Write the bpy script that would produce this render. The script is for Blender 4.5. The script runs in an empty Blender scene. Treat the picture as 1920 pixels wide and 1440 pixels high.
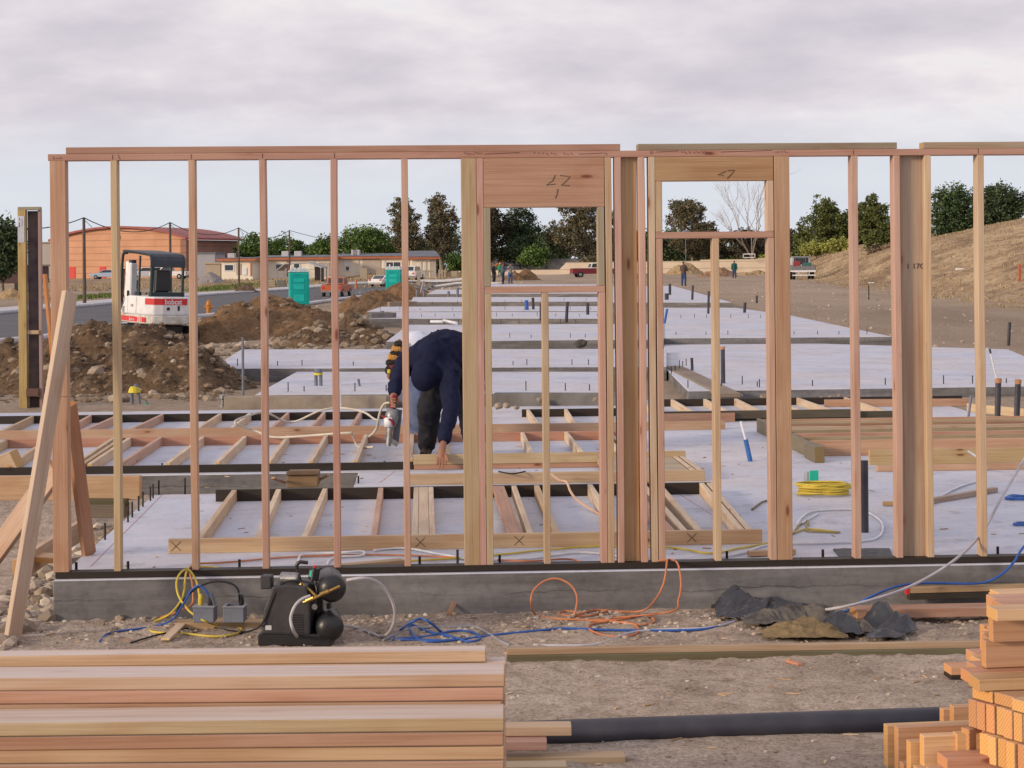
import bpy, bmesh, math, random
from math import radians as R, sin, cos, pi
from mathutils import Vector, Matrix, noise as N
random.seed(7)
sc = bpy.context.scene
COL = sc.collection
# ---------------------------------------------------------------- camera, world, sun, exposure
F = 3430.0; CZ = 2.057; ROLL = 0.0092; PX0, PY0 = 960.0, 495.0
cd = bpy.data.cameras.new('camera'); cam = bpy.data.objects.new('camera', cd); COL.objects.link(cam)
cd.sensor_width = 36; cd.lens = F/1920*36; cd.shift_y = -(720-PY0)/1920; cd.clip_start = .1; cd.clip_end = 4000
ca, sa = cos(ROLL), sin(ROLL)
cam.matrix_world = Matrix(((ca, sa, 0, 0), (0, 0, -1, 0), (-sa, ca, 0, CZ), (0, 0, 0, 1)))
sc.camera = cam
SUN_EL, SUN_AZ = 15.0, 238.0        # the sun stands low, left of and behind the camera (azimuth from +Y, clockwise)
wd = bpy.data.worlds.new('World'); sc.world = wd; wd.use_nodes = True
nt = wd.node_tree; nn = nt.nodes; lk = nt.links
bg = nn['Background']; bg.inputs['Strength'].default_value = 0.1
sky = nn.new('ShaderNodeTexSky'); sky.sky_type = 'NISHITA'; sky.sun_disc = False
sky.sun_elevation = R(SUN_EL); sky.sun_rotation = R(SUN_AZ); sky.air_density = 1.2; sky.dust_density = 2
tc = nn.new('ShaderNodeTexCoord'); sp = nn.new('ShaderNodeSeparateXYZ'); lk.new(tc.outputs['Generated'], sp.inputs[0])
def wm(op, a, b=None, c=None):
    m = nn.new('ShaderNodeMath'); m.operation = op
    for i, v in enumerate((a, b, c)):
        if v is None: continue
        if isinstance(v, (int, float)): m.inputs[i].default_value = v
        else: lk.new(v, m.inputs[i])
    return m.outputs[0]
zc = wm('ADD', wm('MAXIMUM', sp.outputs[2], 0.0), 0.30)
cx = wm('DIVIDE', sp.outputs[0], zc); cy = wm('DIVIDE', sp.outputs[1], zc)
cb = nn.new('ShaderNodeCombineXYZ'); lk.new(cx, cb.inputs[0]); lk.new(cy, cb.inputs[1])
def wnoise(scale, detail, rough, off, sx=1, sy=1, dist=0.0):
    mp = nn.new('ShaderNodeMapping'); mp.inputs['Location'].default_value = off; mp.inputs['Scale'].default_value = (sx, sy, 1)
    lk.new(cb.outputs[0], mp.inputs[0])
    n = nn.new('ShaderNodeTexNoise'); n.inputs['Scale'].default_value = scale; n.inputs['Detail'].default_value = detail
    n.inputs['Roughness'].default_value = rough; n.inputs['Distortion'].default_value = dist
    lk.new(mp.outputs[0], n.inputs['Vector']); return n.outputs['Fac']
n1 = wnoise(2.1, 8, 0.50, (5.1, 7.9, 0), 1.15, 1.3, .15); n2 = wnoise(6.0, 6, 0.55, (9, 2, 4), 1.3, 1.5, .1)
dens = wm('ADD', wm('MULTIPLY', n1, 0.68), wm('MULTIPLY', n2, 0.32))
rp = nn.new('ShaderNodeValToRGB'); lk.new(dens, rp.inputs[0]); e = rp.color_ramp.elements
def lin(c): return tuple(((x/255)/12.92 if x/255 <= .04045 else (((x/255)+.055)/1.055)**2.4) for x in c)
def el(i, pos, c):
    if i >= len(e): e.new(pos)
    e[i].position = pos; e[i].color = (*lin(c), 1)
el(0, .37, (243, 237, 238)); el(1, .46, (229, 222, 228)); el(2, .54, (217, 210, 218)); el(3, .66, (202, 196, 207))
cov = nn.new('ShaderNodeValToRGB'); lk.new(dens, cov.inputs[0]); ce = cov.color_ramp.elements
ce[0].position = .29; ce[0].color = (0, 0, 0, 1); ce[1].position = .39; ce[1].color = (1, 1, 1, 1)
# the cloud deck ends in a pale clear strip above the horizon
low = nn.new('ShaderNodeMapRange'); low.inputs[1].default_value = .045; low.inputs[2].default_value = .085
wob = wm('MULTIPLY', wm('SUBTRACT', wnoise(1.3, 4, .5, (0, 0, 0)), .5), .05)
lk.new(wm('ADD', sp.outputs[2], wob), low.inputs[0])
clf = wm('MULTIPLY', cov.outputs[0], wm('ADD', wm('MULTIPLY', low.outputs[0], .85), .12))
vs = nn.new('ShaderNodeVectorMath'); vs.operation = 'SCALE'; vs.inputs[3].default_value = 10.0; lk.new(rp.outputs[0], vs.inputs[0])
# thin high veil whitening the clear sky
veil = nn.new('ShaderNodeMixRGB'); veil.inputs[0].default_value = .92; lk.new(sky.outputs[0], veil.inputs[1])
veil.inputs[2].default_value = tuple(x*10 for x in lin((224, 230, 240)))+(1,)
mx = nn.new('ShaderNodeMixRGB'); lk.new(clf, mx.inputs[0]); lk.new(veil.outputs[0], mx.inputs[1]); lk.new(vs.outputs[0], mx.inputs[2])
lk.new(mx.outputs[0], bg.inputs['Color'])
sl = bpy.data.lights.new('sun', 'SUN'); sl.energy = 3.1; sl.angle = R(9); sl.color = (1, .80, .58)
so = bpy.data.objects.new('sun', sl); COL.objects.link(so)
sdir = Vector((sin(R(SUN_AZ))*cos(R(SUN_EL)), cos(R(SUN_AZ))*cos(R(SUN_EL)), sin(R(SUN_EL))))
so.rotation_euler = (-sdir).to_track_quat('-Z', 'Y').to_euler()
sc.view_settings.view_transform = 'Standard'; sc.view_settings.look = 'None'
sc.view_settings.exposure = 0.0; sc.view_settings.gamma = 1
sc.cycles.max_bounces = 5; sc.cycles.transparent_max_bounces = 6; sc.cycles.use_denoising = True
# ---------------------------------------------------------------- measuring helpers
def ray(px, py):
    xc = (px-PX0)/F; yi = (PY0-py)/F
    return Vector((xc*ca+yi*sa, 1.0, -xc*sa+yi*ca))
def P(px, py, z):                                  # where the line of sight meets height z
    r = ray(px, py); t = (z-CZ)/r.z; return Vector((r.x*t, t, z))
def D(px, py, d):                                  # the point at distance d along +Y
    r = ray(px, py); return Vector((r.x*d, d, CZ+r.z*d))
S1, S2 = .28, .28
O = P(105, 1086, S1)
WA = math.atan(.0487); HU = Vector((cos(WA), sin(WA), 0)); HV = Vector((-sin(WA), cos(WA), 0))
def W(u, v, z): return Vector((O.x, O.y, 0))+HU*u+HV*v+Vector((0, 0, z))
def UV(p): d = p-O; return d.dot(HU), d.dot(HV)
def ux(px, py=650, v=0):                           # along-wall coordinate at depth v
    r = ray(px, py); o = Vector((0, 0, CZ)); n = HV; base = W(0, v, 0)
    t = (base-o).dot(n)/r.dot(n); return (o+r*t-O).dot(HU)
def sm(a, b, x): t = max(0, min(1, (x-a)/(b-a))); return t*t*(3-2*t)
def gh(x, y):                                      # the lie of the land
    h = .045 + .1*sm(11.5, 18, y)+.12*sm(21, 24, y)+.1*sm(28, 60, y)
    h -= .16*sm(-1.2, -2.4, x)*sm(10.6, 11.2, y)*(1-sm(13.5, 15.5, y))
    if y > 30:
        foot = 11.8+.092*y; i = x-foot
        cr = 7.8-2.0*sm(150, 205, y)-1.1*sm(205, 380, y)
        hh = .37*i+.9*N.noise(Vector((x*.05, y*.02, 3))) if i > 0 else 0
        hh = cr*math.tanh(max(hh, 0)/cr)
        h += hh*sm(-1, 6, i)*sm(30, 60, y)
        h -= .62*sm(-3.5, -9, x)*sm(33, 62, y)*(1-sm(170, 235, y))
    b = math.exp(-((x-5.1)**2/.5+(y-9.45)**2/.12))*.10+math.exp(-((x-3.6)**2/.6+(y-9.75)**2/.05))*.05
    h += b
    nz = N.noise(Vector((x*.35, y*.35, 0)))*.02+N.noise(Vector((x*1.7, y*1.7, 5)))*.012
    if y > 20 and x > 5: nz += N.noise(Vector((x*.25, y*.12, 9)))*.10*sm(20, 40, y)
    return h+nz
def G(px, py):                                     # where the line of sight meets the land
    r = ray(px, py); t = 4.0; last = t
    while t < 900:
        if CZ+r.z*t <= gh(r.x*t, t): break
        last = t; t *= 1.01
    for _ in range(14):
        m = (last+t)/2
        if CZ+r.z*m <= gh(r.x*m, m): t = m
        else: last = m
    return Vector((r.x*t, t, gh(r.x*t, t)))
def on(x, y, dz=0): return Vector((x, y, gh(x, y)+dz))
# ---------------------------------------------------------------- object helpers
def tag(o, label=None, cat=None, group=None, kind=None):
    if label: o['label'] = label
    if cat: o['category'] = cat
    if group: o['group'] = group
    if kind: o['kind'] = kind
    return o
def thing(name, label, cat, loc=(0, 0, 0), rz=0, group=None, rot=None):
    o = bpy.data.objects.new(name, None); COL.objects.link(o); o.location = loc
    o.rotation_euler = rot if rot else (0, 0, rz); o.empty_display_size = .1
    return tag(o, label, cat, group)
def mesh_obj(name, bm, m, parent=None, loc=None, smooth=False, rot=None):
    me = bpy.data.meshes.new(name)
    if isinstance(bm, MB): bm.fill(me)
    else: bm.to_mesh(me); bm.free()
    for p in me.polygons: p.use_smooth = smooth
    for k in (m if isinstance(m, (list, tuple)) else [m]): me.materials.append(k)
    o = bpy.data.objects.new(name, me); COL.objects.link(o)
    if parent: o.parent = parent
    if loc is not None: o.location = loc
    if rot is not None: o.rotation_euler = rot
    return o
class MB:
    def __init__(s): s.v = []; s.f = []; s.m = []
    def add(s, vs, fs, m=0):
        k = len(s.v); s.v += [tuple(v) for v in vs]
        for f in fs: s.f.append(tuple(i+k for i in f)); s.m.append(m)
        return s
    def box(s, a, b, m=0, M=None):
        x0, y0, z0 = a; x1, y1, z1 = b
        vs = [Vector(c) for c in ((x0, y0, z0), (x1, y0, z0), (x1, y1, z0), (x0, y1, z0), (x0, y0, z1), (x1, y0, z1), (x1, y1, z1), (x0, y1, z1))]
        if M: vs = [M @ v for v in vs]
        return s.add(vs, ((0, 3, 2, 1), (4, 5, 6, 7), (0, 1, 5, 4), (1, 2, 6, 5), (2, 3, 7, 6), (3, 0, 4, 7)), m)
    def bar(s, p, q, w, t, up=(0, 0, 1), m=0):
        M, L = frame(p, q, up); return s.box((-L/2, -w/2, -t/2), (L/2, w/2, t/2), m, M)
    def tube(s, pts, r, n=8, m=0, cap=True):
        pts = [Vector(p) for p in pts]; rs = r if isinstance(r, (list, tuple)) else [r]*len(pts)
        rings = []; prev = None
        for i, p in enumerate(pts):
            t = (pts[min(i+1, len(pts)-1)]-pts[max(i-1, 0)])
            t = t.normalized() if t.length > 1e-9 else Vector((0, 0, 1))
            if prev is None:
                a = t.cross(Vector((0, 0, 1)));
                if a.length < .1: a = t.cross(Vector((1, 0, 0)))
                a.normalize()
            else:
                a = prev-t*prev.dot(t)
                a = a.normalized() if a.length > 1e-6 else t.orthogonal().normalized()
            prev = a; b = t.cross(a)
            rings.append([p+(a*cos(2*pi*k/n)+b*sin(2*pi*k/n))*rs[i] for k in range(n)])
        vs = [v for g in rings for v in g]; fs = []
        for i in range(len(rings)-1):
            for k in range(n):
                k2 = (k+1) % n; fs.append((i*n+k, i*n+k2, (i+1)*n+k2, (i+1)*n+k))
        if cap: fs.append(tuple(range(n-1, -1, -1))); fs.append(tuple((len(rings)-1)*n+k for k in range(n)))
        return s.add(vs, fs, m)
    def lathe(s, prof, n=16, m=0, M=None):         # prof: (radius, height) along local z
        vs = []; fs = []
        for r, z in prof:
            for k in range(n):
                v = Vector((r*cos(2*pi*k/n), r*sin(2*pi*k/n), z)); vs.append(M @ v if M else v)
        for i in range(len(prof)-1):
            for k in range(n):
                k2 = (k+1) % n; fs.append((i*n+k, i*n+k2, (i+1)*n+k2, (i+1)*n+k))
        fs.append(tuple(range(n-1, -1, -1))); fs.append(tuple((len(prof)-1)*n+k for k in range(n)))
        return s.add(vs, fs, m)
    def prism(s, poly, z0, z1, m=0, M=None):       # poly in xy
        n = len(poly); vs = [Vector((x, y, z0)) for x, y in poly]+[Vector((x, y, z1)) for x, y in poly]
        if M: vs = [M @ v for v in vs]
        fs = [tuple(range(n-1, -1, -1)), tuple(range(n, 2*n))]+[(i, (i+1) % n, n+(i+1) % n, n+i) for i in range(n)]
        return s.add(vs, fs, m)
    def ell(s, c, r, n=12, m=0, M=None):
        vs = []; fs = []; h = n//2
        for i in range(h+1):
            a = pi*i/h
            for k in range(n):
                v = Vector((c[0]+r[0]*sin(a)*cos(2*pi*k/n), c[1]+r[1]*sin(a)*sin(2*pi*k/n), c[2]+r[2]*cos(a))); vs.append(M @ v if M else v)
        for i in range(h):
            for k in range(n):
                k2 = (k+1) % n; fs.append((i*n+k, (i+1)*n+k, (i+1)*n+k2, i*n+k2))
        return s.add(vs, fs, m)
    def fill(s, me):
        me.from_pydata(s.v, [], s.f); me.polygons.foreach_set('material_index', s.m); me.update()
    def bevel(s, w, seg=1):
        me = bpy.data.meshes.new('t'); s.fill(me); bm = bmesh.new(); bm.from_mesh(me); bpy.data.meshes.remove(me)
        bmesh.ops.remove_doubles(bm, verts=bm.verts, dist=1e-6)
        bmesh.ops.bevel(bm, geom=[e for e in bm.edges if len(e.link_faces) == 2 and e.calc_face_angle(0) > .6], offset=w, segments=seg, affect='EDGES', profile=.6)
        return bm
def frame(p, q, up=(0, 0, 1)):
    p = Vector(p); q = Vector(q); x = q-p; L = x.length; x.normalize(); z = Vector(up); z = z-x*z.dot(x)
    if z.length < 1e-5: z = x.orthogonal()
    z.normalize(); y = z.cross(x); M = Matrix((x, y, z)).transposed().to_4x4(); M.translation = (p+q)/2
    return M, L
FIR = (.50, .31, .20); TAN = (.54, .38, .23); PALE = (.64, .50, .36); YEL = (.50, .38, .19); RED = (.45, .235, .145); PINK = (.53, .325, .235)
ORG = (.58, .30, .10); DRK = (.028, .019, .014); GRN = (.105, .088, .052)
def vary(c, a=.1, rnd=random):
    k = 1+rnd.uniform(-a, a); h = rnd.uniform(-a, a)*.5
    return (c[0]*k*(1+h*.4), c[1]*k, c[2]*k*(1-h))
def board(name, p, q, w, t, col=FIR, parent=None, up=(0, 0, 1), bev=.0025, v=.08, bow=(0, 0), pale=False):
    """one length of timber from p to q, w across, t thick along 'up'; its grain follows its length"""
    M, L = frame(p, q, up)
    if bow[0] or bow[1]:                            # real timber is never quite straight
        n = 14; b = MB(); f1, f2 = random.uniform(0, 6), random.uniform(0, 6); vs = []
        for i in range(n+1):
            x = i/n; env = math.sin(pi*x)**.7 if 0 < x < 1 else 0
            dy = bow[0]*env*math.sin(f1+3.1*x); dz = bow[1]*env*math.sin(f2+4.3*x)
            vs += [(-L/2+L*x, sy*w/2+dy, sz*t/2+dz) for sy, sz in ((-1, -1), (1, -1), (1, 1), (-1, 1))]
        fs = [(3, 2, 1, 0), tuple(n*4+k for k in range(4))]+[(i*4+k, i*4+(k+1) % 4, (i+1)*4+(k+1) % 4, (i+1)*4+k) for i in range(n) for k in range(4)]
        b.add(vs, fs)
    else: b = MB().box((-L/2, -w/2, -t/2), (L/2, w/2, t/2))
    o = mesh_obj(name, b.bevel(bev) if bev else b, M_WOOD, parent)
    o.matrix_local = M; o.color = (*vary(col, v), .4 if pale else 1)  # lower alpha turns on the painted sky sheen of the wide faces
    return o
def cr(pts, n=8):                                   # smooth curve through points
    pts = [Vector(p) for p in pts]; out = []
    for i in range(len(pts)-1):
        p0 = pts[max(i-1, 0)]; p1 = pts[i]; p2 = pts[i+1]; p3 = pts[min(i+2, len(pts)-1)]
        for k in range(n):
            t = k/n; out.append(.5*((2*p1)+(-p0+p2)*t+(2*p0-5*p1+4*p2-p3)*t*t+(-p0+3*p1-3*p2+p3)*t*t*t))
    out.append(pts[-1]); return out
def pt(a):                                          # (px, py, h): on height h; h > 4: at distance h; h None: on the ground
    if len(a) == 2 or a[2] is None: g = G(a[0], a[1]); return g+Vector((0, 0, .008))
    return D(*a) if a[2] > 4 else P(*a)
def cord(name, label, cat, pts, r, m, n=7, group=None):
    o = mesh_obj(name, MB().tube(cr([pt(a) for a in pts], n), r, 8), m, smooth=True)
    return tag(o, label, cat, group)
# ---------------------------------------------------------------- materials
def newmat(name):
    m = bpy.data.materials.new(name); m.use_nodes = True; t = m.node_tree
    return m, t, t.nodes, t.links, t.nodes['Principled BSDF']
def mnode(ns, ls, op, a, b=None):
    n = ns.new('ShaderNodeMath'); n.operation = op
    for i, v in enumerate((a, b)):
        if v is None: continue
        if isinstance(v, (int, float)): n.inputs[i].default_value = v
        else: ls.new(v, n.inputs[i])
    return n.outputs[0]
def tex(ns, ls, src, scale, detail=4, rough=.55, mapscale=None, dist=0):
    if mapscale:
        mp = ns.new('ShaderNodeMapping'); mp.inputs['Scale'].default_value = mapscale; ls.new(src, mp.inputs[0]); src = mp.outputs[0]
    n = ns.new('ShaderNodeTexNoise'); n.inputs['Scale'].default_value = scale; n.inputs['Detail'].default_value = detail
    n.inputs['Roughness'].default_value = rough; n.inputs['Distortion'].default_value = dist; ls.new(src, n.inputs['Vector']); return n.outputs['Fac']
def ramp(ns, ls, src, stops):
    r = ns.new('ShaderNodeValToRGB'); ls.new(src, r.inputs[0]); e = r.color_ramp.elements
    for i, (p, c) in enumerate(stops):
        if i >= len(e): e.new(p)
        e[i].position = p; e[i].color = (*c, 1) if len(c) == 3 else c
    return r.outputs[0]
def mix(ns, ls, f, a, b, mode='MIX'):
    n = ns.new('ShaderNodeMixRGB'); n.blend_type = mode
    for i, v in enumerate((f, a, b)):
        if isinstance(v, (int, float)): n.inputs[i].default_value = v
        elif isinstance(v, tuple): n.inputs[i].default_value = (*v, 1)
        else: ls.new(v, n.inputs[i])
    return n.outputs[0]
def bump(ns, ls, bs, h, strength, dist):
    b = ns.new('ShaderNodeBump'); b.inputs['Strength'].default_value = strength; b.inputs['Distance'].default_value = dist
    ls.new(h, b.inputs['Height']); ls.new(b.outputs[0], bs.inputs['Normal'])
def mat(name, c, rough=.6, var=.15, scale=6, metal=0, bmp=.15, bd=.01, c2=None, spec=.3, coords='Object'):
    m, t, ns, ls, bs = newmat(name); bs.inputs['Roughness'].default_value = rough; bs.inputs['Metallic'].default_value = metal
    bs.inputs['Specular IOR Level'].default_value = spec
    co = ns.new('ShaderNodeTexCoord').outputs[coords]; f = tex(ns, ls, co, scale, 5, .6)
    c2 = c2 or tuple(x*(1-2*var) for x in c)
    ls.new(ramp(ns, ls, f, [(.3, c2), (.65, c)]), bs.inputs['Base Color'])
    if bmp: bump(ns, ls, bs, tex(ns, ls, co, scale*6, 4, .6), bmp, bd)
    return m
def wood():
    m, t, ns, ls, bs = newmat('sawn_timber'); bs.inputs['Roughness'].default_value = .6; bs.inputs['Specular IOR Level'].default_value = .4
    tcn = ns.new('ShaderNodeTexCoord'); oi = ns.new('ShaderNodeObjectInfo')
    off = ns.new('ShaderNodeCombineXYZ')
    for i, k in enumerate((37., 71., 53.)): ls.new(mnode(ns, ls, 'MULTIPLY', oi.outputs['Random'], k), off.inputs[i])
    va = ns.new('ShaderNodeVectorMath'); va.operation = 'ADD'; ls.new(tcn.outputs['Object'], va.inputs[0]); ls.new(off.outputs[0], va.inputs[1])
    co = va.outputs[0]
    g1 = tex(ns, ls, co, 1, 5, .6, (1.1, 34, 34), .6); g2 = tex(ns, ls, co, 1, 3, .5, (2.5, 160, 160), .3); g3 = tex(ns, ls, co, 1.0, 3, .5, (1.3, 5, 5), 1.2)
    base = mix(ns, ls, 1, oi.outputs['Color'], ramp(ns, ls, g1, [(.30, (.88, .81, .74)), (.5, (1, 1, 1)), (.72, (1.08, 1.10, 1.12))]), 'MULTIPLY')
    base = mix(ns, ls, .5, base, ramp(ns, ls, g2, [(.36, (.76, .67, .6)), (.56, (1.04, 1.04, 1.04))]), 'MULTIPLY')
    base = mix(ns, ls, 1, base, ramp(ns, ls, g3, [(.34, (.93, .85, .77)), (.5, (1, 1, 1)), (.66, (1.06, 1.09, 1.06))]), 'MULTIPLY')
    # knots
    mp = ns.new('ShaderNodeMapping'); mp.inputs['Scale'].default_value = (2.8, 9.5, 9.5); ls.new(co, mp.inputs[0])
    vo = ns.new('ShaderNodeTexVoronoi'); vo.inputs['Scale'].default_value = 1; ls.new(mp.outputs[0], vo.inputs['Vector'])
    sx = ns.new('ShaderNodeSeparateColor'); ls.new(vo.outputs['Color'], sx.inputs[0])
    has = mnode(ns, ls, 'GREATER_THAN', sx.outputs[0], .50)
    kn = mnode(ns, ls, 'MULTIPLY', has, ramp(ns, ls, vo.outputs['Distance'], [(.0, (1, 1, 1)), (.07, (.8, .8, .8)), (.12, (0, 0, 0))]))
    halo = mnode(ns, ls, 'MULTIPLY', has, ramp(ns, ls, vo.outputs['Distance'], [(.08, (.5, .5, .5)), (.28, (0, 0, 0))]))
    base = mix(ns, ls, halo, base, mix(ns, ls, 1, base, (.80, .58, .42), 'MULTIPLY'))
    base = mix(ns, ls, kn, base, mix(ns, ls, 1, base, (.42, .20, .10), 'MULTIPLY'))
    # sparse dark mill stamps and dirt smudges
    sm_ = ramp(ns, ls, tex(ns, ls, co, 1, 4, .7, (2.4, 9, 9)), [(.67, (0, 0, 0)), (.76, (.4, .4, .4))])
    base = mix(ns, ls, sm_, base, mix(ns, ls, 1, base, (.45, .42, .40), 'MULTIPLY'))
    # wide faces of the stacked boards, paled by sky reflection painted into the colour
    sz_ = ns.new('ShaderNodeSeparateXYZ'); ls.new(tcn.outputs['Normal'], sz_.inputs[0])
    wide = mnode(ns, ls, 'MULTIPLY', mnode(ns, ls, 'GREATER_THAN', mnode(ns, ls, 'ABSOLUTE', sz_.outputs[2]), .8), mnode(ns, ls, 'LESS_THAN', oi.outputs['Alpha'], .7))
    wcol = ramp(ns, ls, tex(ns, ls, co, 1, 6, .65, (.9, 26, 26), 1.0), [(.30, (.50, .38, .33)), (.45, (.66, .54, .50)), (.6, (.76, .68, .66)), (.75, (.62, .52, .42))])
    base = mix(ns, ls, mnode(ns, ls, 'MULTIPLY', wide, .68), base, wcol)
    # sawn ends are deeper orange with growth rings
    sn = ns.new('ShaderNodeSeparateXYZ'); ls.new(tcn.outputs['Normal'], sn.inputs[0])
    isend = mnode(ns, ls, 'GREATER_THAN', mnode(ns, ls, 'ABSOLUTE', sn.outputs[0]), .8)
    rg = ns.new('ShaderNodeTexWave'); rg.wave_type = 'RINGS'; rg.rings_direction = 'X'; rg.inputs['Scale'].default_value = 34; rg.inputs['Distortion'].default_value = 1.4
    ls.new(co, rg.inputs['Vector'])
    endc = mix(ns, ls, 1, oi.outputs['Color'], ramp(ns, ls, rg.outputs[0], [(0, (1.0, .78, .40)), (1, (1.25, 1.10, .66))]), 'MULTIPLY')
    base = mix(ns, ls, isend, base, endc)
    hs = ns.new('ShaderNodeHueSaturation'); hs.inputs['Saturation'].default_value = .94; hs.inputs['Value'].default_value = .88; ls.new(base, hs.inputs['Color'])
    ls.new(hs.outputs[0], bs.inputs['Base Color'])
    bump(ns, ls, bs, mnode(ns, ls, 'ADD', g2, mnode(ns, ls, 'MULTIPLY', g1, .6)), .35, .0015)
    return m
M_WOOD = wood()
M_BLACK = mat('black_plastic', (.018, .018, .022), .38, .1, 9, spec=.5)
M_RUBBER = mat('black_rubber', (.02, .02, .021), .7, .1)
M_STEEL = mat('worn_steel', (.35, .35, .36), .4, .2, 20, .8)
M_DSTEEL = mat('dark_steel', (.045, .04, .04), .55, .2, 20, .3)
M_ABS = mat('black_pipe_plastic', (.022, .022, .034), .42, .25, 4, c2=(.05, .05, .065), spec=.5)
M_PVC = mat('white_pipe_plastic', (.72, .74, .78), .4)
M_GRAYP = mat('grey_plastic', (.17, .19, .24), .5)
M_YEL = mat('yellow_cord', (.62, .48, .07), .5); M_BLU = mat('blue_hose', (.02, .10, .40), .4, spec=.5); M_ORC = mat('orange_cord', (.56, .21, .10), .5)
M_WHC = mat('grey_white_hose', (.50, .48, .52), .45); M_GRH = mat('dull_grey_hose', (.30, .30, .33), .5)
M_GLASS = mat('dark_window_glass', (.03, .035, .045), .12, .1, 3, bmp=0, spec=.8)
M_WHITE = mat('white_paint', (.74, .75, .78), .42, .08, 5, bmp=.05); M_REDP = mat('red_paint', (.62, .04, .04), .4, .08, 5, bmp=.05)
M_MARK = mat('pencil_mark', (.085, .055, .05), .8, bmp=0)
# ---------------------------------------------------------------- ground
def soil_mat():
    m, t, ns, ls, bs = newmat('site_soil'); bs.inputs['Roughness'].default_value = .95; bs.inputs['Specular IOR Level'].default_value = .1
    co = ns.new('ShaderNodeTexCoord').outputs['Object']
    at = ns.new('ShaderNodeVertexColor'); at.layer_name = 'kind'
    k = ns.new('ShaderNodeSeparateColor'); ls.new(at.outputs[0], k.inputs[0])
    a = tex(ns, ls, co, 1.1, 9, .68); b = tex(ns, ls, co, 9, 8, .72); c = tex(ns, ls, co, 55, 5, .7)
    soil = ramp(ns, ls, a, [(.3, (.35, .283, .232)), (.5, (.52, .43, .36)), (.7, (.64, .545, .47))])
    soil = mix(ns, ls, .75, soil, ramp(ns, ls, b, [(.36, (.62, .58, .54)), (.52, (1, 1, 1)), (.68, (1.18, 1.18, 1.2))]), 'MULTIPLY')
    soil = mix(ns, ls, .8, soil, ramp(ns, ls, c, [(.36, (.55, .52, .5)), (.5, (1, 1, 1)), (.68, (1.3, 1.3, 1.3))]), 'MULTIPLY')
    far = ramp(ns, ls, tex(ns, ls, co, 1, 8, .7, (.09, .03, .1)), [(.35, (.27, .21, .16)), (.6, (.40, .32, .25))])
    far = mix(ns, ls, .6, far, ramp(ns, ls, b, [(.36, (.7, .68, .65)), (.6, (1.1, 1.1, 1.1))]), 'MULTIPLY')
    base = mix(ns, ls, k.outputs[0], soil, far)
    dg = ramp(ns, ls, tex(ns, ls, co, 1, 10, .78, (.5, .16, .9)), [(.36, (.20, .145, .10)), (.5, (.38, .285, .185)), (.66, (.54, .43, .29))])
    dg = mix(ns, ls, .8, dg, ramp(ns, ls, tex(ns, ls, co, 1, 7, .75, (3.2, 1.1, 3)), [(.36, (.5, .46, .44)), (.52, (1, 1, 1)), (.66, (1.25, 1.25, 1.2))]), 'MULTIPLY')
    dg = mix(ns, ls, .85, dg, ramp(ns, ls, tex(ns, ls, co, 1, 6, .65, (.10, .035, .3), 1.5), [(.36, (.58, .50, .46)), (.5, (.92, .88, .84)), (.64, (1.12, 1.10, 1.04))]), 'MULTIPLY')
    base = mix(ns, ls, k.outputs[1], base, dg)
    gr = ramp(ns, ls, tex(ns, ls, co, 2.2, 6, .7), [(.3, (.075, .085, .03)), (.7, (.22, .25, .09))])
    base = mix(ns, ls, k.outputs[2], base, gr)
    ls.new(base, bs.inputs['Base Color'])
    h = mnode(ns, ls, 'ADD', mnode(ns, ls, 'MULTIPLY', c, .5), b)
    bump(ns, ls, bs, h, .9, .05)
    return m
M_SOIL = soil_mat()
GR = [(G(185, 557).x, G(185, 557).y, 1.6, 15), (G(405, 541).x, G(405, 541).y, 3.2, 14), (G(430, 540).x, G(430, 540).y+6, 3.2, 12)]
def build_ground():
    rows = []; y = 2.2
    while y < 1400: rows.append(y); y += max(.055, .0135*y) if y < 400 else 60
    nx = 260; vs = []; fs = []; cl = []
    for y in rows:
        half = max(5.2, .46*y+2); xs = [half*(2*i/(nx-1)-1) for i in range(nx)]
        for x in xs:
            z = gh(x, y)
            near = 1-sm(14, 22, y)
            z += near*(N.noise(Vector((x*7, y*7, 2)))*.006+max(0, N.noise(Vector((x*16, y*16, 7)))-.15)*.018)
            if y < 11.3 and y > 8.9: z += max(0, N.noise(Vector((x*12, y*12, 4)))-.05)*.03
            ins = x-(11.8+.092*y)
            g = sm(-2, 2.5, ins+2.4*N.noise(Vector((x*.12, y*.05, 1))))*sm(35, 60, y) if y > 30 else 0
            gg = 0
            if 70 < y < 240:
                for (gx, gy, rx, ry) in (*GR,):
                    dd = ((x-gx)/rx)**2+((y-gy)/ry)**2
                    gg = max(gg, sm(1.1, .5, dd+.6*N.noise(Vector((x*.6, y*.2, 3)))))
            if y > 190 and x < 2: g = max(g, .75*sm(.1, .5, N.noise(Vector((x*.05, y*.05, 8)))+.35))
            vs.append((x, y, z)); cl.append((sm(15, 28, y), g, gg, 1))
    for j in range(len(rows)-1):
        for i in range(nx-1):
            a = j*nx+i; fs.append((a, a+1, a+nx+1, a+nx))
    me = bpy.data.meshes.new('ground'); me.from_pydata(vs, [], fs)
    ca_ = me.color_attributes.new('kind', 'FLOAT_COLOR', 'POINT')
    ca_.data.foreach_set('color', [c for q in cl for c in q])
    for p in me.polygons: p.use_smooth = True
    me.materials.append(M_SOIL); o = bpy.data.objects.new('ground', me); COL.objects.link(o); tag(o, kind='structure')
build_ground()
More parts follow.
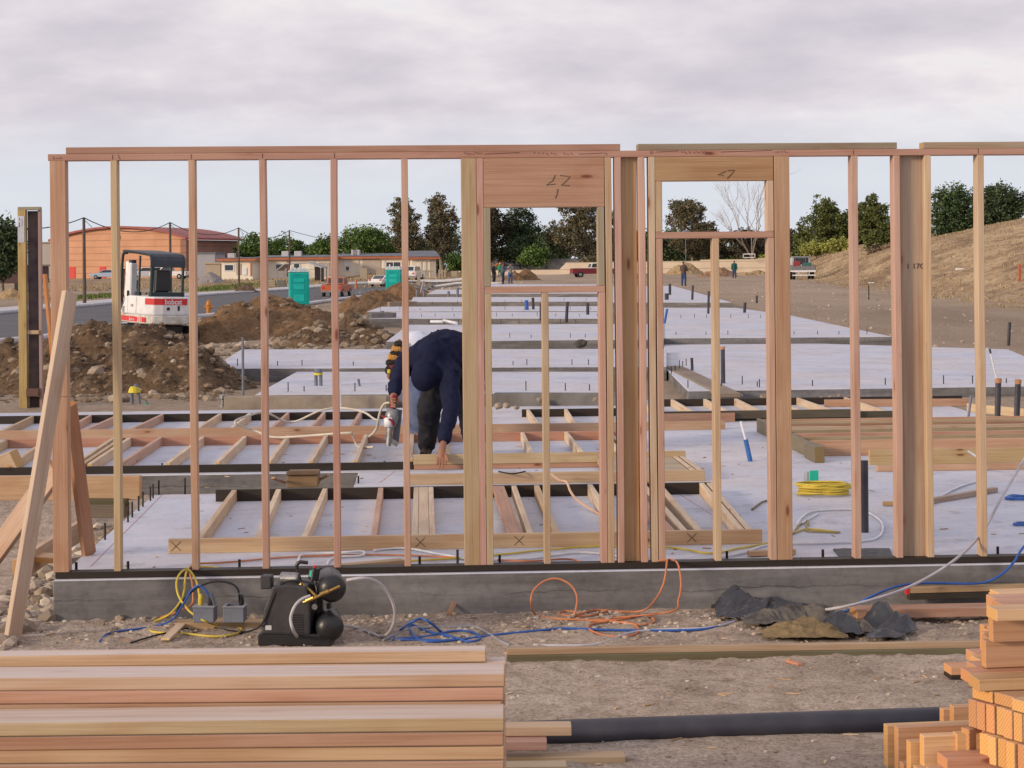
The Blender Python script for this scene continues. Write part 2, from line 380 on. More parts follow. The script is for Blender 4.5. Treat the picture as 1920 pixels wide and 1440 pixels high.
def strip(name, left, right, m, dz=.02, sub=6, thick=0):
    """a sheet over the land between two lines of (x, y)"""
    L = cr([Vector((*a, 0)) for a in left], sub); Rr = cr([Vector((*a, 0)) for a in right], sub); vs = []; fs = []; n = 5
    for a, b in zip(L, Rr):
        for k in range(n):
            q = a.lerp(b, k/(n-1)); vs.append((q.x, q.y, gh(q.x, q.y)+dz))
    for i in range(len(L)-1):
        for k in range(n-1): fs.append((i*n+k, i*n+k+1, (i+1)*n+k+1, (i+1)*n+k))
    b = MB().add(vs, fs); o = mesh_obj(name, b, m, smooth=True)
    if thick: s = o.modifiers.new('s', 'SOLIDIFY'); s.thickness = thick; s.offset = -1
    return tag(o, kind='structure')
M_ASPH = mat('asphalt', (.115, .115, .125), .9, .12, .6, c2=(.085, .085, .095), bmp=.3)
M_KERB = mat('pale_concrete', (.50, .50, .54), .85, .12, 2, bmp=.3)
M_SIDE = mat('dusty_verge', (.28, .225, .18), .95, .2, .8)
gx = lambda p: tuple(G(*p)[:2])
Lk = [gx(p) for p in ((-130, 603), (0, 591), (200, 573), (360, 558), (480, 549), (640, 537), (780, 530), (900, 526))]
Rk = [gx(p) for p in ((-130, 662), (0, 645), (230, 612), (400, 593), (560, 573), (700, 555), (800, 545), (930, 537))]
off = lambda L, dx, dy: [(x+dx, y+dy) for x, y in L]
strip('road', Lk, Rk, M_ASPH, .04, 10)
strip('kerb', off(Lk, -1.0, .6), Lk, M_KERB, .19, 10, .17)
strip('pavement', off(Lk, -3.0, 1.8), off(Lk, -1.0, .6), M_KERB, .17, 10, .1)
strip('near_kerb', Rk, off(Rk, .5, -.1), M_KERB, .17, 10, .15)
# ---------------------------------------------------------------- concrete
def slab_mat():
    m, t, ns, ls, bs = newmat('slab_concrete'); bs.inputs['Roughness'].default_value = .8; bs.inputs['Specular IOR Level'].default_value = .2
    tcn = ns.new('ShaderNodeTexCoord'); co = tcn.outputs['Object']
    a = tex(ns, ls, co, .9, 8, .65); b = tex(ns, ls, co, 14, 6, .7); c = tex(ns, ls, co, 1, 4, .6, (1.2, 9, 9))
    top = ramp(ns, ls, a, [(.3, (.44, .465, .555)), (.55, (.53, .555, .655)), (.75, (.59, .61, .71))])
    top = mix(ns, ls, .5, top, ramp(ns, ls, b, [(.32, (.78, .77, .76)), (.5, (1, 1, 1))]), 'MULTIPLY')
    top = mix(ns, ls, 1, top, ramp(ns, ls, tex(ns, ls, co, 26, 3, .6), [(.24, (.45, .38, .34)), (.30, (1, 1, 1))]), 'MULTIPLY')
    top = mix(ns, ls, 1, top, ramp(ns, ls, tex(ns, ls, co, 3.2, 9, .78), [(.32, (.68, .64, .60)), (.47, (1, 1, 1))]), 'MULTIPLY')
    top = mix(ns, ls, 1, top, ramp(ns, ls, tex(ns, ls, co, 1, 3, .5, (.7, 60, 1)), [(.36, (.93, .93, .93)), (.5, (1, 1, 1))]), 'MULTIPLY')
    top = mix(ns, ls, 1, top, ramp(ns, ls, tex(ns, ls, co, .55, 5, .6), [(.38, (1.05, .98, .90)), (.55, (1, 1, 1)), (.7, (.93, .95, .99))]), 'MULTIPLY')
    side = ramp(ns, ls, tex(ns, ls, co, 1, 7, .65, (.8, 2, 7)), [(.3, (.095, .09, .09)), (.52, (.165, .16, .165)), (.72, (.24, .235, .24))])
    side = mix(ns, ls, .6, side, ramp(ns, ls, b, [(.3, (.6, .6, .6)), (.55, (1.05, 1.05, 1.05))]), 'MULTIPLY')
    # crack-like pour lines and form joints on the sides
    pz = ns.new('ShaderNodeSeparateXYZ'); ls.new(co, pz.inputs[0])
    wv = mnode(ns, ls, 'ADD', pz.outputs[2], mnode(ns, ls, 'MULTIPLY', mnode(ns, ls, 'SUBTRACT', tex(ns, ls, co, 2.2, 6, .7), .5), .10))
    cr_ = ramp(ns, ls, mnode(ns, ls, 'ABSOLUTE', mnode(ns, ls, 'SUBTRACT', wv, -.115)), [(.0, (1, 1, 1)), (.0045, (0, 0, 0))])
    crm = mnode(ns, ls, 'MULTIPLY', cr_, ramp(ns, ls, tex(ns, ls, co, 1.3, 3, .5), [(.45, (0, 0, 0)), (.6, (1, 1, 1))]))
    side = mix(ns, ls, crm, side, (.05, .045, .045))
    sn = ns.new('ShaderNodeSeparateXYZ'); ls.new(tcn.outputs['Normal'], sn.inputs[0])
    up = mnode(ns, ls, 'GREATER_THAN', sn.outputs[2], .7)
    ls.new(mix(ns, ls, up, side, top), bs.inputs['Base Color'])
    bump(ns, ls, bs, mnode(ns, ls, 'ADD', b, c), .35, .006)
    return m
M_SLAB = slab_mat()
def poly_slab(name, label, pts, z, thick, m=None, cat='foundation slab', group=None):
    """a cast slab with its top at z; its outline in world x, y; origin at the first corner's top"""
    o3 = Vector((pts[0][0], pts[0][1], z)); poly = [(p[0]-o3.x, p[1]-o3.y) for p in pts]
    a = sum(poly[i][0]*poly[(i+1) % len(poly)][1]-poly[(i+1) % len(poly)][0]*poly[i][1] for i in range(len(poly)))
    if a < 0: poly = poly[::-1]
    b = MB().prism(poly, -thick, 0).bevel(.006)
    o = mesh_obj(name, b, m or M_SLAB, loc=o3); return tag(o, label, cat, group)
def wxy(u, v): p = W(u, v, 0); return (p.x, p.y)
GS = 'cast house slabs in rows'
eL = UV(P(292, 922, S1))
slab_u0 = -.01
N0 = UV(P(660, 922, S1)); N1 = UV(P(672, 885, S1)); VB = UV(P(500, 768, S1))[1]
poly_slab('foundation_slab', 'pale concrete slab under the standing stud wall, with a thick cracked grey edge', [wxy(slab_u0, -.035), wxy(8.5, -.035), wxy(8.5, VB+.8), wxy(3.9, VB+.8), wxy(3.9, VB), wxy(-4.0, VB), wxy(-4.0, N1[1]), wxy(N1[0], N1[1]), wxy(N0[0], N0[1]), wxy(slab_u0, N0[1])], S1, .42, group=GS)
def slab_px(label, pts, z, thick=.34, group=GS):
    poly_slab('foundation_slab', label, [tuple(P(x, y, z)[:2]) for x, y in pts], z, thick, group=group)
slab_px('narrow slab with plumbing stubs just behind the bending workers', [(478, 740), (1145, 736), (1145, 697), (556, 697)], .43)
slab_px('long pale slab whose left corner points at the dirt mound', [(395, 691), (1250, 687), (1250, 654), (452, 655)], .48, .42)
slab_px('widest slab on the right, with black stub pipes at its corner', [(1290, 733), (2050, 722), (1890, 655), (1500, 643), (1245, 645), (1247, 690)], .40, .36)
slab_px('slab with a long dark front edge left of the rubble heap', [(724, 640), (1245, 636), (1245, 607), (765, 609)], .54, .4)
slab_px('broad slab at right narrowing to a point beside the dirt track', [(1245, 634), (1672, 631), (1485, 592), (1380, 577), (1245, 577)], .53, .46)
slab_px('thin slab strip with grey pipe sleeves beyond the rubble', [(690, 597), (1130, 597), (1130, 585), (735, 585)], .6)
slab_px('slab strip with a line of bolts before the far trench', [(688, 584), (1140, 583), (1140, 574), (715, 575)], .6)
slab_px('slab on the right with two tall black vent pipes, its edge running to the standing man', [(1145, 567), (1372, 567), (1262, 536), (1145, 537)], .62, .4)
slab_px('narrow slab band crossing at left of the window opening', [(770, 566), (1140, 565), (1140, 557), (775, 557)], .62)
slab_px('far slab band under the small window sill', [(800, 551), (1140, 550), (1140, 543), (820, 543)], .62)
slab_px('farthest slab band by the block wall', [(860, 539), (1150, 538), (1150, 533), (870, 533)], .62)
# raw footing trench edges between slabs
def kerb_px(name, label, a, b, z, w, h, m, cat='concrete footing'):
    p = P(*a, z); q = P(*b, z); o = mesh_obj(name, MB().bar(p-Vector((0, 0, h/2)), q-Vector((0, 0, h/2)), w, h).bevel(.01), m); return tag(o, label, cat)
M_STEM = mat('grey_footing_concrete', (.20, .195, .19), .9, .25, 3, c2=(.12, .11, .10), bmp=.5, bd=.01)
M_STEMB = mat('dusty_footing_concrete', (.30, .25, .20), .92, .25, 3, c2=(.17, .14, .115), bmp=.5, bd=.01)
kerb_px('concrete_footing', 'dusty brown footing wall behind the lying frames, left of the workers', (424, 742), (728, 742), .43, .2, .42, M_STEMB)
kerb_px('concrete_footing', 'grey footing strip across the middle slabs, right of the post', (926, 737), (1170, 737), .43, .2, .32, M_STEM)
kerb_px('concrete_footing', 'low kerb running diagonally between the two right-hand slabs', (1262, 686), (1368, 737), .42, .28, .06, M_SIDE)
kerb_px('concrete_footing', 'open box footing by the grey pipe sleeves beyond the rubble', (694, 587), (742, 586), .74, .12, .26, M_STEM)
kerb_px('concrete_footing', 'low footing before the second toilet cabin', (728, 566), (780, 565), .72, .2, .22, M_STEMB)
# ---------------------------------------------------------------- the standing stud wall
WZ = S1+.038
wall = thing('stud_wall', 'standing timber stud wall with two framed window openings and a dark treated bottom plate', 'stud wall', (O.x, O.y, S1), WA)
def loc(u, v, z): return Vector((u, v, z-S1))
def wb(name, p, q, w, t, col, up, **k): return board(name, p, q, w, t, col, wall, up, **k)
TH = .089; TOP1 = S1+2.467-.076
U = lambda px, py=650: ux(px, py)
def stud(px, col, z0=WZ, z1=None, w=.038, side='L', v0=0.0, dep=TH, py=650, name='stud'):
    """px: the edge of the front face on the side away from the camera's axis: L its left edge, R its right edge"""
    z1 = z1 or TOP1; u = ux(px, py, v0); uc = u+w/2 if side == 'L' else u-w/2
    return wb(name, loc(uc, v0+dep/2, z0), loc(uc, v0+dep/2, z1), w, dep, col, (0, 1, 0), bow=(.0035, 0) if z1-z0 > 2 and w < .05 else (0, 0))
uend = U(2090)
# bottom plate, two lengths
for a, b in ((-.004, U(1500)), (U(1500)+.002, uend)):
    wb('bottom_plate', loc(a, TH/2, S1+.02), loc(b, TH/2, S1+.02), .093, .036, DRK, (0, 0, 1))
ul = U(96)
wb('top_plate', loc(ul-.01, TH/2, TOP1+.019), loc(uend, TH/2, TOP1+.019), TH, .038, (.44, .235, .17), (0, 0, 1))
for a, b, c in ((123, 1163, (.42, .23, .16)), (1196, 1682, (.30, .235, .165)), (1731, 2090, (.42, .32, .22))):
    wb('upper_top_plate', loc(ux(a, 275), TH/2+.001, TOP1+.0575), loc(ux(b, 275), TH/2+.001, TOP1+.0575), TH, .038, c, (0, 0, 1))
stud(96, (.49, .29, .19), w=.089, name='corner_post')
stud(210, (.50, .37, .22)); stud(356, FIR); stud(488.5, (.52, .31, .23)); stud(622.5, (.50, .28, .22)); stud(755, PINK)
stud(867.5, (.49, .36, .21), w=.089, name='post'); stud(896.6, (.54, .31, .26), name='king_stud')
zh1 = D(1000, 388, 10.5).z; zs1 = D(1000, 537, 10.5).z
stud(909.4, (.34, .30, .20), z1=zh1, z0=zs1, name='trimmer'); stud(909.6, (.46, .37, .24), z1=zs1-.039, name='trimmer')
stud(1017, (.50, .38, .25), z1=zs1-.039, name='cripple_stud')
stud(1135, (.34, .28, .20), z1=zh1, z0=zs1, side='R', name='trimmer'); stud(1136, (.50, .29, .22), z1=zs1-.039, side='R', name='trimmer')
stud(1149, (.50, .36, .23), side='R', name='king_stud')
stud(1167.5, (.54, .33, .27), side='R')
wb('flat_stud', loc(ux(1180.5, 650, .06), .066, WZ), loc(ux(1180.5, 650, .06), .066, TOP1), .094, .038, (.46, .29, .14), (0, 1, 0))
stud(1211.5, (.53, .33, .26), side='R')
stud(1231, (.50, .38, .27), side='R', name='king_stud')
zh2 = D(1340, 338.5, 10.6).z; zs2 = D(1340, 434, 10.6).z
stud(1244, (.50, .38, .25), z1=zh2, z0=zs2, side='R', name='trimmer'); stud(1244.4, (.52, .33, .25), z1=zs2-.039, side='R', name='trimmer')
stud(1350, (.52, .38, .25), z1=zs2-.039, side='R', name='cripple_stud')
stud(1453, (.56, .39, .27), z1=zh2, z0=zs2, side='R', name='trimmer'); stud(1453.4, (.52, .34, .25), z1=zs2-.039, side='R', name='trimmer')
stud(1483, (.48, .29, .17), w=.089, side='R', name='post')
stud(1611.5, (.53, .34, .27), side='R'); stud(1690.5, (.53, .33, .26), side='R')
wb('flat_stud', loc(ux(1711, 650, .06), .068, WZ), loc(ux(1711, 650, .06), .068, TOP1), .14, .038, (.46, .33, .24), (0, 1, 0))
stud(1748.5, (.55, .40, .26), side='R'); stud(1848, (.56, .41, .28), side='R'); stud(1985, FIR, side='R')
u1, u2 = U(909.6), U(1136)
wb('header', loc(u1, TH/2, (zh1+TOP1)/2), loc(u2, TH/2, (zh1+TOP1)/2), TOP1-zh1-.001, TH-.002, (.44, .245, .155), (0, 1, 0))
wb('window_sill', loc(u1+.001, TH/2, zs1-.0195), loc(u2-.001, TH/2, zs1-.0195), TH, .038, (.48, .28, .20), (0, 0, 1))
u3, u4 = U(1231.4), U(1453.2)
wb('header', loc(u3, TH/2, (zh2+TOP1)/2), loc(u4, TH/2, (zh2+TOP1)/2), TOP1-zh2-.001, TH-.002, (.44, .265, .13), (0, 1, 0))
wb('window_sill', loc(u3+.001, TH/2, zs2-.0195), loc(u4-.001, TH/2, zs2-.0195), TH, .038, (.46, .26, .19), (0, 0, 1))
for nm, px in (('corner_post', 96),): pass
# pencilled layout marks on the timber
def strokes(parent, lines, v=-.0012, r=.0016, name='pencil_mark'):
    b = MB()
    for ln in lines: b.tube([loc(ux(x, y), v, D(x, y, O.y+.0487*(ux(x, y))).z) for x, y in ln], r, 4)
    return mesh_obj(name, b, M_MARK, parent)
def zig(x0, x1, y, n, a=3.2, seed=0):
    rr = random.Random(seed); return [[(x0+(x1-x0)*(i+rr.random()*.4)/n, y-a*rr.random()), (x0+(x1-x0)*(i+.5+rr.random()*.4)/n, y+a*rr.random())] for i in range(n)]
strokes(wall, [[(1041, 328), (1036, 339), (1024, 347), (1042, 345)], [(1050, 329), (1069, 331), (1062, 339), (1052, 347), (1068, 348)], [(1046, 354), (1044, 365), (1041, 372)]], r=.0018)
strokes(wall, [[(1361, 321), (1346, 328), (1357, 329)], [(1364, 320), (1377, 319), (1371, 327), (1363, 335)]], r=.0018)
strokes(wall, zig(870, 906, 288, 7, seed=1)+[[(909, 289), (974, 286)]]+zig(998, 1046, 288, 6, seed=2)+zig(1056, 1075, 288, 3, seed=3)+[[(1086, 289), (1130, 287)]]+zig(1132, 1139, 288, 2, seed=4), r=.0014)
strokes(wall, zig(1218, 1226, 286, 2, seed=5)+[[(1230, 285), (1272, 283)]]+zig(1275, 1336, 286, 8, seed=6)+[[(1352, 285), (1448, 282)]]+zig(1452, 1478, 285, 6, seed=7), r=.0014)
strokes(wall, zig(99, 118, 297, 4, seed=8)+[[(211, 290), (211, 299)], [(221, 290), (225, 299)], [(358, 289), (359, 298)], [(1600, 281), (1600, 290)], [(1834, 278), (1834, 287)], [(492, 288), (492, 297)], [(627, 287), (627, 296)]], r=.0014)
def stamp(parent, txt, px, py, size, v, m=M_MARK):
    c = bpy.data.curves.new('t', 'FONT'); c.body = txt; c.size = size; c.extrude = .0006; c.offset = size*.02 if size > .1 else 0
    o = bpy.data.objects.new('t', c); COL.objects.link(o); me = bpy.data.meshes.new_from_object(o.evaluated_get(bpy.context.evaluated_depsgraph_get())); bpy.data.objects.remove(o)
    me.name = 'stamp'; me.materials.clear(); me.materials.append(m); s = bpy.data.objects.new('stamp', me); COL.objects.link(s); s.parent = parent; return s
st = stamp(wall, '1 17C', 0, 0, .045, 0); st.location = loc(ux(1699, 505, .05), .0465, D(1699, 504, O.y+.30).z); st.rotation_euler = (R(90), 0, 0)
# anchor bolts standing up through the slab behind the plate
M_BOLT = mat('rusty_bolt_steel', (.05, .045, .045), .6, .3, 40, .5)
def bolt(p, h=.06, r=.008, label=None, group='anchor bolts cast into the slabs', plate=False):
    b = MB().tube([p-Vector((0, 0, .05)), p+Vector((0, 0, h))], r, 6)
    if plate: b.prism([(p.x+.022*cos(a*pi/3), p.y+.022*sin(a*pi/3)) for a in range(6)], p.z+.01, p.z+.024)
    return tag(mesh_obj('anchor_bolt', b, M_BOLT), label, 'anchor bolt', group)
for px in (143, 240, 449, 787, 858, 937, 1363, 1543, 1871):
    u = ux(px, 1060, .13); bolt(W(u, .13, S1), .075 if px != 858 else .11, .0085, 'dark anchor bolt standing up just behind the bottom plate of the stud wall', 'bolts behind the bottom plate', True)
for (x, y, z) in ((197, 1012, S1), (240, 979, S1), (248, 970, S1), (260, 958, S1), (268, 950, S1), (282, 939, S1), (287, 934, S1), (298, 927, S1), (347, 922, S1)):
    bolt(P(x, y, z), .11, .007, 'thin steel bolt in the row along the left edge of the front slab', 'bolts along the slab edge')
for (x, y) in ((304, 882), (672, 907), (721, 878)): bolt(P(x, y-1, S2), .06, .008, 'short bolt at the front edge of the raised slab by the cardboard box', 'bolts on the raised slab')
# ---------------------------------------------------------------- frames lying on the slabs
def lying(label, v0, v1, z, ua, ub, studs, near, far, group='stud frames lying flat', h=.089, nh=None):
    """studs: (px at near plate, px at far plate, colour, width)"""
    t = thing('lying_stud_frame', label, 'stud frame', W(ua, v0, z), WA, group)
    def b(name, p, q, w, th, c, up=(0, 0, 1)): return board(name, p-Vector((ua, v0, z)), q-Vector((ua, v0, z)), w, th, c, t, up)
    V = lambda u, v, zz: Vector((u, v, zz))
    if near: nh = nh or h; b('plate', V(ua, v0+.019, z+nh/2), V(ub, v0+.019, z+nh/2), nh, .038, near, (0, 1, 0))
    if far:
        for (fa, fb, c) in far: b('plate', V(fa, v1-.019, z+h/2), V(fb, v1-.019, z+h/2), h, .038, c, (0, 1, 0))
    for s in studs:
        u0, u1_, c, w = s
        hh = .038 if w > .08 else h
        b('stud', V(u0, v0+.039, z+hh/2+(.05 if w > .08 else 0)), V(u1_, v1-.039, z+hh/2+(.05 if w > .08 else 0)), w, hh-.001, c)
    return t
def pu(px, py, z): return UV(P(px, py, z))
zz = S1+.089
v0 = pu(800, 1030, S1)[1]; v1 = pu(700, 935, S1)[1]
near1 = lambda px: pu(px, 1003, zz)[0]
far1 = lambda px: pu(px, 909, zz)[0]
SF = []
for a, b_, c in ((377, 440, TAN), (486, 512, PALE), (572, 612, PALE), (701, 712, PINK), (996, 968, PALE), (1047, 1012, TAN), (1170, 1114, PALE), (1293, 1216, PALE), (1322, 1252, PALE)):
    SF.append((near1(a), (near1(a)+far1(b_))/2, c, .038))
    SF[-1] = (near1(a), near1(a)*.5+far1(b_)*.5, c, .038)
for a, w_ in ((778, .0375), (794.5, .068), (811, .0375)): SF.append((near1(a), near1(a), PALE, w_))
for a in (966, 1262): SF.append((near1(a), near1(a), RED, .0885))
for a in (1404, 1418): SF.append((near1(a), far1(a-83), PALE, .0375))
f1 = lying('large stud frame nearest the standing wall, its front plate marked with crosses', v0, v1, S1, near1(323), near1(1442), SF, TAN, [(far1(413), far1(1340), DRK)])
fs_ = bpy.data.objects['foundation_slab']; b_ = MB()
for (p0, p1) in (((170, 1062), (306, 926)), ((1560, 1046), (1640, 1047)), ((1240, 905), (1405, 1010)), ((712, 905), (740, 884))):
    p, q = P(*p0, S1), P(*p1, S1); b_.bar(p-fs_.location+Vector((0, 0, .0008)), q-fs_.location+Vector((0, 0, .0008)), .005, .0012)
mesh_obj('chalk_line', b_, mat('faded_red_chalk', (.52, .27, .30), .9, .2, 30, bmp=0), fs_)
def cross(parent, org, px, py, s=9):
    b = MB(); u, _ = pu(px, py, zz); r = .0016
    for (a, c) in (((-s, -s), (s, s)), ((-s, s), (s, -s))):
        b.tube([Vector((u-org[0]+a[0]*.0033, -.0015, .045+a[1]*.0032)), Vector((u-org[0]+c[0]*.0033, -.0015, .045+c[1]*.0032))], r, 4)
    mesh_obj('pencil_mark', b, M_MARK, parent)
for px in (337, 788, 974, 1305): cross(f1, (near1(323), v0), px, 1003)
# small frame with a sheet on it, handled by the worker
za = S2+.089
va = pu(900, 908, S2)[1]; vb = pu(800, 880, S2)[1]-.004
nu = lambda px: pu(px, 893, za)[0]
f2 = lying('small stud frame of pale boards under the hand of the bending worker', va, vb, S2, nu(757), nu(1338), [(nu(1330), nu(1330), PALE, .038), (nu(1316), nu(1316), PALE, .038)], TAN, [])
board('plate', Vector((nu(769)-nu(757)+.02, vb-va-.019, .088)), Vector((nu(1338)-nu(757), vb-va-.019, .088)), .089, .038, (.52, .40, .24), f2, (0, 1, 0))
uo = nu(757)
sh = mesh_obj('sheathing_board', MB().box((nu(1152)-uo, .045, .03), (nu(1308)-uo, vb-va-.045, .085)).bevel(.002), mat('plywood', (.42, .34, .24), .8, .15, 4), f2)
board('plate', (nu(775)-uo, vb-va-.015, .021), (nu(1330)-uo, vb-va-.015, .021), .04, .038, RED, f2, (0, 1, 0))
# middle-left frame
zb = S2+.089
vc = pu(800, 880, S2)[1]; vd = pu(500, 833, S2)[1]
n3 = lambda px: pu(px, 863, zb)[0]; r3 = lambda px: pu(px, 818, zb)[0]
ss = [(33, 75, TAN), (150, 205, PALE), (165, 222, TAN), (178, 240, PALE), (232, 305, PINK), (320, 383, PALE), (410, 460, PALE), (505, 537, PALE), (583, 612, PALE), (667, 688, PALE), (770, 772, PALE), (842, 840, PALE), (1004, 990, PALE), (1104, 1072, PALE), (1180, 1148, PALE), (1200, 1152, TAN), (-60, 5, TAN)]
lying('middle stud frame with a dark front plate, behind the cardboard box', vc, vd, S2, n3(-80), n3(1266), [(n3(a)*1, (r3(b_)+n3(a))/2, c, .038) for a, b_, c in ss], DRK, nh=.066, far=[(n3(-80), r3(1170), (.46, .235, .165))])
ve = pu(500, 817, S2)[1]; vf = pu(500, 788, S2)[1]
n4 = lambda px: pu(px, 799, zb)[0]; r4 = lambda px: pu(px, 767, zb)[0]
ss = [(24, 82, TAN), (135, 184, PINK), (172, 250, PINK), (255, 330, PINK), (375, 429, PALE), (437, 479, PALE), (512, 550, PINK), (585, 616, PINK), (660, 682, PINK), (740, 755, PALE), (1012, 990, PALE), (1083, 1070, PALE), (1165, 1140, PALE)]
lying('rear-left stud frame in front of the dirt mound and the footing wall', ve, vf, S2, n4(-30), n4(1378), [(n4(a), (r4(b_)+n4(a))/2, c, .038) for a, b_, c in ss], (.46, .30, .20), [(r4(22), r4(735), DRK), (r4(978), r4(1165), DRK)])
vg = pu(1400, 789, S1)[1]; vh = pu(1400, 760, S1)[1]
n5 = lambda px: pu(px, 776, zz)[0]; r5 = lambda px: pu(px, 748, zz)[0]
ss = [(1235, 1203, PALE), (1307, 1262, PALE), (1376, 1325, PALE), (1439, 1388, PALE), (1520, 1444, PALE), (1582, 1502, PALE), (1680, 1600, PALE)]
lying('back-right stud frame with dark plates before the wide slab', vg, vh, S1, n5(1236), n5(1700), [(n5(a), r5(b_)*.5+n5(a)*.5, c, .038) for a, b_, c in ss], (.075, .065, .04), [(r5(1240), r5(1830), DRK)])
# the far right frame turned a quarter: its studs run along the wall's direction
v6 = pu(1560, 855, S1)[1]; v7 = v6+2.35; u6 = pu(1549, 841, S1+.139)[0]
t6 = thing('lying_stud_frame', 'stack of long boards and a greenish plate lying crosswise at the far right', 'stud frame', W(u6, v6, S1), WA, 'stud frames lying flat')
board('plate', (-.02, -.08, .07), (-.02, v7-v6+.1, .07), .038, .139, (.20, .17, .11), t6)
rr = random.Random(3)
for k, (dv, c) in enumerate(((0, (.50, .30, .19)), (.37, (.34, .27, .165)), (.72, (.48, .27, .19)), (1.1, (.33, .27, .16)), (1.42, (.50, .36, .25)), (1.75, (.36, .215, .14)), (2.05, (.46, .36, .22)), (2.3, (.48, .28, .18)))):
    board('stud', (0, dv+.02, .07), (3.6, dv+.02+rr.uniform(-.015, .015), .07), .139, .038, c, t6, (0, 1, 0))
tag(board('timber_plank', P(1546, 763, S1)+Vector((0, 0, .045)), P(1815, 761, S1)+Vector((0, 0, .045)), .089, .038, (.47, .28, .18), up=HV), 'reddish board on edge beyond the far right boards, just before the wide slab', 'plank')
tag(board('timber_plank', P(1815, 772, S1)+Vector((0, 0, .05)), P(1990, 790, S1)+Vector((0, 0, .05)), .10, .038, (.58, .44, .28), up=(0, 1, 0)), 'pale board slanting past the foot of the two black pipes', 'plank')
b1 = board('timber_block', W(u6-.03, v6-.55, S1+.072), W(u6-.03, v6-.11, S1+.072), .089, .14, (.20, .17, .11)); tag(b1, 'short greenish treated block at the corner of the right-hand frame', 'timber block')
v8 = pu(1700, 884, S1)[1]
tag(board('timber_plank', W(u6+.30, v8+.30, S1+.09), W(u6+4.2, v8+.30, S1+.09), .13, .038, (.50, .36, .18), up=HV), 'yellowish long plank on edge in front of the far right frame', 'plank')
tag(board('timber_plank', W(u6+.30, v8+.03, S1+.026), W(u6+4.2, v8+.03, S1+.026), .050, .04, (.50, .31, .20), up=HV), 'thin pinkish plank lowest of the boards at the far right, on the slab', 'plank')
tag(board('timber_plank', W(n5(1240), vg-.12, S1+.05), W(n5(1378), vg-.10, S1+.05), .10, .038, (.46, .26, .17), up=HV), 'short reddish board below the dark plate right of the double stud', 'plank')
tag(board('timber_plank', W(n5(1240), vg-.05, S1+.075), W(n5(1620), vg-.05, S1+.075), .09, .038, (.09, .075, .05), up=HV), 'dark treated plank leaning along the front of the back-right frame', 'plank')
# ---------------------------------------------------------------- left lumber stack (long boards side by side in columns)
LG = 'long boards in the left lumber stack'
rs = random.Random(11)
STK = []
def lstack():
    xr = lambda d, px=946: D(px, 1300, d).x
    # (front face distance, board depth, top z, list of (label, colour, right end px)) from the top down
    cols = [
     (5.10, .17, .790, [('tan-green board, topmost of the front column, pink-streaked top', (.46, .335, .19), 945), ('reddish board with a round knot near its left end, second in the front column', (.42, .235, .15), 944), ('amber board, third from the top in the front column', (.48, .30, .16), 945), ('reddish-brown board lowest in view in the front column', (.42, .25, .16), 944), ]),
     (5.285, .15, .872, [('long tan board with dark smudges, topmost of the second column and whitish on top', (.50, .335, .22), 947), ('salmon red board, second from the top in the second column', (.50, .28, .195), 945)]),
     (5.92, .089, .806, [('pale board at the very top rear of the left lumber stack', (.55, .39, .26), 912), ('tan board with two dark stamps just below the rear top board', (.50, .34, .23), 950)]),
     (5.45, .14, .778, []), (5.60, .14, .70, []), (5.76, .14, .74, [])]
    for (d, dep, top, named) in cols:
        z = top; k = 0
        while z > (.13 if d < 5.2 or d > 5.9 else .45):
            if k < len(named): lab, col, px = named[k]; lab = 'long '+lab if not lab.startswith('long') and not lab.startswith('pale board at') else lab
            else: lab, col, px = 'long board hidden low inside the left lumber stack', rs.choice((FIR, TAN, RED)), 945+rs.uniform(-4, 3)
            x1 = D(px, 1300, d).x; x0 = x1-(3.66 if k else 3.64)
            sag = rs.uniform(-.002, .002)
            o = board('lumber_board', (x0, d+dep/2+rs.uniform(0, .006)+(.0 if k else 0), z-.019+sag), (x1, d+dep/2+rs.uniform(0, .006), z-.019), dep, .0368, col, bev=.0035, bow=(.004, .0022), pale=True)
            tag(o, lab, 'board', LG); STK.append((o, d, z)); z -= .0395; k += 1
lstack()
# stamps on the stack faces
def face_marks(o, d, lines, r=.0022, name='mill_stamp'):
    b = MB(); Mi = o.matrix_local.inverted()
    for ln in lines: b.tube([Mi @ (D(x, y, d)) for x, y in ln], r, 4)
    mesh_obj(name, b, mat('faded_black_ink', (.10, .075, .065), .9, .3, 60, c2=(.22, .15, .12), bmp=0), o)
def scrib(x0, x1, y0, y1, n, seed):
    q = random.Random(seed); out = []
    for i in range(n):
        x = x0+(x1-x0)*(i+.5)/n; w = (x1-x0)/n
        for _ in range(3): out.append([(x+q.uniform(-.45, .45)*w, q.uniform(y0, y1)), (x+q.uniform(-.45, .45)*w, q.uniform(y0, y1)), (x+q.uniform(-.4, .4)*w, q.uniform(y0, y1))])
    return out
byd = lambda dd, k: [s for s in STK if abs(s[1]-dd) < .01][k][0]
face_marks(byd(5.285, 0), 5.284, scrib(762, 828, 1268, 1283, 6, 1)+scrib(845, 940, 1264, 1269, 7, 2)+scrib(33, 68, 1262, 1280, 3, 3), .0016)
face_marks(byd(5.285, 1), 5.284, [[(436, 1288), (437, 1311)]], .0012, 'joint_mark')
face_marks(byd(5.10, 1), 5.099, scrib(556, 572, 1371, 1377, 2, 4), .0018); face_marks(byd(5.10, 3), 5.099, scrib(556, 566, 1423, 1428, 2, 5)+scrib(652, 660, 1422, 1430, 1, 6)+[[(425, 1424), (540, 1425)]], .0015)
face_marks(byd(5.92, 1), 5.919, scrib(806, 812, 1234, 1241, 1, 7)+scrib(833, 840, 1234, 1242, 1, 8), .003)
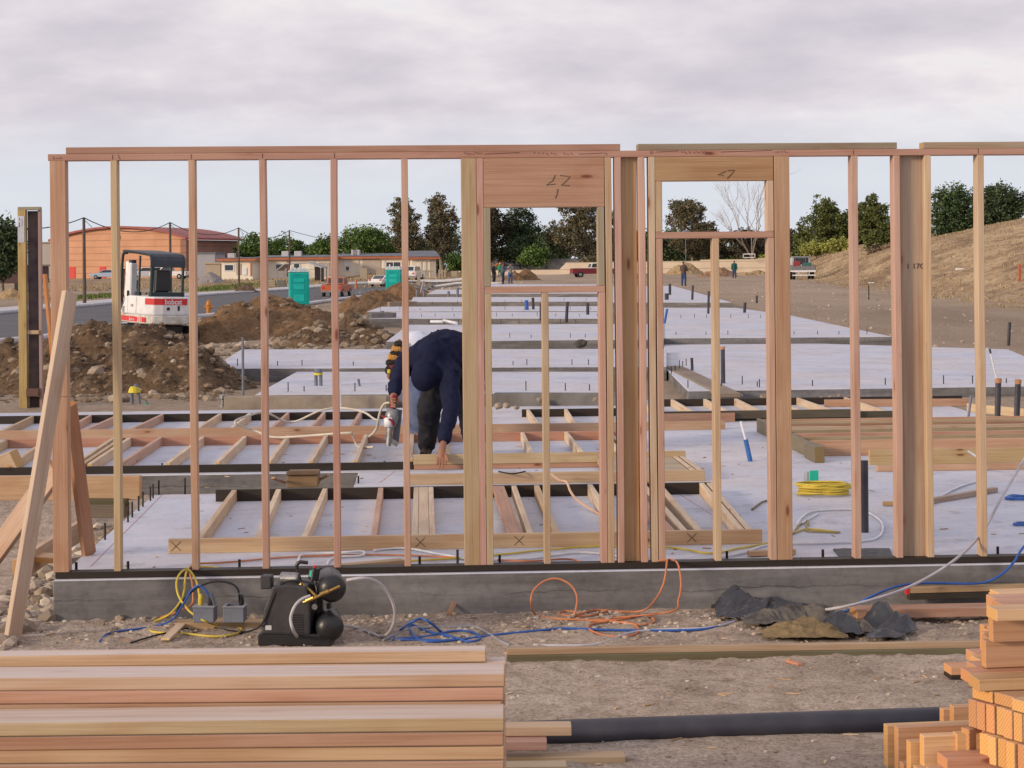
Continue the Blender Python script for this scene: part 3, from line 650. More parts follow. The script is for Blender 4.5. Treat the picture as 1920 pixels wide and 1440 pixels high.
# bunks under the stack
for i, (x, lab) in enumerate(((-.35, 'bunk timber under the right end of the left lumber stack'), (-2.6, 'bunk timber under the left end of the left lumber stack'))):
    tag(board('bunk_timber', (x, 5.05, .085), (x, 6.08, .085), .09, .088, TAN), lab, 'timber')
# low boards sticking out to the right of the stack
for a, b_, w, t, c, lab in (
  ((930, 1367, .17), (1071, 1366, .17), .089, .038, (.56, .40, .26), 'pale board end poking out beside the black pipe, upper of the pair'),
  ((930, 1394, .13), (1025, 1392, .13), .089, .038, (.50, .29, .22), 'pinkish board end poking out just below the pale one beside the pipe'),
  ((930, 1424, .05), (1172, 1424, .05), .089, .038, (.55, .42, .27), 'cream board lying on the soil at the bottom edge beside the left stack'),
  ((930, 1418, .02), (1206, 1411, .02), .12, .036, (.40, .32, .26), 'dusty grey-brown plank half sunk in the soil at the bottom centre'),
  ((930, 1441, .06), (1062, 1440, .06), .089, .038, (.58, .45, .30), 'short cream board end at the very bottom beside the left stack')):
    p, q = P(*a), P(*b_); q.y = p.y+.0
    tag(board('scrap_board', p-Vector((.3, 0, 0)), q, w, t, c), lab, 'board')
# ---------------------------------------------------------------- right pile of short blocks
BG = 'short sawn blocks in the right-hand pile'
rb = random.Random(5)
ax = Vector((cos(R(30)), sin(R(30)), 0)); pp = Vector((ax.y, -ax.x, 0))   # long axis away to the right; pp steps toward the camera
def block(p, L, w, h, c, lab, bgroup=BG, ax=ax):
    """p: centre of the near-left end"""
    o = board('timber_block', p, p+ax*L, w, h, vary(c, .10, rb), bev=.002); return tag(o, lab, 'timber block', bgroup)
BC = [(.60, .34, .19), (.64, .40, .20), (.56, .31, .20), (.62, .37, .17), (.54, .28, .17)]
GEN = 'short sawn block with an orange end face, packed in the right-hand pile'
base = P(1820, 1255, .60); 
def pxlimit(y):                                      # left outline of the pile by picture row
    pts = [(1100, 1862), (1130, 1858), (1135, 1848), (1200, 1842), (1205, 1828), (1212, 1812), (1290, 1812), (1300, 1818), (1330, 1818), (1345, 1800), (1390, 1796), (1440, 1792)]
    for (a, b), (c, d) in zip(pts, pts[1:]):
        if a <= y <= c: return b+(d-b)*(y-a)/(c-a)
    return pts[-1][1] if y > 1440 else pts[0][1]
def topx(px):                                        # top outline by picture column
    pts = [(1790, 1345), (1812, 1212), (1842, 1168), (1858, 1105), (1990, 1100)]
    for (a, b), (c, d) in zip(pts, pts[1:]):
        if a <= px <= c: return b if px < c-2 else d
    return 1105
def proj(p):
    d = p.y; xc = p.x/d; zc_ = (p.z-CZ)/d; x = xc*ca-zc_*sa; y = xc*sa+zc_*ca; return PX0+F*x, PY0-F*y
axt = Vector((cos(R(7)), sin(R(7)), 0))
z = .06
while z < .94:
    flat = z > .70
    A = axt if flat else ax; B = Vector((A.y, -A.x, 0))
    lay = rb.random() < (.25 if flat else .7)        # a course of blocks on edge or flat
    h, w = (.089, .038) if lay else (.038, .089)
    if flat: s, e_s, y0 = -.28+rb.uniform(0, .04), .20, 6.0
    else: s, e_s, y0 = 0, .75, 5.80
    py0 = proj(Vector((1.4, y0, z+h/2)))[1]; x0 = D(pxlimit(py0), py0, y0).x
    while s < e_s:
        j = rb.uniform(0, .018)+(rb.random() < .14)*.05
        p = Vector((x0, y0, z+h/2))+B*(s+w/2)+A*j
        px, py = proj(p+Vector((0, 0, h/2)))
        if flat:
            lim = pxlimit(py)+rb.uniform(-4, 16); p = p+A*((lim-px)/F*p.y/A.x); px, py = proj(p+Vector((0, 0, h/2)))
        if px < 1975 and py < 1600 and py > 1100 and (not flat or py > topx(px)-1):
            block(p, rb.choice((.37, .37, .42)), w-.0015, h-.0015, rb.choice(BC), GEN, ax=A)
        s += w+.0015
    z += h+.001
# the terrace of blocks stepping out to the left, low down
TG = 'blocks heaped at the left foot of the right-hand pile'
for (px, py, hh, ww, d, L, lab, c) in (
  (1660, 1398, .14, .038, 6.10, .5, 'tall pale timber offcut on edge, leftmost of the blocks at the foot of the pile', BC[1]),
  (1680, 1402, .14, .038, 6.02, .5, None, BC[0]), (1690, 1455, .089, .038, 5.95, .4, None, BC[2]),
  (1703, 1424, .12, .038, 5.85, .45, None, BC[3]), (1728, 1416, .13, .038, 5.80, .45, 'upright-edged block in the middle of the low heap, brighter than its neighbours', (.66, .42, .24)),
  (1756, 1392, .038, .089, 6.02, .35, 'flat pink block lying on top of the low heap', BC[4]), (1757, 1380, .038, .089, 6.04, .35, None, BC[0]),
  (1766, 1427, .038, .089, 5.72, .35, None, BC[4]), (1766, 1452, .038, .089, 5.70, .35, None, BC[2]),
  (1716, 1463, .089, .038, 5.78, .4, None, BC[1]), (1740, 1466, .089, .038, 5.7, .4, None, BC[0]), (1790, 1400, .089, .038, 5.8, .4, None, BC[3])):
    p = D(px, py, d)
    block(p, L, ww, hh, c, lab or 'short block heaped at the left foot of the right-hand pile', TG, ax=axt)
for (px, py, d) in ((1765, 1348, 6.5), (1784, 1343, 6.42)):
    block(D(px, py, d), .35, .038, .075, BC[0], 'short block standing on edge between the black pipe and the pile', TG, ax=axt)
# what carries the low heap: lower courses
for k in range(3):
    for i in range(3):
        p = D(1652+i*38, 1500+k*30, 6.0-.1*i); 
        if p.z > .05: block(p, .45, .089, .038, rb.choice(BC), 'short block heaped at the left foot of the right-hand pile', TG, ax=axt)
for (px, py, hh, c, lab) in ((1768, 1250, .04, BC[0], 'pink block lying on a black one beside the right-hand pile'), (1768, 1268, .045, DRK, 'black block on the soil under a pink one beside the pile')):
    p = P(px+8, py+4, .09 if hh == .04 else .045); q = p+Vector((.5, .04, 0))
    tag(board('timber_block', p, q, .11, hh, c), lab, 'timber block')
# ---------------------------------------------------------------- things on the soil in front of the wall
pa, pb = P(1000, 1377, .075), P(1830, 1345, .075); pb.y = pa.y+.19
o = mesh_obj('black_pipe', MB().tube([pa-Vector((.6, 0, .02)), pa, (pa+pb)/2, pb], .057, 24), M_ABS, smooth=True); tag(o, 'long black plastic pipe lying across the soil in the foreground', 'pipe')
tag(board('timber_plank', P(950, 1222, .09), P(1990, 1206, .09), .03, .038, (.44, .31, .20)), 'thin brown plank on top of the greenish one, lying along the soil', 'plank')
p, q = P(950, 1237, .055), P(1990, 1221, .055); 
tag(board('timber_plank', p, q, .038, .045, (.13, .12, .07)), 'greenish treated plank lying along the soil under a brown one', 'plank')
p, q = P(1702, 1106, .155), P(2000, 1098, .155); tag(board('timber_plank', p, q, .04, .036, (.44, .31, .18)), 'tan marked plank beside the foundation with a red painted end', 'plank')
tag(board('timber_plank', p-Vector((0, 0, .038)), q-Vector((0, 0, .038)), .045, .034, (.045, .04, .03)), 'dark plank under the tan one with the red end', 'plank')
e_ = (q-p).normalized()
o = mesh_obj('paint_band', MB().bar(p-e_*.012, p+e_*.004, .045, .044), mat('red_spray_paint', (.6, .03, .03), .6)); tag(o, 'small red plastic cap on the left end of the tan plank', 'end cap')
p, q = G(1600, 1168), G(1860, 1172); p.z = gh(p.x, p.y)+.06; q = p+Vector((.95, .10, -.01))
tag(board('timber_plank', p, q, .14, .05, (.46, .27, .19)), 'short pinkish plank behind the crumpled plastic', 'plank')
p = G(310, 1206)+Vector((0, 0, .02)); q = G(343, 1178)+Vector((0, 0, .03)); tag(board('wood_scrap', p, q, .05, .012, PALE), 'thin pale wood scrap on the soil by the yellow cord', 'wood scrap')
p = G(330, 1178)+Vector((0, 0, .02)); q = G(510, 1176)+Vector((0, 0, .02)); q.y = p.y+.02
tag(board('timber_plank', p, q, .10, .038, (.48, .33, .18)), 'flat plank carrying the two grey outlet boxes', 'plank')
tag(board('wood_scrap', D(863, 1108, 10.62), D(842, 1151, 10.45), .028, .012, (.42, .25, .16), up=(0, 1, 0)), 'thin stick leaning on the foundation below the crack', 'wood scrap')
tag(board('wood_scrap', G(1478, 1243)+Vector((0, 0, .01)), G(1500, 1250)+Vector((0, 0, .01)), .03, .014, (.6, .3, .2)), 'small pink wood chip on the soil before the long plank', 'wood scrap')
M_BROKEN = mat('broken_concrete', (.42, .38, .35), .9, .2, 5)
# wood beside the left end of the wall
tag(board('wall_brace', P(22, 1204, .045), D(131, 548, 10.37), .089, .038, (.55, .41, .30), up=(.75, -.55, .1)), 'long pale brace leaning from the soil to the corner post, in front', 'brace')
tag(board('wall_brace', P(167, 1040, S1), D(130, 760, 10.60), .089, .038, (.46, .23, .12), up=(.6, -.5, 0)), 'darker red-brown brace behind the corner post, standing on the slab edge', 'brace')
tag(board('wall_brace', D(-45, 1088, 11.5), D(104, 880, 10.66), .135, .038, (.52, .36, .26), up=(.3, -.75, .5)), 'pinkish brace slanting down left behind the corner post', 'brace')
p = P(30, 1080, .10); q = P(168, 990, .10); q = p+(q-p)*.98
tag(board('form_board', p+Vector((0, 0, .03)), q+Vector((0, 0, .03)), .045, .15, (.55, .37, .25)), 'form timber lying beside the left slab edge, its sawn end to the camera', 'form board')
tag(board('form_board', P(72, 1050, .14), P(102, 1042, .14), .2, .038, (.55, .34, .18)), 'short orange-brown offcut at the corner of the foundation', 'wood offcut')
p, q = D(-40, 915, 14.2), D(264, 914, 14.2)
bm_ = board('timber_beam', p, q, .089, .185, (.50, .32, .18)); tag(bm_, 'thick timber beam with metal straps lying left of the slab', 'beam')
for px in (238, 262):
    c = D(px, 914, 14.15); L_ = bm_.matrix_local.inverted() @ c
    mesh_obj('metal_strap', MB().box((L_.x-.012, -.050, -.098), (L_.x+.012, .050, .097)), M_STEEL, bm_)
tag(board('timber_block', D(160, 943, 14.1), D(238, 943, 14.1), .14, .06, (.10, .09, .045)), 'greenish block carrying the right end of the thick beam', 'timber block')
tag(board('timber_block', D(160, 956, 14.1), D(238, 956, 14.1), .18, .10, (.18, .14, .10)), 'dark sunk block at the bottom of the beam support', 'timber block')
tag(board('timber_block', P(-20, 880, .30), P(32, 860, .42), .089, .16, (.52, .38, .26), up=(0, -.4, 1)), 'pale timber end at the left picture edge beside the middle frame', 'timber block')
# rocks
def rock_bm(r, seed, sub=2, flat=.75):
    bm = bmesh.new(); bmesh.ops.create_icosphere(bm, subdivisions=sub, radius=1)
    o = Vector((seed*3.7, seed*1.3, seed*.7))
    for v in bm.verts:
        n = N.noise(v.co*1.1+o)*.45+N.noise(v.co*2.7+o)*.18
        v.co = v.co*(1+n); v.co.z *= flat; v.co *= r
    return bm
M_ROCK = mat('pale_stone', (.36, .29, .22), .9, .22, 7, c2=(.19, .15, .115), bmp=.5)
M_ROCK2 = mat('brown_stone', (.27, .20, .145), .9, .25, 6, c2=(.12, .085, .06), bmp=.5)
def rock(p, r, lab, grp=None, m=None, seed=None, name='rock'):
    seed = seed if seed is not None else rs.uniform(0, 90)
    o = mesh_obj(name, rock_bm(r, seed), m or M_ROCK, loc=p, rot=(0, 0, rs.uniform(0, 6)), smooth=False); return tag(o, lab, 'rock', grp)
for (x, y, px, lab) in ((82, 1110, 34, 'pale rounded rock at the corner of the foundation'), (72, 1090, 20, 'small rock resting against the corner of the foundation'), (95, 1142, 16, 'tan rock at the foot of the foundation corner'), (70, 1122, 26, 'brown rock among those at the foundation corner'),
                         (225, 1158, 20, 'rock in front of the cracked part of the foundation'), (292, 1158, 15, 'rock left of the cords at the foundation foot'), (75, 1182, 12, 'pebble rock on the soil near the pale brace'), (193, 1169, 9, 'small stone in the gravel left of the cords'), (208, 1184, 14, 'stone beside the blue hose end'), (478, 1157, 24, 'round rock between the outlet boxes and the compressor'),
                         (105, 1205, 9, 'stone just behind the lumber stack at left'), (487, 1203, 16, 'rock at the foot of the compressor'), (510, 1206, 12, 'flat stone at the foot of the compressor'), (1050, 1168, 10, 'stone inside the orange cord coil'), (1423, 1178, 12, 'stone left of the crumpled plastic'), (863, 1192, 9, 'stone inside the blue hose coil'),
                         (1592, 1241, 9, 'blue-grey stone on the soil before the long plank'), (1454, 1408, 12, 'grey stone on the soil below the pipe'), (1405, 1180, 8, 'small stone by the white hose')):
    g = G(x, y+px*.3); r = px*g.y/F/2
    rock(g+Vector((0, 0, r*.35)), r, lab, 'loose rocks by the foundation')
# gravel: uncounted pebbles along the wall foot and over the soil
def gravel(name, n, area, smin, smax, m, seed):
    rr = random.Random(seed); b = MB()
    ico = bmesh.new(); bmesh.ops.create_icosphere(ico, subdivisions=1, radius=1); vv = [v.co.copy() for v in ico.verts]; ff = [tuple(v.index for v in f.verts) for f in ico.faces]; ico.free()
    for _ in range(n):
        x, y = area(rr)
        if x is None: continue
        s = smin+(smax-smin)*rr.random()**3; a = rr.uniform(0, 6.28); sx, sy, sz = s*rr.uniform(.7, 1.3), s*rr.uniform(.7, 1.2), s*rr.uniform(.4, .8)
        z = gh(x, y)+sz*.25
        b.add([(x+(v.x*cos(a)-v.y*sin(a))*sx*(1+.25*rr.uniform(-1, 1)), y+(v.x*sin(a)+v.y*cos(a))*sy, z+v.z*sz) for v in vv], ff)
    o = mesh_obj(name, b, m); return tag(o, kind='stuff')
def gm(name, stops):
    m, t, ns, ls, bs = newmat(name); bs.inputs['Roughness'].default_value = .95
    g = ns.new('ShaderNodeNewGeometry'); ls.new(ramp(ns, ls, g.outputs['Random Per Island'], stops), bs.inputs['Base Color']); return m
M_GRAV = gm('gravel', [(0, (.20, .155, .12)), (.5, (.36, .295, .24)), (.85, (.46, .39, .32)), (1, (.58, .52, .46))])
def ar1(r):
    y = 10.55-abs(r.gauss(0, .38)); x = r.uniform(-3.2, 3.4)
    return (x, y) if y < 10.42+.0487*(x+2.6) else (None, None)
def ar2(r): return r.uniform(-3.4, 3.6), r.uniform(6.4, 10.3)
def ar3(r): return r.uniform(-3.4, -2.66), r.uniform(9.0, 14.5)
gravel('gravel', 4000, ar1, .004, .021, M_GRAV, 1)
gravel('scattered_pebbles', 2600, ar2, .003, .014, M_GRAV, 2)
gravel('rubble', 700, ar3, .015, .09, M_GRAV, 3)
# ---------------------------------------------------------------- cords and hoses
cord('extension_cord', 'yellow extension cord looping down from the bottom plate to the grey outlet box', 'cord', [(375, 1128, 10.22), (371, 1100, 10.3), (362, 1078, 10.36), (350, 1068, 10.42), (338, 1075, 10.3), (331, 1092, 10.25), (334, 1115, 10.2), (346, 1135, 10.15), (360, 1150, 10.1), (385, 1165, 10.0), (415, 1177, None), (452, 1181, None), (440, 1192, None), (400, 1196, None), (340, 1190, None), (290, 1188, None), (280, 1180, None), (290, 1168, None), (320, 1150, 10.15), (342, 1120, 10.2), (348, 1080, 10.35), (352, 1068, 10.45), (362, 1062, 10.6), (400, 1064, S1+.01), (450, 1068, S1+.01), (620, 1063, S1+.01), (760, 1052, S1+.01), (880, 1045, S1+.01), (1100, 1025, S1+.012), (1250, 1026, S1+.012), (1330, 1037, S1+.01), (1385, 1028, S1+.01), (1440, 1018, S1+.01), (1480, 1002, S1+.01), (1515, 992, S1+.01), (1575, 998, S1+.01)], .0062, M_YEL)
cord('blue_hose', 'blue cable looping beside the yellow cord into the left outlet box', 'hose', [(187, 1206, None), (200, 1192, None), (225, 1186, None), (265, 1181, None), (300, 1174, None), (325, 1160, 10.1), (345, 1130, 10.15), (358, 1108, 10.2), (372, 1098, 10.2), (385, 1105, 10.2), (392, 1120, 10.2), (396, 1134, 10.2)], .006, M_BLU)
cord('dark_cable', 'thin black cable on the soil in front of the plank with the outlet boxes', 'cable', [(245, 1208, None), (285, 1196, None), (345, 1182, None), (390, 1178, None), (430, 1185, None), (460, 1188, None)], .005, M_RUBBER)
cord('power_cord', 'black cord arching from the left outlet box to the right one', 'cord', [(325, 1160, 10.1), (345, 1125, 10.2), (370, 1102, 10.2), (400, 1091, 10.2), (430, 1093, 10.2), (446, 1105, 10.2), (449, 1130, 10.2)], .0055, M_RUBBER)
cord('power_cord', 'black power cord of the compressor lying down to the soil', 'cord', [(600, 1098, 9.7), (560, 1089, 9.72), (530, 1094, 9.72), (515, 1115, 9.7), (505, 1140, 9.7), (497, 1160, 9.7), (485, 1176, 9.72), (465, 1187, None), (450, 1190, None)], .005, M_RUBBER)
cord('extension_cord', 'orange extension cord coiled on the soil and looping over the bottom plate', 'cord', [(300, 1160, None), (325, 1150, 10.2), (358, 1135, 10.3), (362, 1115, 10.34), (360, 1090, 10.38), (356, 1072, 10.45), (365, 1058, S1+.02), (430, 1054, S1+.01), (550, 1044, S1+.01), (700, 1040, S1+.01), (830, 1044, S1+.01), (980, 1052, S1+.01), (1060, 1048, S1+.01), (1110, 1056, S1+.01), (1200, 1056, S1+.01), (1246, 1050, S1+.06), (1250, 1056, 10.45), (1244, 1095, 10.38), (1228, 1125, 10.3), (1205, 1145, 10.2), (1160, 1149, None), (1120, 1146, None), (1090, 1152, None), (1060, 1148, None), (1050, 1155, None), (1100, 1158, None), (1150, 1144, None), (1130, 1141, None), (1085, 1155, None), (1079, 1150, 10.2), (1082, 1120, 10.25), (1070, 1097, 10.3), (1045, 1085, 10.32), (1020, 1090, 10.3), (1000, 1108, 10.25), (996, 1130, 10.2), (1005, 1155, None), (1050, 1163, None), (1120, 1165, None), (1165, 1164, None), (1210, 1156, None), (1228, 1168, None), (1200, 1174, None), (1150, 1168, None), (1100, 1166, None), (1165, 1160, None), (1260, 1146, 10.22), (1272, 1125, 10.3), (1277, 1095, 10.36), (1272, 1060, 10.42), (1262, 1050, S1+.05), (1250, 1050, S1+.04)], .0058, M_ORC, 5)
cord('extension_cord', 'small ring of orange cord lying nearest the long plank', 'cord', [(1165, 1168, None), (1190, 1174, None), (1198, 1185, None), (1185, 1194, None), (1150, 1196, None), (1120, 1190, None), (1103, 1180, None), (1112, 1172, None), (1140, 1168, None)], .0058, M_ORC)
cord('blue_hose', 'blue air hose tangled behind the lumber stack and running right along the soil', 'hose', [(735, 1205, None), (750, 1185, None), (770, 1168, 9.75), (790, 1160, 9.75), (810, 1170, 9.75), (828, 1188, None), (850, 1202, None), (800, 1203, None), (745, 1201, None), (800, 1196, None), (850, 1186, None), (885, 1188, None), (900, 1200, None), (880, 1206, None), (850, 1198, None), (800, 1186, None), (775, 1175, None), (768, 1182, None), (790, 1204, None), (850, 1203, None), (930, 1193, None), (1020, 1184, None), (1060, 1181, None), (1150, 1184, None), (1250, 1185, None), (1330, 1181, None), (1390, 1165, None), (1480, 1170, None), (1580, 1150, None), (1620, 1125, 10.2), (1680, 1100, 10.35), (1740, 1093, 10.5), (1830, 1094, 10.55), (1870, 1082, 10.55), (1900, 1055, 10.6), (1925, 1020, 10.7), (1990, 980, 10.8)], .0072, M_BLU)
cord('air_hose', 'pale grey air hose sweeping up from the soil over the bottom plate at right', 'hose', [(1000, 1213, None), (1100, 1210, 9.6), (1140, 1205, None), (1180, 1190, None), (1230, 1184, None), (1330, 1180, None), (1400, 1163, None), (1500, 1150, None), (1570, 1140, 10.0), (1650, 1120, 10.1), (1720, 1093, 10.3), (1790, 1050, 10.5), (1840, 1000, 10.8), (1880, 930, 11.2), (1915, 870, 11.6), (1960, 790, 12.2)], .0085, M_WHC)
cord('air_hose', 'dull grey hose lying behind the rear end of the lumber stack', 'hose', [(718, 1204, None), (760, 1185, None), (800, 1179, None), (850, 1178, None), (890, 1178, None), (915, 1190, None), (935, 1203, None), (955, 1213, None)], .008, M_GRH)
cord('air_hose', 'pale ring of air hose plugged into the compressor, standing in a wide loop', 'hose', [(650, 1088, 9.55), (680, 1084, 9.55), (705, 1090, 9.6), (725, 1108, 9.65), (738, 1135, 9.7), (740, 1160, 9.75), (730, 1185, 9.78), (715, 1196, None), (700, 1192, None), (670, 1180, None), (640, 1172, 9.9)], .0085, M_WHC)
cord('air_hose', 'greyish hose curving down in front of the black compressor', 'hose', [(582, 1117, 9.5), (565, 1124, 9.48), (552, 1138, 9.46), (545, 1160, 9.46), (550, 1182, 9.46), (562, 1202, None), (572, 1212, None)], .0085, M_WHC)
cord('air_hose', 'whitish hose lying on the slab behind the compressor', 'hose', [(560, 1052, S1+.01), (570, 1040, S1+.01), (640, 1036, S1+.03), (680, 1034, S1+.03), (676, 1042, S1+.01), (625, 1046, S1+.01), (612, 1062, S1+.01)], .008, M_PVC)
cord('air_hose', 'whitish hose snaking over the slab past the second window bay', 'hose', [(700, 1032, S1+.01), (760, 1028, S1+.01), (830, 1040, S1+.01), (900, 1050, S1+.01), (1000, 1046, S1+.01), (1100, 1036, S1+.01), (1240, 1052, S1+.01), (1380, 1040, S1+.01), (1440, 1022, S1+.01), (1560, 1018, S1+.01), (1640, 1010, S1+.01), (1655, 985, S1+.01), (1635, 965, S1+.01), (1600, 955, S1+.01), (1520, 960, S1+.01), (1495, 985, S1+.01), (1535, 962, S1+.01)], .007, M_PVC)
cord('air_hose', 'white hose along the slab beside the scrap plank at right', 'hose', [(1735, 955, S1+.01), (1765, 930, S1+.01), (1800, 912, S1+.01), (1835, 900, S1+.01), (1850, 880, S1+.01), (1838, 862, 13.2), (1815, 846, 13.6)], .008, M_PVC)
cord('air_hose', 'cream air hose looping over the lying frames to the nail gun', 'hose', [(700, 838, S1+.1), (672, 838, S1+.05), (660, 815, 17.4), (645, 812, 17.4), (520, 820, S1+.1), (480, 808, S1+.1), (440, 792, 18.5), (470, 778, 19), (500, 774, 19.2), (545, 792, S1+.1), (600, 770, 19.4), (640, 765, 19.4), (680, 772, 19), (702, 786, 18), (712, 790, 17.4), (700, 812, 16.8), (692, 818, 16.7), (705, 806, 16.4), (712, 775, 16.3), (720, 758, 16.25), (731, 755, 16.2)], .011, mat('cream_hose', (.60, .55, .46), .45))
cord('extension_cord', 'pale orange cord trailing over the front frame behind the first window bay', 'cord', [(1030, 886, S1+.1), (1048, 900, 13.9), (1062, 904, 13.7), (1070, 922, 13.5), (1085, 940, S1+.05), (1120, 962, S1+.01), (1160, 985, S1+.01), (1180, 1010, S1+.1), (1200, 1040, S1+.01), (1240, 1050, S1+.01)], .009, mat('pale_orange_cord', (.62, .40, .28), .5))
cord('dark_cable', 'thin black cable on the lying frame right of the worker', 'cable', [(935, 884, 14.8), (960, 888, 14.7), (985, 884, 14.8)], .006, M_RUBBER)
def coil(name, label, cat, px, py, z, rx, ry, turns, r, m, seed, tails=(), group=None, hgt=.01):
    rr = random.Random(seed); c = P(px, py, z); pts = []
    for i in range(turns*10):
        a = 2*pi*i/10; k = 1+rr.uniform(-.16, .16); pts.append(c+Vector((rx*k*cos(a), ry*k*sin(a), r+hgt*i/turns/10*turns*.25+rr.uniform(0, .006))))
    pts += [P(*t) for t in tails]
    o = mesh_obj(name, MB().tube(cr(pts, 4), r, 7), m, smooth=True); return tag(o, label, cat, group)
coil('extension_cord', 'coil of bright yellow cord lying on the slab beside the tall stub pipe', 'cord coil', 1543, 928, S1, .19, .13, 11, .007, M_YEL, 4, hgt=.03)
coil('blue_hose', 'tangled blue hose coil on the slab at the right picture edge', 'hose coil', 1915, 937, S1, .10, .08, 5, .008, M_BLU, 5)
coil('blue_hose', 'loop of blue hose on the slab at the far right, behind the last stud', 'hose coil', 1918, 986, S1, .06, .05, 2, .008, M_BLU, 6)
cord('extension_cord', 'short dusty yellow cord end trailing on the slab behind the post', 'cord', [(1488, 1000, S1+.01), (1498, 985, S1+.01), (1515, 976, S1+.01), (1512, 994, S1+.01), (1540, 997, S1+.01), (1575, 998, S1+.01)], .007, mat('dusty_yellow_cord', (.34, .28, .12), .7))
cord('extension_cord', 'brownish cord end on the slab right of the big frame', 'cord', [(1410, 955, S1+.01), (1428, 942, S1+.01), (1440, 938, S1+.01), (1455, 930, S1+.01), (1475, 934, S1+.01)], .007, mat('brown_cord', (.2, .15, .08), .7))
# ---------------------------------------------------------------- outlet boxes
for (px, nm, lab) in ((385, 'a', 'grey metal outlet box with yellow and blue cords plugged in'), (441, 'b', 'grey metal outlet box with one black cord and raised lid')):
    c = D(px, 1165, 10.05); t = thing('outlet_box', lab, 'outlet box', c, R(-3), 'outlet boxes')
    s = .0185*1.02
    mesh_obj('body', MB().box((-.058, -.045, .0), (.058, .045, .083)).bevel(.004), M_GRAYP, t)
    mesh_obj('rim', MB().box((-.062, -.048, .083), (.062, .048, .090)).bevel(.002), mat('light_grey_plastic', (.27, .29, .33), .5), t)
    mesh_obj('plug', MB().lathe([(.013, .09), (.015, .10), (.014, .13), (.007, .15)], 10, M=Matrix.Translation((-.025 if nm == 'a' else .035, 0, 0))), M_YEL if nm == 'a' else M_BLACK, t)
    if nm == 'a': mesh_obj('plug', MB().lathe([(.015, .09), (.017, .10), (.014, .13), (.007, .155)], 10, M=Matrix.Translation((.03, 0, 0))), M_BLACK, t)
    mesh_obj('lid', MB().bar((-.045, .0, .09) if nm == 'b' else (.055, 0, .09), (.02, .0, .15) if nm == 'b' else (.035, 0, .155), .07, .004, (0, 1, 0) if False else (-.6, 0, .6)), M_GRAYP, t)
# ---------------------------------------------------------------- compressor
cp = P(572, 1203, .04); ct = thing('air_compressor', 'black twin-tank air compressor with brass fittings standing by the foundation', 'air compressor', cp, R(-4))
s = cp.y/F
def C(px, py, y=0): return Vector(((px-572)*s, y, (1203-py)*s))
bmx = MB().box((-.23, -.13, 0), (.165, .14, .065)); mesh_obj('base', bmx.bevel(.008), M_BLACK, ct)
M_SHR = mat('dusty_black_shroud', (.032, .032, .038), .5, .2, 6, c2=(.06, .058, .06))
sh_ = MB(); A = [(498, 1180), (503, 1135), (520, 1092), (548, 1088), (583, 1092), (590, 1120), (590, 1182)]
mm = Matrix(((1, 0, 0, 0), (0, 0, -1, 0), (0, 1, 0, 0), (0, 0, 0, 1)))
sh_.prism([((x-572)*s, (1203-y)*s) for x, y in A][::-1], -.10, .13, M=mm)
shr = mesh_obj('shroud', sh_.bevel(.012, 2), M_SHR, ct)
vt = MB()
for k in range(8): vt.box((-.055, -.1345, .075+.013*k), (.015, -.1305, .080+.013*k))
mesh_obj('vent', vt, M_RUBBER, shr)
mesh_obj('sticker', MB().box((-.198+.01, -.1325, .088), (-.165+.01, -.1305, .112)), mat('white_sticker', (.6, .6, .65), .5), shr)
mt = MB().lathe([(.030, 0), (.033, .004), (.033, .09), (.028, .1)], 16, M=Matrix.Translation(C(530, 1082, -.03)) @ Matrix.Rotation(R(90), 4, 'Y') @ Matrix.Rotation(R(8), 4, 'X'))
mesh_obj('motor', mt, M_STEEL, ct, smooth=False)
mesh_obj('air_filter', MB().box(C(493, 1101, -.07), C(514, 1076, .0)).bevel(.006), M_SHR, ct)
for (x, y) in ((632, 1097), (627, 1169)):
    M = Matrix.Translation(C(x, y, -.12)) @ Matrix.Rotation(R(-90), 4, 'X') @ Matrix.Rotation(R(-14), 4, 'Y')
    r = .0745
    mesh_obj('tank', MB().lathe([(.002, -.028), (r*.35, -.025), (r*.65, -.016), (r*.88, .0), (r, .022), (r, .26), (r*.85, .285), (.01, .30)], 28, M=M), M_BLACK, ct, smooth=True)
mesh_obj('tank_bracket', MB().bar(C(618, 1130, 0), C(618, 1140, 0), .02, .05, (0, 1, 0)).bar(C(600, 1100, .02), C(600, 1190, .02), .03, .03, (0, 1, 0)), M_BLACK, ct)
hd = mesh_obj('handle', MB().tube(cr([C(567, 1100, -.02), C(562, 1075, -.02), C(559, 1060, -.02), (C(564, 1053, -.02)), C(572, 1053, -.02), C(580, 1054, -.02)], 5), .010, 10), M_BLACK, ct, smooth=True)
sw = mesh_obj('pressure_switch', MB().box((-.02, -.03, -.03), (.022, .03, .036)).bevel(.004), M_BLACK, ct, loc=C(593, 1074, -.05), rot=(0, R(10), R(28)))
mesh_obj('green_label', MB().box((-.0215, -.022, -.014), (-.0202, .012, .02)), mat('green_label', (.05, .5, .35), .5), sw)
mesh_obj('red_knob', MB().lathe([(.007, .036), (.009, .038), (.009, .046), (.004, .050)], 10), M_REDP, sw)
M_BRASS = mat('brass', (.42, .27, .09), .35, .2, 20, .8)
mesh_obj('fitting', MB().tube([C(580, 1119, -.16), C(600, 1111, -.17), C(648, 1089, -.16)], .0085, 10).tube([C(586, 1116, -.162), C(600, 1110, -.168)], .012, 8).tube([C(612, 1104, -.168), C(628, 1098, -.166)], .012, 8), M_BRASS, ct)
mesh_obj('valve', MB().tube([C(570, 1088, -.09), C(590, 1100, -.11), C(603, 1108, -.15)], .008, 8).ell(C(572, 1090, -.10), (.011, .011, .011), 8), M_BRASS, ct)
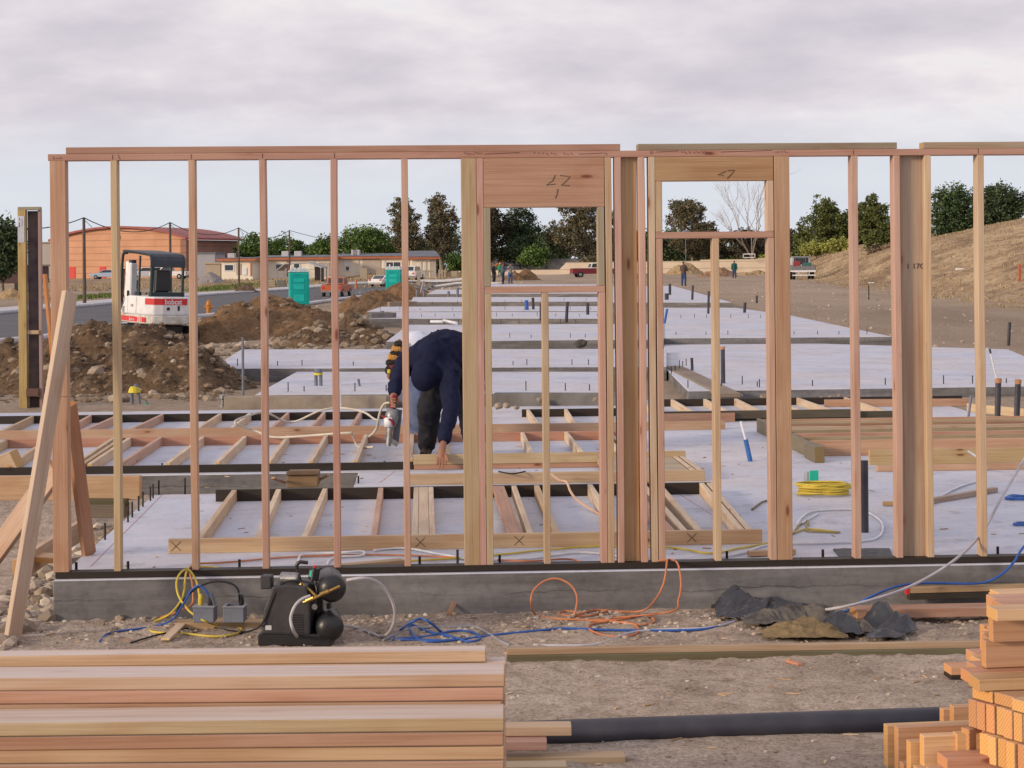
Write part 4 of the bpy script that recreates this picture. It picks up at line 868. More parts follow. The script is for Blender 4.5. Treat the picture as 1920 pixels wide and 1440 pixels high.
mesh_obj('gauge', MB().lathe([(.015, 0), (.016, .004), (.015, .012)], 14, M=Matrix.Translation(C(600, 1128, -.14)) @ Matrix.Rotation(R(90), 4, 'X')), M_STEEL, ct)
mesh_obj('rubber_foot', MB().lathe([(.02, -.02), (.016, .0)], 10, M=Matrix.Translation((-.2, -.1, 0))), M_RUBBER, ct)
# ---------------------------------------------------------------- crumpled plastic and burlap
def cloth_lump(name, label, cat, pts, m, seed, amp=.05, thick=.003, res=56, sub=None, sc_=(1, 1)):
    """a crumpled sheet heaped over the soil; pts = [(px, py, radius, height)]"""
    rr = random.Random(seed); L = []
    for (x, y, r, h) in pts: g = G(x, y); L.append((g.x, g.y, r, h))
    x0 = min(l[0]-l[2] for l in L); x1 = max(l[0]+l[2] for l in L); y0 = min(l[1]-l[2]*.8 for l in L); y1 = min(max(l[1]+l[2]*.8 for l in L), 10.58)
    vs = []; keep = []; o = Vector((seed*2.3, seed*5.1, 0)); nx = res*2; ny = res
    for j in range(ny):
        for i in range(nx):
            x = x0+(x1-x0)*i/(nx-1); y = y0+(y1-y0)*j/(ny-1); h = -1
            for l in L:
                dd = math.hypot((x-l[0])/l[2], (y-l[1])/(l[2]*.8)); dd += .22*N.noise(Vector((x*7, y*7, 0))+o)
                dd = max(dd, 0); h = max(h, l[3]*(math.exp(-1.9*dd*dd)-.035)+.012 if dd < 1.35 else -1)
            wx = x+.05*N.noise(Vector((x*9, y*9, 3))+o); wy = y+.05*N.noise(Vector((x*9, y*9, 8))+o); th = .6*math.sin(seed*2.1); ux_, uy_ = wx*cos(th)+wy*sin(th), wy*cos(th)-wx*sin(th)
            def fac(s, q, k=1):
                dv, _ = N.voronoi(Vector((ux_*s, uy_*s*k, q))+o); return dv[1]-dv[0]
            ridge = ((1-1.6*abs(N.noise(Vector((ux_*6, uy_*13, 1))+o)))*.7-fac(7, 1, 2.2)*.45-fac(20, 3)*.16+.5*(1-2*abs(N.noise(Vector((ux_*15, uy_*34, 6))+o)))*.6+.1)*amp*(.35+.65*sm(.0, .05, h))
            hh = max(h, -.02); keep.append(h > .0)
            vs.append((x+ridge*.3, y+ridge*.3*N.noise(Vector((x*6, y*6, 5))), gh(x, y)+max(hh, 0)+ridge+.006))
    fs = []
    for j in range(ny-1):
        for i in range(nx-1):
            a = j*nx+i
            if keep[a] and keep[a+1] and keep[a+nx] and keep[a+nx+1]: fs.append((a, a+1, a+nx+1, a+nx))
    b = MB().add(vs, fs); ob = mesh_obj(name, b, m, smooth=True); s_ = ob.modifiers.new('s', 'SOLIDIFY'); s_.thickness = thick
    return tag(ob, label, cat)
M_TARP = mat('black_plastic_sheet', (.016, .018, .026), .27, .2, 8, c2=(.045, .048, .058), spec=.7); M_BURL = mat('burlap', (.25, .185, .10), .95, .3, 30, c2=(.13, .095, .055), bmp=.6)
M_BURL2 = mat('grey_dusty_plastic', (.14, .125, .11), .8, .3, 12, c2=(.05, .045, .05))
cloth_lump('plastic_sheet', 'shiny black plastic sheet crumpled against the foundation', 'plastic sheet', [(1378, 1150, .13, .11), (1425, 1153, .24, .045), (1500, 1158, .2, .02)], M_TARP, 1, .05, res=70)
cloth_lump('plastic_sheet', 'dusty grey-black plastic folds in the middle of the heap', 'plastic sheet', [(1440, 1172, .15, .045), (1480, 1168, .17, .05), (1530, 1165, .17, .05)], M_BURL2, 2, .035)
cloth_lump('burlap_sack', 'brown burlap sack crumpled in front of the plastic', 'sack', [(1475, 1196, .13, .05), (1510, 1196, .15, .085), (1540, 1198, .13, .05)], M_BURL, 3, .028)
cloth_lump('plastic_sheet', 'dark plastic bundle right of the burlap sack', 'plastic sheet', [(1568, 1192, .10, .09), (1588, 1195, .08, .06)], M_TARP, 4, .04)
cloth_lump('burlap_sack', 'dusty grey sack end beside the pinkish plank', 'sack', [(1617, 1192, .08, .07)], M_BURL2, 5, .02, res=36)
cloth_lump('plastic_sheet', 'black plastic flap draped over the end of the pinkish plank', 'plastic sheet', [(1650, 1180, .10, .11), (1680, 1188, .10, .09), (1655, 1202, .09, .03)], M_TARP, 6, .04)
# ---------------------------------------------------------------- dirt mounds
def dirt_mat(name, a, b, c, sc_=5):
    m, t, ns, ls, bs = newmat(name); bs.inputs['Roughness'].default_value = .97; bs.inputs['Specular IOR Level'].default_value = .08
    co = ns.new('ShaderNodeTexCoord').outputs['Object']
    f = tex(ns, ls, co, sc_*.5, 8, .7); g = tex(ns, ls, co, sc_*3, 6, .75)
    base = ramp(ns, ls, f, [(.3, a), (.5, b), (.72, c)])
    base = mix(ns, ls, .8, base, ramp(ns, ls, g, [(.34, (.5, .48, .46)), (.52, (1, 1, 1)), (.7, (1.35, 1.33, 1.3))]), 'MULTIPLY')
    ls.new(base, bs.inputs['Base Color']); bump(ns, ls, bs, g, 1.0, .06); return m
M_DIRT = dirt_mat('dark_dug_soil', (.10, .064, .040), (.165, .112, .072), (.25, .18, .12))
M_DIRT2 = dirt_mat('brown_dug_soil', (.13, .075, .042), (.20, .125, .072), (.27, .18, .11), 3)
M_SAND = dirt_mat('tan_dug_soil', (.26, .18, .10), (.38, .27, .155), (.48, .36, .22), 2); M_GREYP = dirt_mat('grey_gravel_heap', (.20, .18, .18), (.27, .25, .25), (.34, .32, .31), 2)
M_REDD = dirt_mat('reddish_dug_soil', (.20, .12, .075), (.29, .18, .115), (.36, .24, .16), 2)
def mound(label, lobes, m, res=110, rough=.10, fine=.05, name='dirt_mound', cat='dirt mound'):
    """lobes: (x, y, radius, height) in metres; the heap's foot runs into the ground"""
    x0 = min(l[0]-l[2]*1.25 for l in lobes); x1 = max(l[0]+l[2]*1.25 for l in lobes); y0 = min(l[1]-l[2]*1.25 for l in lobes); y1 = max(l[1]+l[2]*1.25 for l in lobes)
    ox, oy = (x0+x1)/2, (y0+y1)/2; nx = res; ny = max(20, int(res*(y1-y0)/(x1-x0))); vs = []; hs = []
    sd = abs(hash(label)) % 50 if False else len(label)
    for j in range(ny):
        for i in range(nx):
            x = x0+(x1-x0)*i/(nx-1); y = y0+(y1-y0)*j/(ny-1); h = -.3
            S = lobes[0][2]
            wv = N.noise(Vector((x*1.1/S, y*1.1/S, sd)))*.28+N.noise(Vector((x*2.9/S, y*2.9/S, sd+3)))*.12
            for l in lobes:
                d = math.hypot(x-l[0], y-l[1])/l[2]+wv*.6
                d = max(d, 0); h = max(h, l[3]*(1-d**1.25) if d < 1 else -(d-1)*.5)
            am = sm(-.1, .25, h/lobes[0][3])
            n = (N.noise(Vector((x*3, y*3, sd)))+.5*abs(N.noise(Vector((x*7, y*7, sd)))))*rough*am+(abs(N.noise(Vector((x*16, y*16, sd))))-.2)*fine*am
            vs.append((x-ox, y-oy, gh(x, y)+h+n)); hs.append(h)
    fs = [(j*nx+i, j*nx+i+1, (j+1)*nx+i+1, (j+1)*nx+i) for j in range(ny-1) for i in range(nx-1) if max(hs[j*nx+i], hs[j*nx+i+1], hs[(j+1)*nx+i]) > -.12]
    b = MB().add(vs, fs); o = mesh_obj(name, b, m, loc=(ox, oy, 0), smooth=True); tag(o, label, cat, 'heaps of dug soil')
    lut = (x0, y0, x1, y1, nx, ny, vs)
    def H(x, y):
        i = (x-x0)/(x1-x0)*(nx-1); j = (y-y0)/(y1-y0)*(ny-1)
        if not (0 <= i < nx-1 and 0 <= j < ny-1): return gh(x, y)
        return max(vs[int(j)*nx+int(i)][2], gh(x, y))
    return H
def lob(px, topy, d, wpx, dd=0):
    p = D(px, topy, d); g = gh(p.x, d); return (p.x, d+dd, wpx*d/F, p.z-g)
H1 = mound('large rocky dirt mound at left, full of stones, in front of the mini excavator', [lob(185, 602, 28.0, 250), lob(265, 612, 27.6, 200), lob(335, 645, 27.0, 130), lob(20, 630, 27.5, 130), lob(95, 655, 27, 130)], M_DIRT, 170, .13, .07)
def onmound(H, px, py, d0=20, d1=34):
    r = ray(px, py); t = d0
    while t < d1:
        if CZ+r.z*t <= H(r.x*t, t): break
        t += .05
    return Vector((r.x*t, t, CZ+r.z*t))
rr = random.Random(21)
for (x, y, w, lab) in ((180, 700, 30, 'big rounded pale rock in the large dirt mound, behind the left studs'), (263, 703, 27, 'angular tan rock right of the biggest rock in the mound'), (343, 693, 20, 'pale rock at the right flank of the large mound'), (345, 731, 16, 'small pale rock near the foot of the large mound'), (390, 752, 25, 'tan rock at the right foot of the large dirt mound'), (412, 738, 28, 'flat rock at the right tip of the large dirt mound'), (337, 745, 20, 'brown rock low in the mound beside the yellow-banded pipe'),
                       (88, 692, 22, 'rock in the left part of the mound behind the braces'), (183, 634, 14, 'rock near the top of the large mound'), (275, 630, 12, 'stone near the crest right of the second stud'), (130, 716, 16, 'rock low in the mound left of the biggest rock'), (150, 745, 18, 'rock at the front foot of the large mound'), (240, 668, 14, 'stone halfway up the large mound'), (300, 668, 12, 'stone on the right shoulder of the large mound'), (28, 700, 18, 'rock in the mound at the left picture edge')):
    q = onmound(H1, x, y); rock(q+Vector((0, .05, 0)), w*q.y/F/2*1.1, lab, 'rocks in the large dirt mound', M_ROCK)
def rubble_on(H, n, box, smin, smax, m, seed, name='rubble'):
    r = random.Random(seed); b = MB(); ico = bmesh.new(); bmesh.ops.create_icosphere(ico, subdivisions=1, radius=1); vv = [v.co.copy() for v in ico.verts]; ff = [tuple(v.index for v in f.verts) for f in ico.faces]; ico.free()
    for _ in range(n):
        x = r.uniform(box[0], box[2]); y = r.uniform(box[1], box[3]); z = H(x, y)
        if z < gh(x, y)+.02 and r.random() < .6: continue
        s = smin+(smax-smin)*r.random()**2.5; k = (s*r.uniform(.7, 1.4), s*r.uniform(.7, 1.2), s*r.uniform(.5, .9)); a = r.uniform(0, 6.3)
        b.add([(x+(v.x*cos(a)-v.y*sin(a))*k[0]*r.uniform(.8, 1.2), y+(v.x*sin(a)+v.y*cos(a))*k[1], z+v.z*k[2]) for v in vv], ff)
    return tag(mesh_obj(name, b, m), kind='stuff')
M_RUB = gm('stones', [(0, (.11, .08, .055)), (.6, (.20, .15, .105)), (.88, (.31, .25, .19)), (1, (.45, .39, .32))])
M_CLOD = gm('soil_clods', [(0, (.09, .06, .04)), (.6, (.18, .125, .08)), (1, (.26, .19, .13))])
rubble_on(H1, 1300, (-9.5, 24.3, -3.8, 30.5), .012, .075, M_RUB, 5); rubble_on(H1, 2600, (-9.5, 24.3, -3.8, 30.5), .02, .08, M_CLOD, 6, 'soil_clods')
H2 = mound('smooth brown dirt mound behind the third stud, beside the toilet cabin', [lob(500, 552, 52, 150), lob(440, 572, 50, 120), lob(560, 585, 50, 100), lob(400, 600, 48, 70)], M_DIRT2, 120, .12, .06)
rubble_on(H2, 700, (-10, 46, -4.4, 55), .03, .12, M_CLOD, 7, 'soil_clods')
H3 = mound('low heap of broken stones between the brown mound and the slabs', [lob(655, 590, 43, 75), lob(600, 612, 41, 90), lob(690, 618, 41, 60)], M_DIRT, 90, .1, .1, 'rubble_heap', 'rubble heap')
rubble_on(H3, 620, (-6.0, 38.5, -2.2, 46), .05, .17, M_RUB, 8); rubble_on(H3, 300, (-7.5, 33, -2.2, 42), .05, .15, M_RUB, 18)
H4 = mound('brown heap in front of the far toilet cabin', [lob(745, 533, 100, 70), lob(700, 545, 95, 60), lob(660, 555, 88, 40)], M_DIRT2, 90, .15, .1)
mound('small dark heap right of the stony heap, before the orange pickup', [lob(685, 553, 72, 45), lob(720, 560, 70, 40)], M_DIRT, 60, .1, .08)
mound('far brown heap seen through the first window opening', [lob(985, 503, 190, 28), lob(965, 508, 188, 22)], M_DIRT2, 60, .2, .1)
mound('far sandy heap before the block wall, through the second window opening', [lob(1290, 493, 250, 32), lob(1275, 498, 248, 30)], M_SAND, 60, .2, .1)
mound('far reddish heap behind the cripple stud, left of the walking man', [lob(1350, 502, 215, 35), lob(1335, 507, 212, 30)], M_REDD, 60, .2, .1)
mound('grey gravel heap before the cream portable building', [lob(394, 510, 210, 28)], M_GREYP, 60, .1, .08)
mound('dark soil heap at the foot of the third utility pole', [lob(462, 531, 160, 26)], M_DIRT, 50, .1, .1)
mound('sandy ridge of spoil at right of the walking man', [lob(1420, 508, 235, 26), lob(1400, 512, 225, 24)], M_SAND, 60, .25, .1)
mound('low tan ridge behind the road at the left edge', [lob(20, 540, 140, 30), lob(60, 546, 135, 28)], M_SAND, 50, .2, .1)
mound('low tan bank of weeds before the long portable building', [lob(700, 513, 240, 60), lob(800, 513, 240, 60), lob(850, 508, 240, 30)], M_SAND, 80, .2, .15)
# ---------------------------------------------------------------- mini excavator
def excavator():
    g = D(291, 640, 46.5); g.z = gh(g.x, g.y)+.08
    k = 46.5/F                                        # metres per pixel here
    t = thing('mini_excavator', 'white and red mini excavator with an open black canopy, behind the large dirt mound', 'excavator', g, R(-47), rot=(R(-1.5), R(2), R(-47))); t.scale = (.92, .92, .92)
    Mw = M_WHITE
    # local axes: x to the right side of the picture along the tail, y away. The tail (counterweight) faces camera-right
    up = MB().prism([(-1.15, -.55), (-1.15, .55), (-.2, .72), (.55, .72), (.80, .58), (.90, .36), (.92, 0), (.90, -.36), (.80, -.58), (.55, -.72), (-.2, -.72)], .55, .80)
    mesh_obj('deck', up.bevel(.03), mat('weathered_white_paint', (.62, .62, .60), .5, .15, 6, c2=(.42, .38, .32)), t)
    bd = MB().prism([(-.35, -.70), (-.35, .70), (.55, .71), (.79, .57), (.885, .35), (.885, -.35), (.79, -.57), (.55, -.71)], .80, 1.30)
    hood = mesh_obj('engine_housing', bd.bevel(.04, 2), Mw, t)
    sl_ = MB(); mm = Matrix(((1, 0, 0, 0), (0, 0, -1, 0), (0, 1, 0, 0), (0, 0, 0, 1)))
    sl_.prism([(-.75, .80), (-.35, .80), (-.35, 1.27), (-.45, 1.27)], .55, .70, M=mm)
    mesh_obj('side_panel', sl_.bevel(.02), Mw, t)
    mesh_obj('floor_plate', MB().box((-1.1, -.5, .80), (-.36, .5, .84)), M_DSTEEL, t)
    # stripes and lettering
    def band(x0, x1, z0, z1, m, nm, y=-.722): return mesh_obj(nm, MB().box((x0, y, z0), (x1, y+.004, z1)), m, t)
    def text(txt, x, z, size, m, y, par=t, rot=(90, 0, 0), nm='lettering', loc_=None, bold=.004):
        s = stamp(par, txt, 0, 0, size, 0, m); s.name = nm; s.location = loc_ or (x, y, z); s.rotation_euler = tuple(R(a) for a in rot); return s
    band(-.18, .60, .60, .735, M_REDP, 'red_stripe', -.7225)
    # red stripe keeps running along the deck's front-left edge
    dx, dy = (-.95, .17); 
    st2 = MB().bar((-1.14, -.556, .668), (-.21, -.7235, .668), .135, .004, (-.175, -.985, 0)); mesh_obj('red_stripe', st2, M_REDP, t)
    text('331', .20, .608, .17, M_WHITE, -.7265, bold=.01)
    text('bobcat', 0, 0, .10, M_WHITE, 0, loc_=(-.21, -.7265, .63))
    # tail lettering on the facet that faces the camera's right
    tail = MB().bar(Vector((.56, -.711, 1.17)), Vector((.79, -.577, 1.17)), .17, .006, (.5, -.86, 0)).bar(Vector((.795, -.568, 1.17)), Vector((.886, -.353, 1.17)), .17, .006, (.92, -.39, 0)).bar(Vector((.889, -.352, 1.17)), Vector((.889, .42, 1.17)), .17, .006, (1, 0, 0))
    mesh_obj('red_badge', tail, M_REDP, t)
    text('bobcat', 0, 0, .20, M_WHITE, 0, loc_=(.893, -.30, 1.105), rot=(90, 0, 90))
    mesh_obj('fuel_cap', MB().lathe([(.045, 0), (.045, .02)], 14, M=Matrix.Translation((.885, -.18, .98)) @ Matrix.Rotation(R(90), 4, 'Y')), M_BLACK, t)
    mesh_obj('door_latch', MB().box((.88, .12, .93), (.90, .18, 1.06)), M_BLACK, t)
    mesh_obj('grille', MB().box((-.62, -.706, .83), (-.50, -.701, 1.0)), mat('grey_grille', (.3, .3, .3), .6), t)
    mesh_obj('flag_decal', MB().box((-.16, -.722, 1.0), (-.06, -.719, 1.07)), mat('faded_decal', (.5, .35, .38), .6), t)
    mesh_obj('panel_seam', MB().box((.12, -.722, .82), (.126, -.7195, 1.28)), M_DSTEEL, t)
    mesh_obj('exhaust_slot', MB().box((.12, -.722, .66), (.14, -.7135, .72)), M_BLACK, t)
    # canopy: four posts and a curved roof
    MC = mat('dark_green_grey_frame', (.03, .05, .055), .45)
    b = MB()
    for y in (-.50, .50):
        mesh_obj('canopy_post', MB().tube(cr([(.50, y, 1.28), (.50, y, 2.2), (.46, y, 2.37), (.30, y, 2.44), (-.75, y, 2.50), (-.95, y, 2.44), (-1.02, y, 2.25), (-1.06, y, 1.3), (-1.08, y, .85)], 6), .040, 8), MC, t, smooth=True)
        mesh_obj('canopy_post', MB().tube([(-.12, y, 1.28), (-.10, y, 2.4)], .032, 8), MC, t)
    prof = [(.545, 2.10), (.54, 2.28), (.50, 2.39), (.40, 2.46), (.25, 2.49), (-.80, 2.545), (-.80, 2.515), (.25, 2.46), (.38, 2.43), (.47, 2.37), (.505, 2.26), (.51, 2.10)]
    mesh_obj('canopy_roof', MB().prism(prof, -.56, .56, M=mm).bevel(.01), mat('dark_blue_grey_roof', (.055, .065, .085), .5), t)
    mesh_obj('rear_frame', MB().box((.44, -.54, 1.29), (.56, .54, 1.42)).bevel(.01), MC, t)
    mesh_obj('work_light', MB().box((-1.12, -.45, 2.42), (-1.0, -.33, 2.54)).bevel(.01), M_BLACK, t)
    mesh_obj('seat', MB().box((-.05, -.22, 1.25), (.28, .24, 1.42)).box((.16, -.22, 1.42), (.30, .24, 2.02)).bevel(.04, 2), M_BLACK, t)
    mesh_obj('lever', MB().tube([(-.40, -.30, 1.2), (-.52, -.32, 1.5), (-.50, -.32, 1.72)], .022, 6).tube([(-.40, .30, 1.2), (-.52, .32, 1.6)], .022, 6), M_BLACK, t)
    mesh_obj('control_console', MB().box((-.5, -.42, .84), (-.36, -.25, 1.4)).bevel(.02), MC, t)
    # boom folded upright at the front, dipper and cylinder
    bo = mesh_obj('boom', MB().tube([(-1.22, .0, .75), (-1.45, .0, 1.3), (-1.42, .0, 1.9)], [.13, .14, .12], 8).tube([(-1.42, 0, 1.85), (-1.50, 0, 2.2)], [.12, .09], 8), Mw, t)
    mesh_obj('boom', MB().box((-1.34, -.16, 1.2), (-1.12, .06, 2.18)).bevel(.03), Mw, t)
    mesh_obj('boom_tip', MB().box((-1.30, -.12, 2.12), (-1.14, .02, 2.26)), M_BLACK, t)
    mesh_obj('hydraulic_cylinder', MB().tube([(-1.65, -.12, 1.05), (-1.60, -.12, 2.0)], .055, 8), mat('red_brown_steel', (.12, .05, .04), .6), t)
    mesh_obj('hydraulic_hose', MB().tube(cr([(-1.20, -.17, 1.4), (-1.12, -.22, 1.1), (-1.18, -.2, .9), (-1.28, -.16, 1.05), (-1.25, -.17, 1.4)], 5), .016, 6), M_RUBBER, t)
    # tracks
    mesh_obj('undercarriage', MB().box((-.8, -.45, .2), (.7, .45, .52)).bevel(.03), M_DSTEEL, t)
    for y in (-.68, .68):
        pr = []
        for i in range(9): a = R(90-22.5*i); pr.append((.72+.24*cos(a), .26+.24*sin(a)))
        for i in range(9): a = R(-90-22.5*i); pr.append((-.85+.24*cos(a), .26+.24*sin(a)))
        tr = mesh_obj('track', MB().prism(pr, -.15-y, .15-y, M=mm).bevel(.015), M_RUBBER, t)
        for i in range(26):
            pass
        mesh_obj('sprocket', MB().lathe([(.17, 0), (.17, .02), (.08, .04)], 12, M=Matrix.Translation((.72, y-.15 if y < 0 else y+.15, .26)) @ Matrix.Rotation(R(90 if y < 0 else -90), 4, 'X')), mat('rusty_steel', (.13, .08, .05), .8), tr)
        for x in (-.85, -.45, -.05, .35):
            mesh_obj('roller', MB().lathe([(.10 if x > -.8 else .16, 0), (.10 if x > -.8 else .16, .02)], 10, M=Matrix.Translation((x, y-.15 if y < 0 else y+.15, .13 if x > -.8 else .26)) @ Matrix.Rotation(R(90 if y < 0 else -90), 4, 'X')), M_DSTEEL, tr)
    return t
excavator()
# ---------------------------------------------------------------- portable toilets
M_TEAL = mat('teal_plastic', (.01, .46, .42), .5, .12, 2, c2=(.01, .38, .35)); M_TEALD = mat('dark_teal_plastic', (.0, .36, .33), .5)
def toilet(px, basepy, d, lab, rz):
    p = D(px, 520, d); p.z = gh(p.x, p.y); t = thing('portable_toilet', lab, 'portable toilet', p, R(rz), 'teal portable toilets')
    w = .56
    bd = mesh_obj('cabin', MB().box((-w, -w, .12), (w, w, 1.98)).bevel(.04), M_TEAL, t)
    mesh_obj('base', MB().box((-w-.03, -w-.03, 0), (w+.03, w+.03, .13)).bevel(.02), M_DSTEEL, t)
    dr = mesh_obj('door', MB().box((-w+.10, -w-.022, .16), (w-.10, -w+.003, 1.88)).bevel(.008), M_TEALD, t)
    for (z0, z1) in ((.32, .72), (1.0, 1.30), (1.40, 1.62)):
        mesh_obj('door_panel', MB().box((-.30, -w-.038, z0), (.30, -w-.020, z1)).bevel(.01), M_TEAL, dr)
    mesh_obj('side_panel', MB().box((w-.003, -w+.12, .3), (w+.02, w-.12, 1.6)).bevel(.01), M_TEALD, t)
    prof = [(-w-.04, 1.97), (w+.04, 1.97), (w+.02, 2.04), (.36, 2.17), (-.36, 2.17), (-w-.02, 2.04)]
    mm = Matrix(((1, 0, 0, 0), (0, 0, -1, 0), (0, 1, 0, 0), (0, 0, 0, 1)))
    rf = mesh_obj('roof', MB().prism(prof, -w-.04, w+.04, M=mm).bevel(.01), mat('white_translucent_roof', (.52, .62, .66), .4), t)
    for x in (-.42, -.2, .02, .24, .45): mesh_obj('roof_rib', MB().box((x-.05, -w-.03, 2.05), (x+.05, w+.03, 2.22)).bevel(.02), mat('white_roof_rib', (.68, .74, .76), .4), rf)
    mesh_obj('vent_pipe', MB().tube([(-.4, .4, 2.0), (-.4, .4, 2.38)], .05, 8), M_PVC, t)
toilet(560, 570, 103, 'nearer teal portable toilet rising behind the brown dirt mound', 8)
toilet(739, 543, 138, 'farther teal portable toilet beside the white car, behind a brown heap', -6)
# ---------------------------------------------------------------- hydrant, pipes, stubs
def hydrant(px, py, lab):
    p = G(px, py+2); t = thing('fire_hydrant', lab, 'fire hydrant', p); M_O = mat('orange_hydrant_paint', (.60, .24, .04), .5)
    mesh_obj('body', MB().lathe([(.15, .0), (.15, .05), (.10, .06), (.10, .48), (.13, .50), (.13, .54), (.105, .56), (.095, .64), (.06, .70), (.02, .72), (.03, .76), (.02, .78)], 14), M_O, t, smooth=False)
    for a, r in ((0, .055), (180, .055), (-90, .075)):
        mesh_obj('outlet', MB().lathe([(r, .08), (r, .17), (r*1.15, .17), (r*1.15, .20), (.02, .21)], 10, M=Matrix.Translation((0, 0, .40)) @ Matrix.Rotation(R(a), 4, 'Z') @ Matrix.Rotation(R(90), 4, 'Y')), M_O, t)
hydrant(391, 590, 'orange fire hydrant on the near kerb between the mini excavator and the brown mound')
o = mesh_obj('road_barrier', MB().prism([(-.3, 0), (.3, 0), (.12, .75), (-.08, .78)], -.4, .4, M=Matrix(((1, 0, 0, 0), (0, 0, -1, 0), (0, 1, 0, 0), (0, 0, 0, 1)))).bevel(.02), M_DSTEEL, loc=on(D(420, 560, 72).x, 72)); tag(o, 'dark slanted plate standing on the road left of the brown mound', 'road plate')
def pipe(px0, py0, z0, px1, py1, r, m, lab, cat='stub pipe', name='stub_pipe', cap=None, group=None, d=None):
    """a pipe from its foot on height z0 up to the picture point (px1, py1)"""
    p = P(px0, py0, z0) if d is None else D(px0, py0, d); q = D(px1, py1, p.y); o = mesh_obj(name, MB().tube([p-Vector((0, 0, .05)), p, q], r, 12), m, smooth=False); tag(o, lab, cat, group)
    if cap: e = (q-p).normalized(); mesh_obj('cap', MB().tube([q-e*cap[0], q+e*.01], r*1.12, 12), cap[1], o)
    return o
M_RIM = mat('orange_brown_tape', (.45, .24, .12), .8)
pipe(1622, 998, S1, 1621, 863, .024, M_ABS, 'tall black stub pipe beside the yellow cord coil')
pipe(1870, 797, S1, 1872, 711, .032, M_ABS, 'wrapped black stub pipe with an orange rim, left of a matching pair at right', cap=(.04, M_RIM))
pipe(1906, 797, S1, 1909, 713, .032, M_ABS, 'wrapped black stub pipe with an orange rim at the right picture edge', cap=(.04, M_RIM))
pipe(1814, 796, S1, 1821, 742, .014, M_GRAYP, 'slanted grey conduit before the pair of black pipes')
pipe(1356, 716, .42, 1355, 651, .030, M_ABS, 'black stub pipe with an orange top at the corner of the wide slab', cap=(.03, M_RIM))
pipe(1298, 692, .42, 1297, 671, .022, M_ABS, 'short black stub pipe left of the tall one on the wide slab')
pipe(1407, 865, S1, 1398, 824, .021, mat('blue_rod_sleeve', (.04, .14, .42), .5), 'blue sleeved rod leaning in the middle of the right slab').name = 'blue_rod'
pipe(1398, 824, S1, 1389, 790, .011, M_PVC, 'white upper part of the leaning blue rod', d=P(1407, 865, S1).y).name = 'blue_rod'
pipe(1868, 708, S1, 1856, 656, .010, M_PVC, 'thin white tube rising from the black pipe', d=P(1870, 797, S1).y, cap=(.04, M_ABS))
pipe(456, 758, .25, 455, 632, .017, M_GRAYP, 'tall thin grey pipe standing before the dirt at the footing wall')
pipe(593, 741, .30, 592, 697, .024, M_GRAYP, 'left one of two grey pipes under a yellow band'); pipe(602, 741, .30, 601, 697, .024, M_GRAYP, 'right one of two grey pipes under a yellow band')
M_YB = mat('yellow_tape', (.70, .58, .05), .5)
p = P(597, 741, .30); o = mesh_obj('tape_band', MB().tube([D(597, 703, p.y), D(597, 699, p.y)], .062, 14), M_YB); tag(o, 'yellow taped band joining the two grey pipes', 'tape band')
o = mesh_obj('conduit_plug', MB().tube([D(597, 698.6, p.y), D(597, 691, p.y)], .055, 14), M_GRAYP); tag(o, 'grey cap on top of the two yellow-banded pipes', 'pipe cap')
pipe(638, 766, .30, 637, 697, .014, M_PVC, 'white pipe standing right of the third stud, before the footing wall')
pipe(678, 742, .30, 672, 712, .016, M_GRAYP, 'short leaning grey pipe with a capped top near the tool belt', cap=(.03, M_GRAYP))
pipe(248, 768, .2, 247, 733, .022, M_GRAYP, 'left grey leg of the yellow-capped pipe pair before the large mound'); pipe(262, 768, .2, 259, 733, .022, M_GRAYP, 'right grey leg of the yellow-capped pipe pair before the large mound')
p = P(255, 768, .2); o = mesh_obj('conduit_plug', MB().lathe([(.05, -.03), (.085, -.02), (.07, .03), (.05, .06)], 12, M=Matrix.Translation(D(252, 733, p.y))), M_YB); tag(o, 'yellow cap on the pipe pair in front of the large dirt mound', 'pipe cap')
o = mesh_obj('conduit_plug', MB().lathe([(.035, 0), (.04, .02), (.02, .05)], 10, M=Matrix.Translation(D(255, 727, p.y))), M_GRAYP); tag(o, 'grey plug on top of the yellow cap', 'pipe cap')
p = P(418, 768, .22); o = mesh_obj('valve_stub', MB().lathe([(.05, 0), (.05, .06), (.035, .07), (.035, .13), (.048, .14), (.048, .18), (.02, .2)], 12, M=Matrix.Translation(p)), M_STEEL); tag(o, 'small silver valve stub standing before the right rocks of the mound', 'valve')
p = P(275, 768, .2); o = mesh_obj('marker_can', MB().lathe([(.03, 0), (.03, .07), (.015, .085), (.018, .1)], 10, M=Matrix.Translation(p+Vector((0, .0, 0)))), mat('green_can', (.03, .25, .2), .5)); tag(o, 'small green can right of the yellow-capped pipes', 'can')
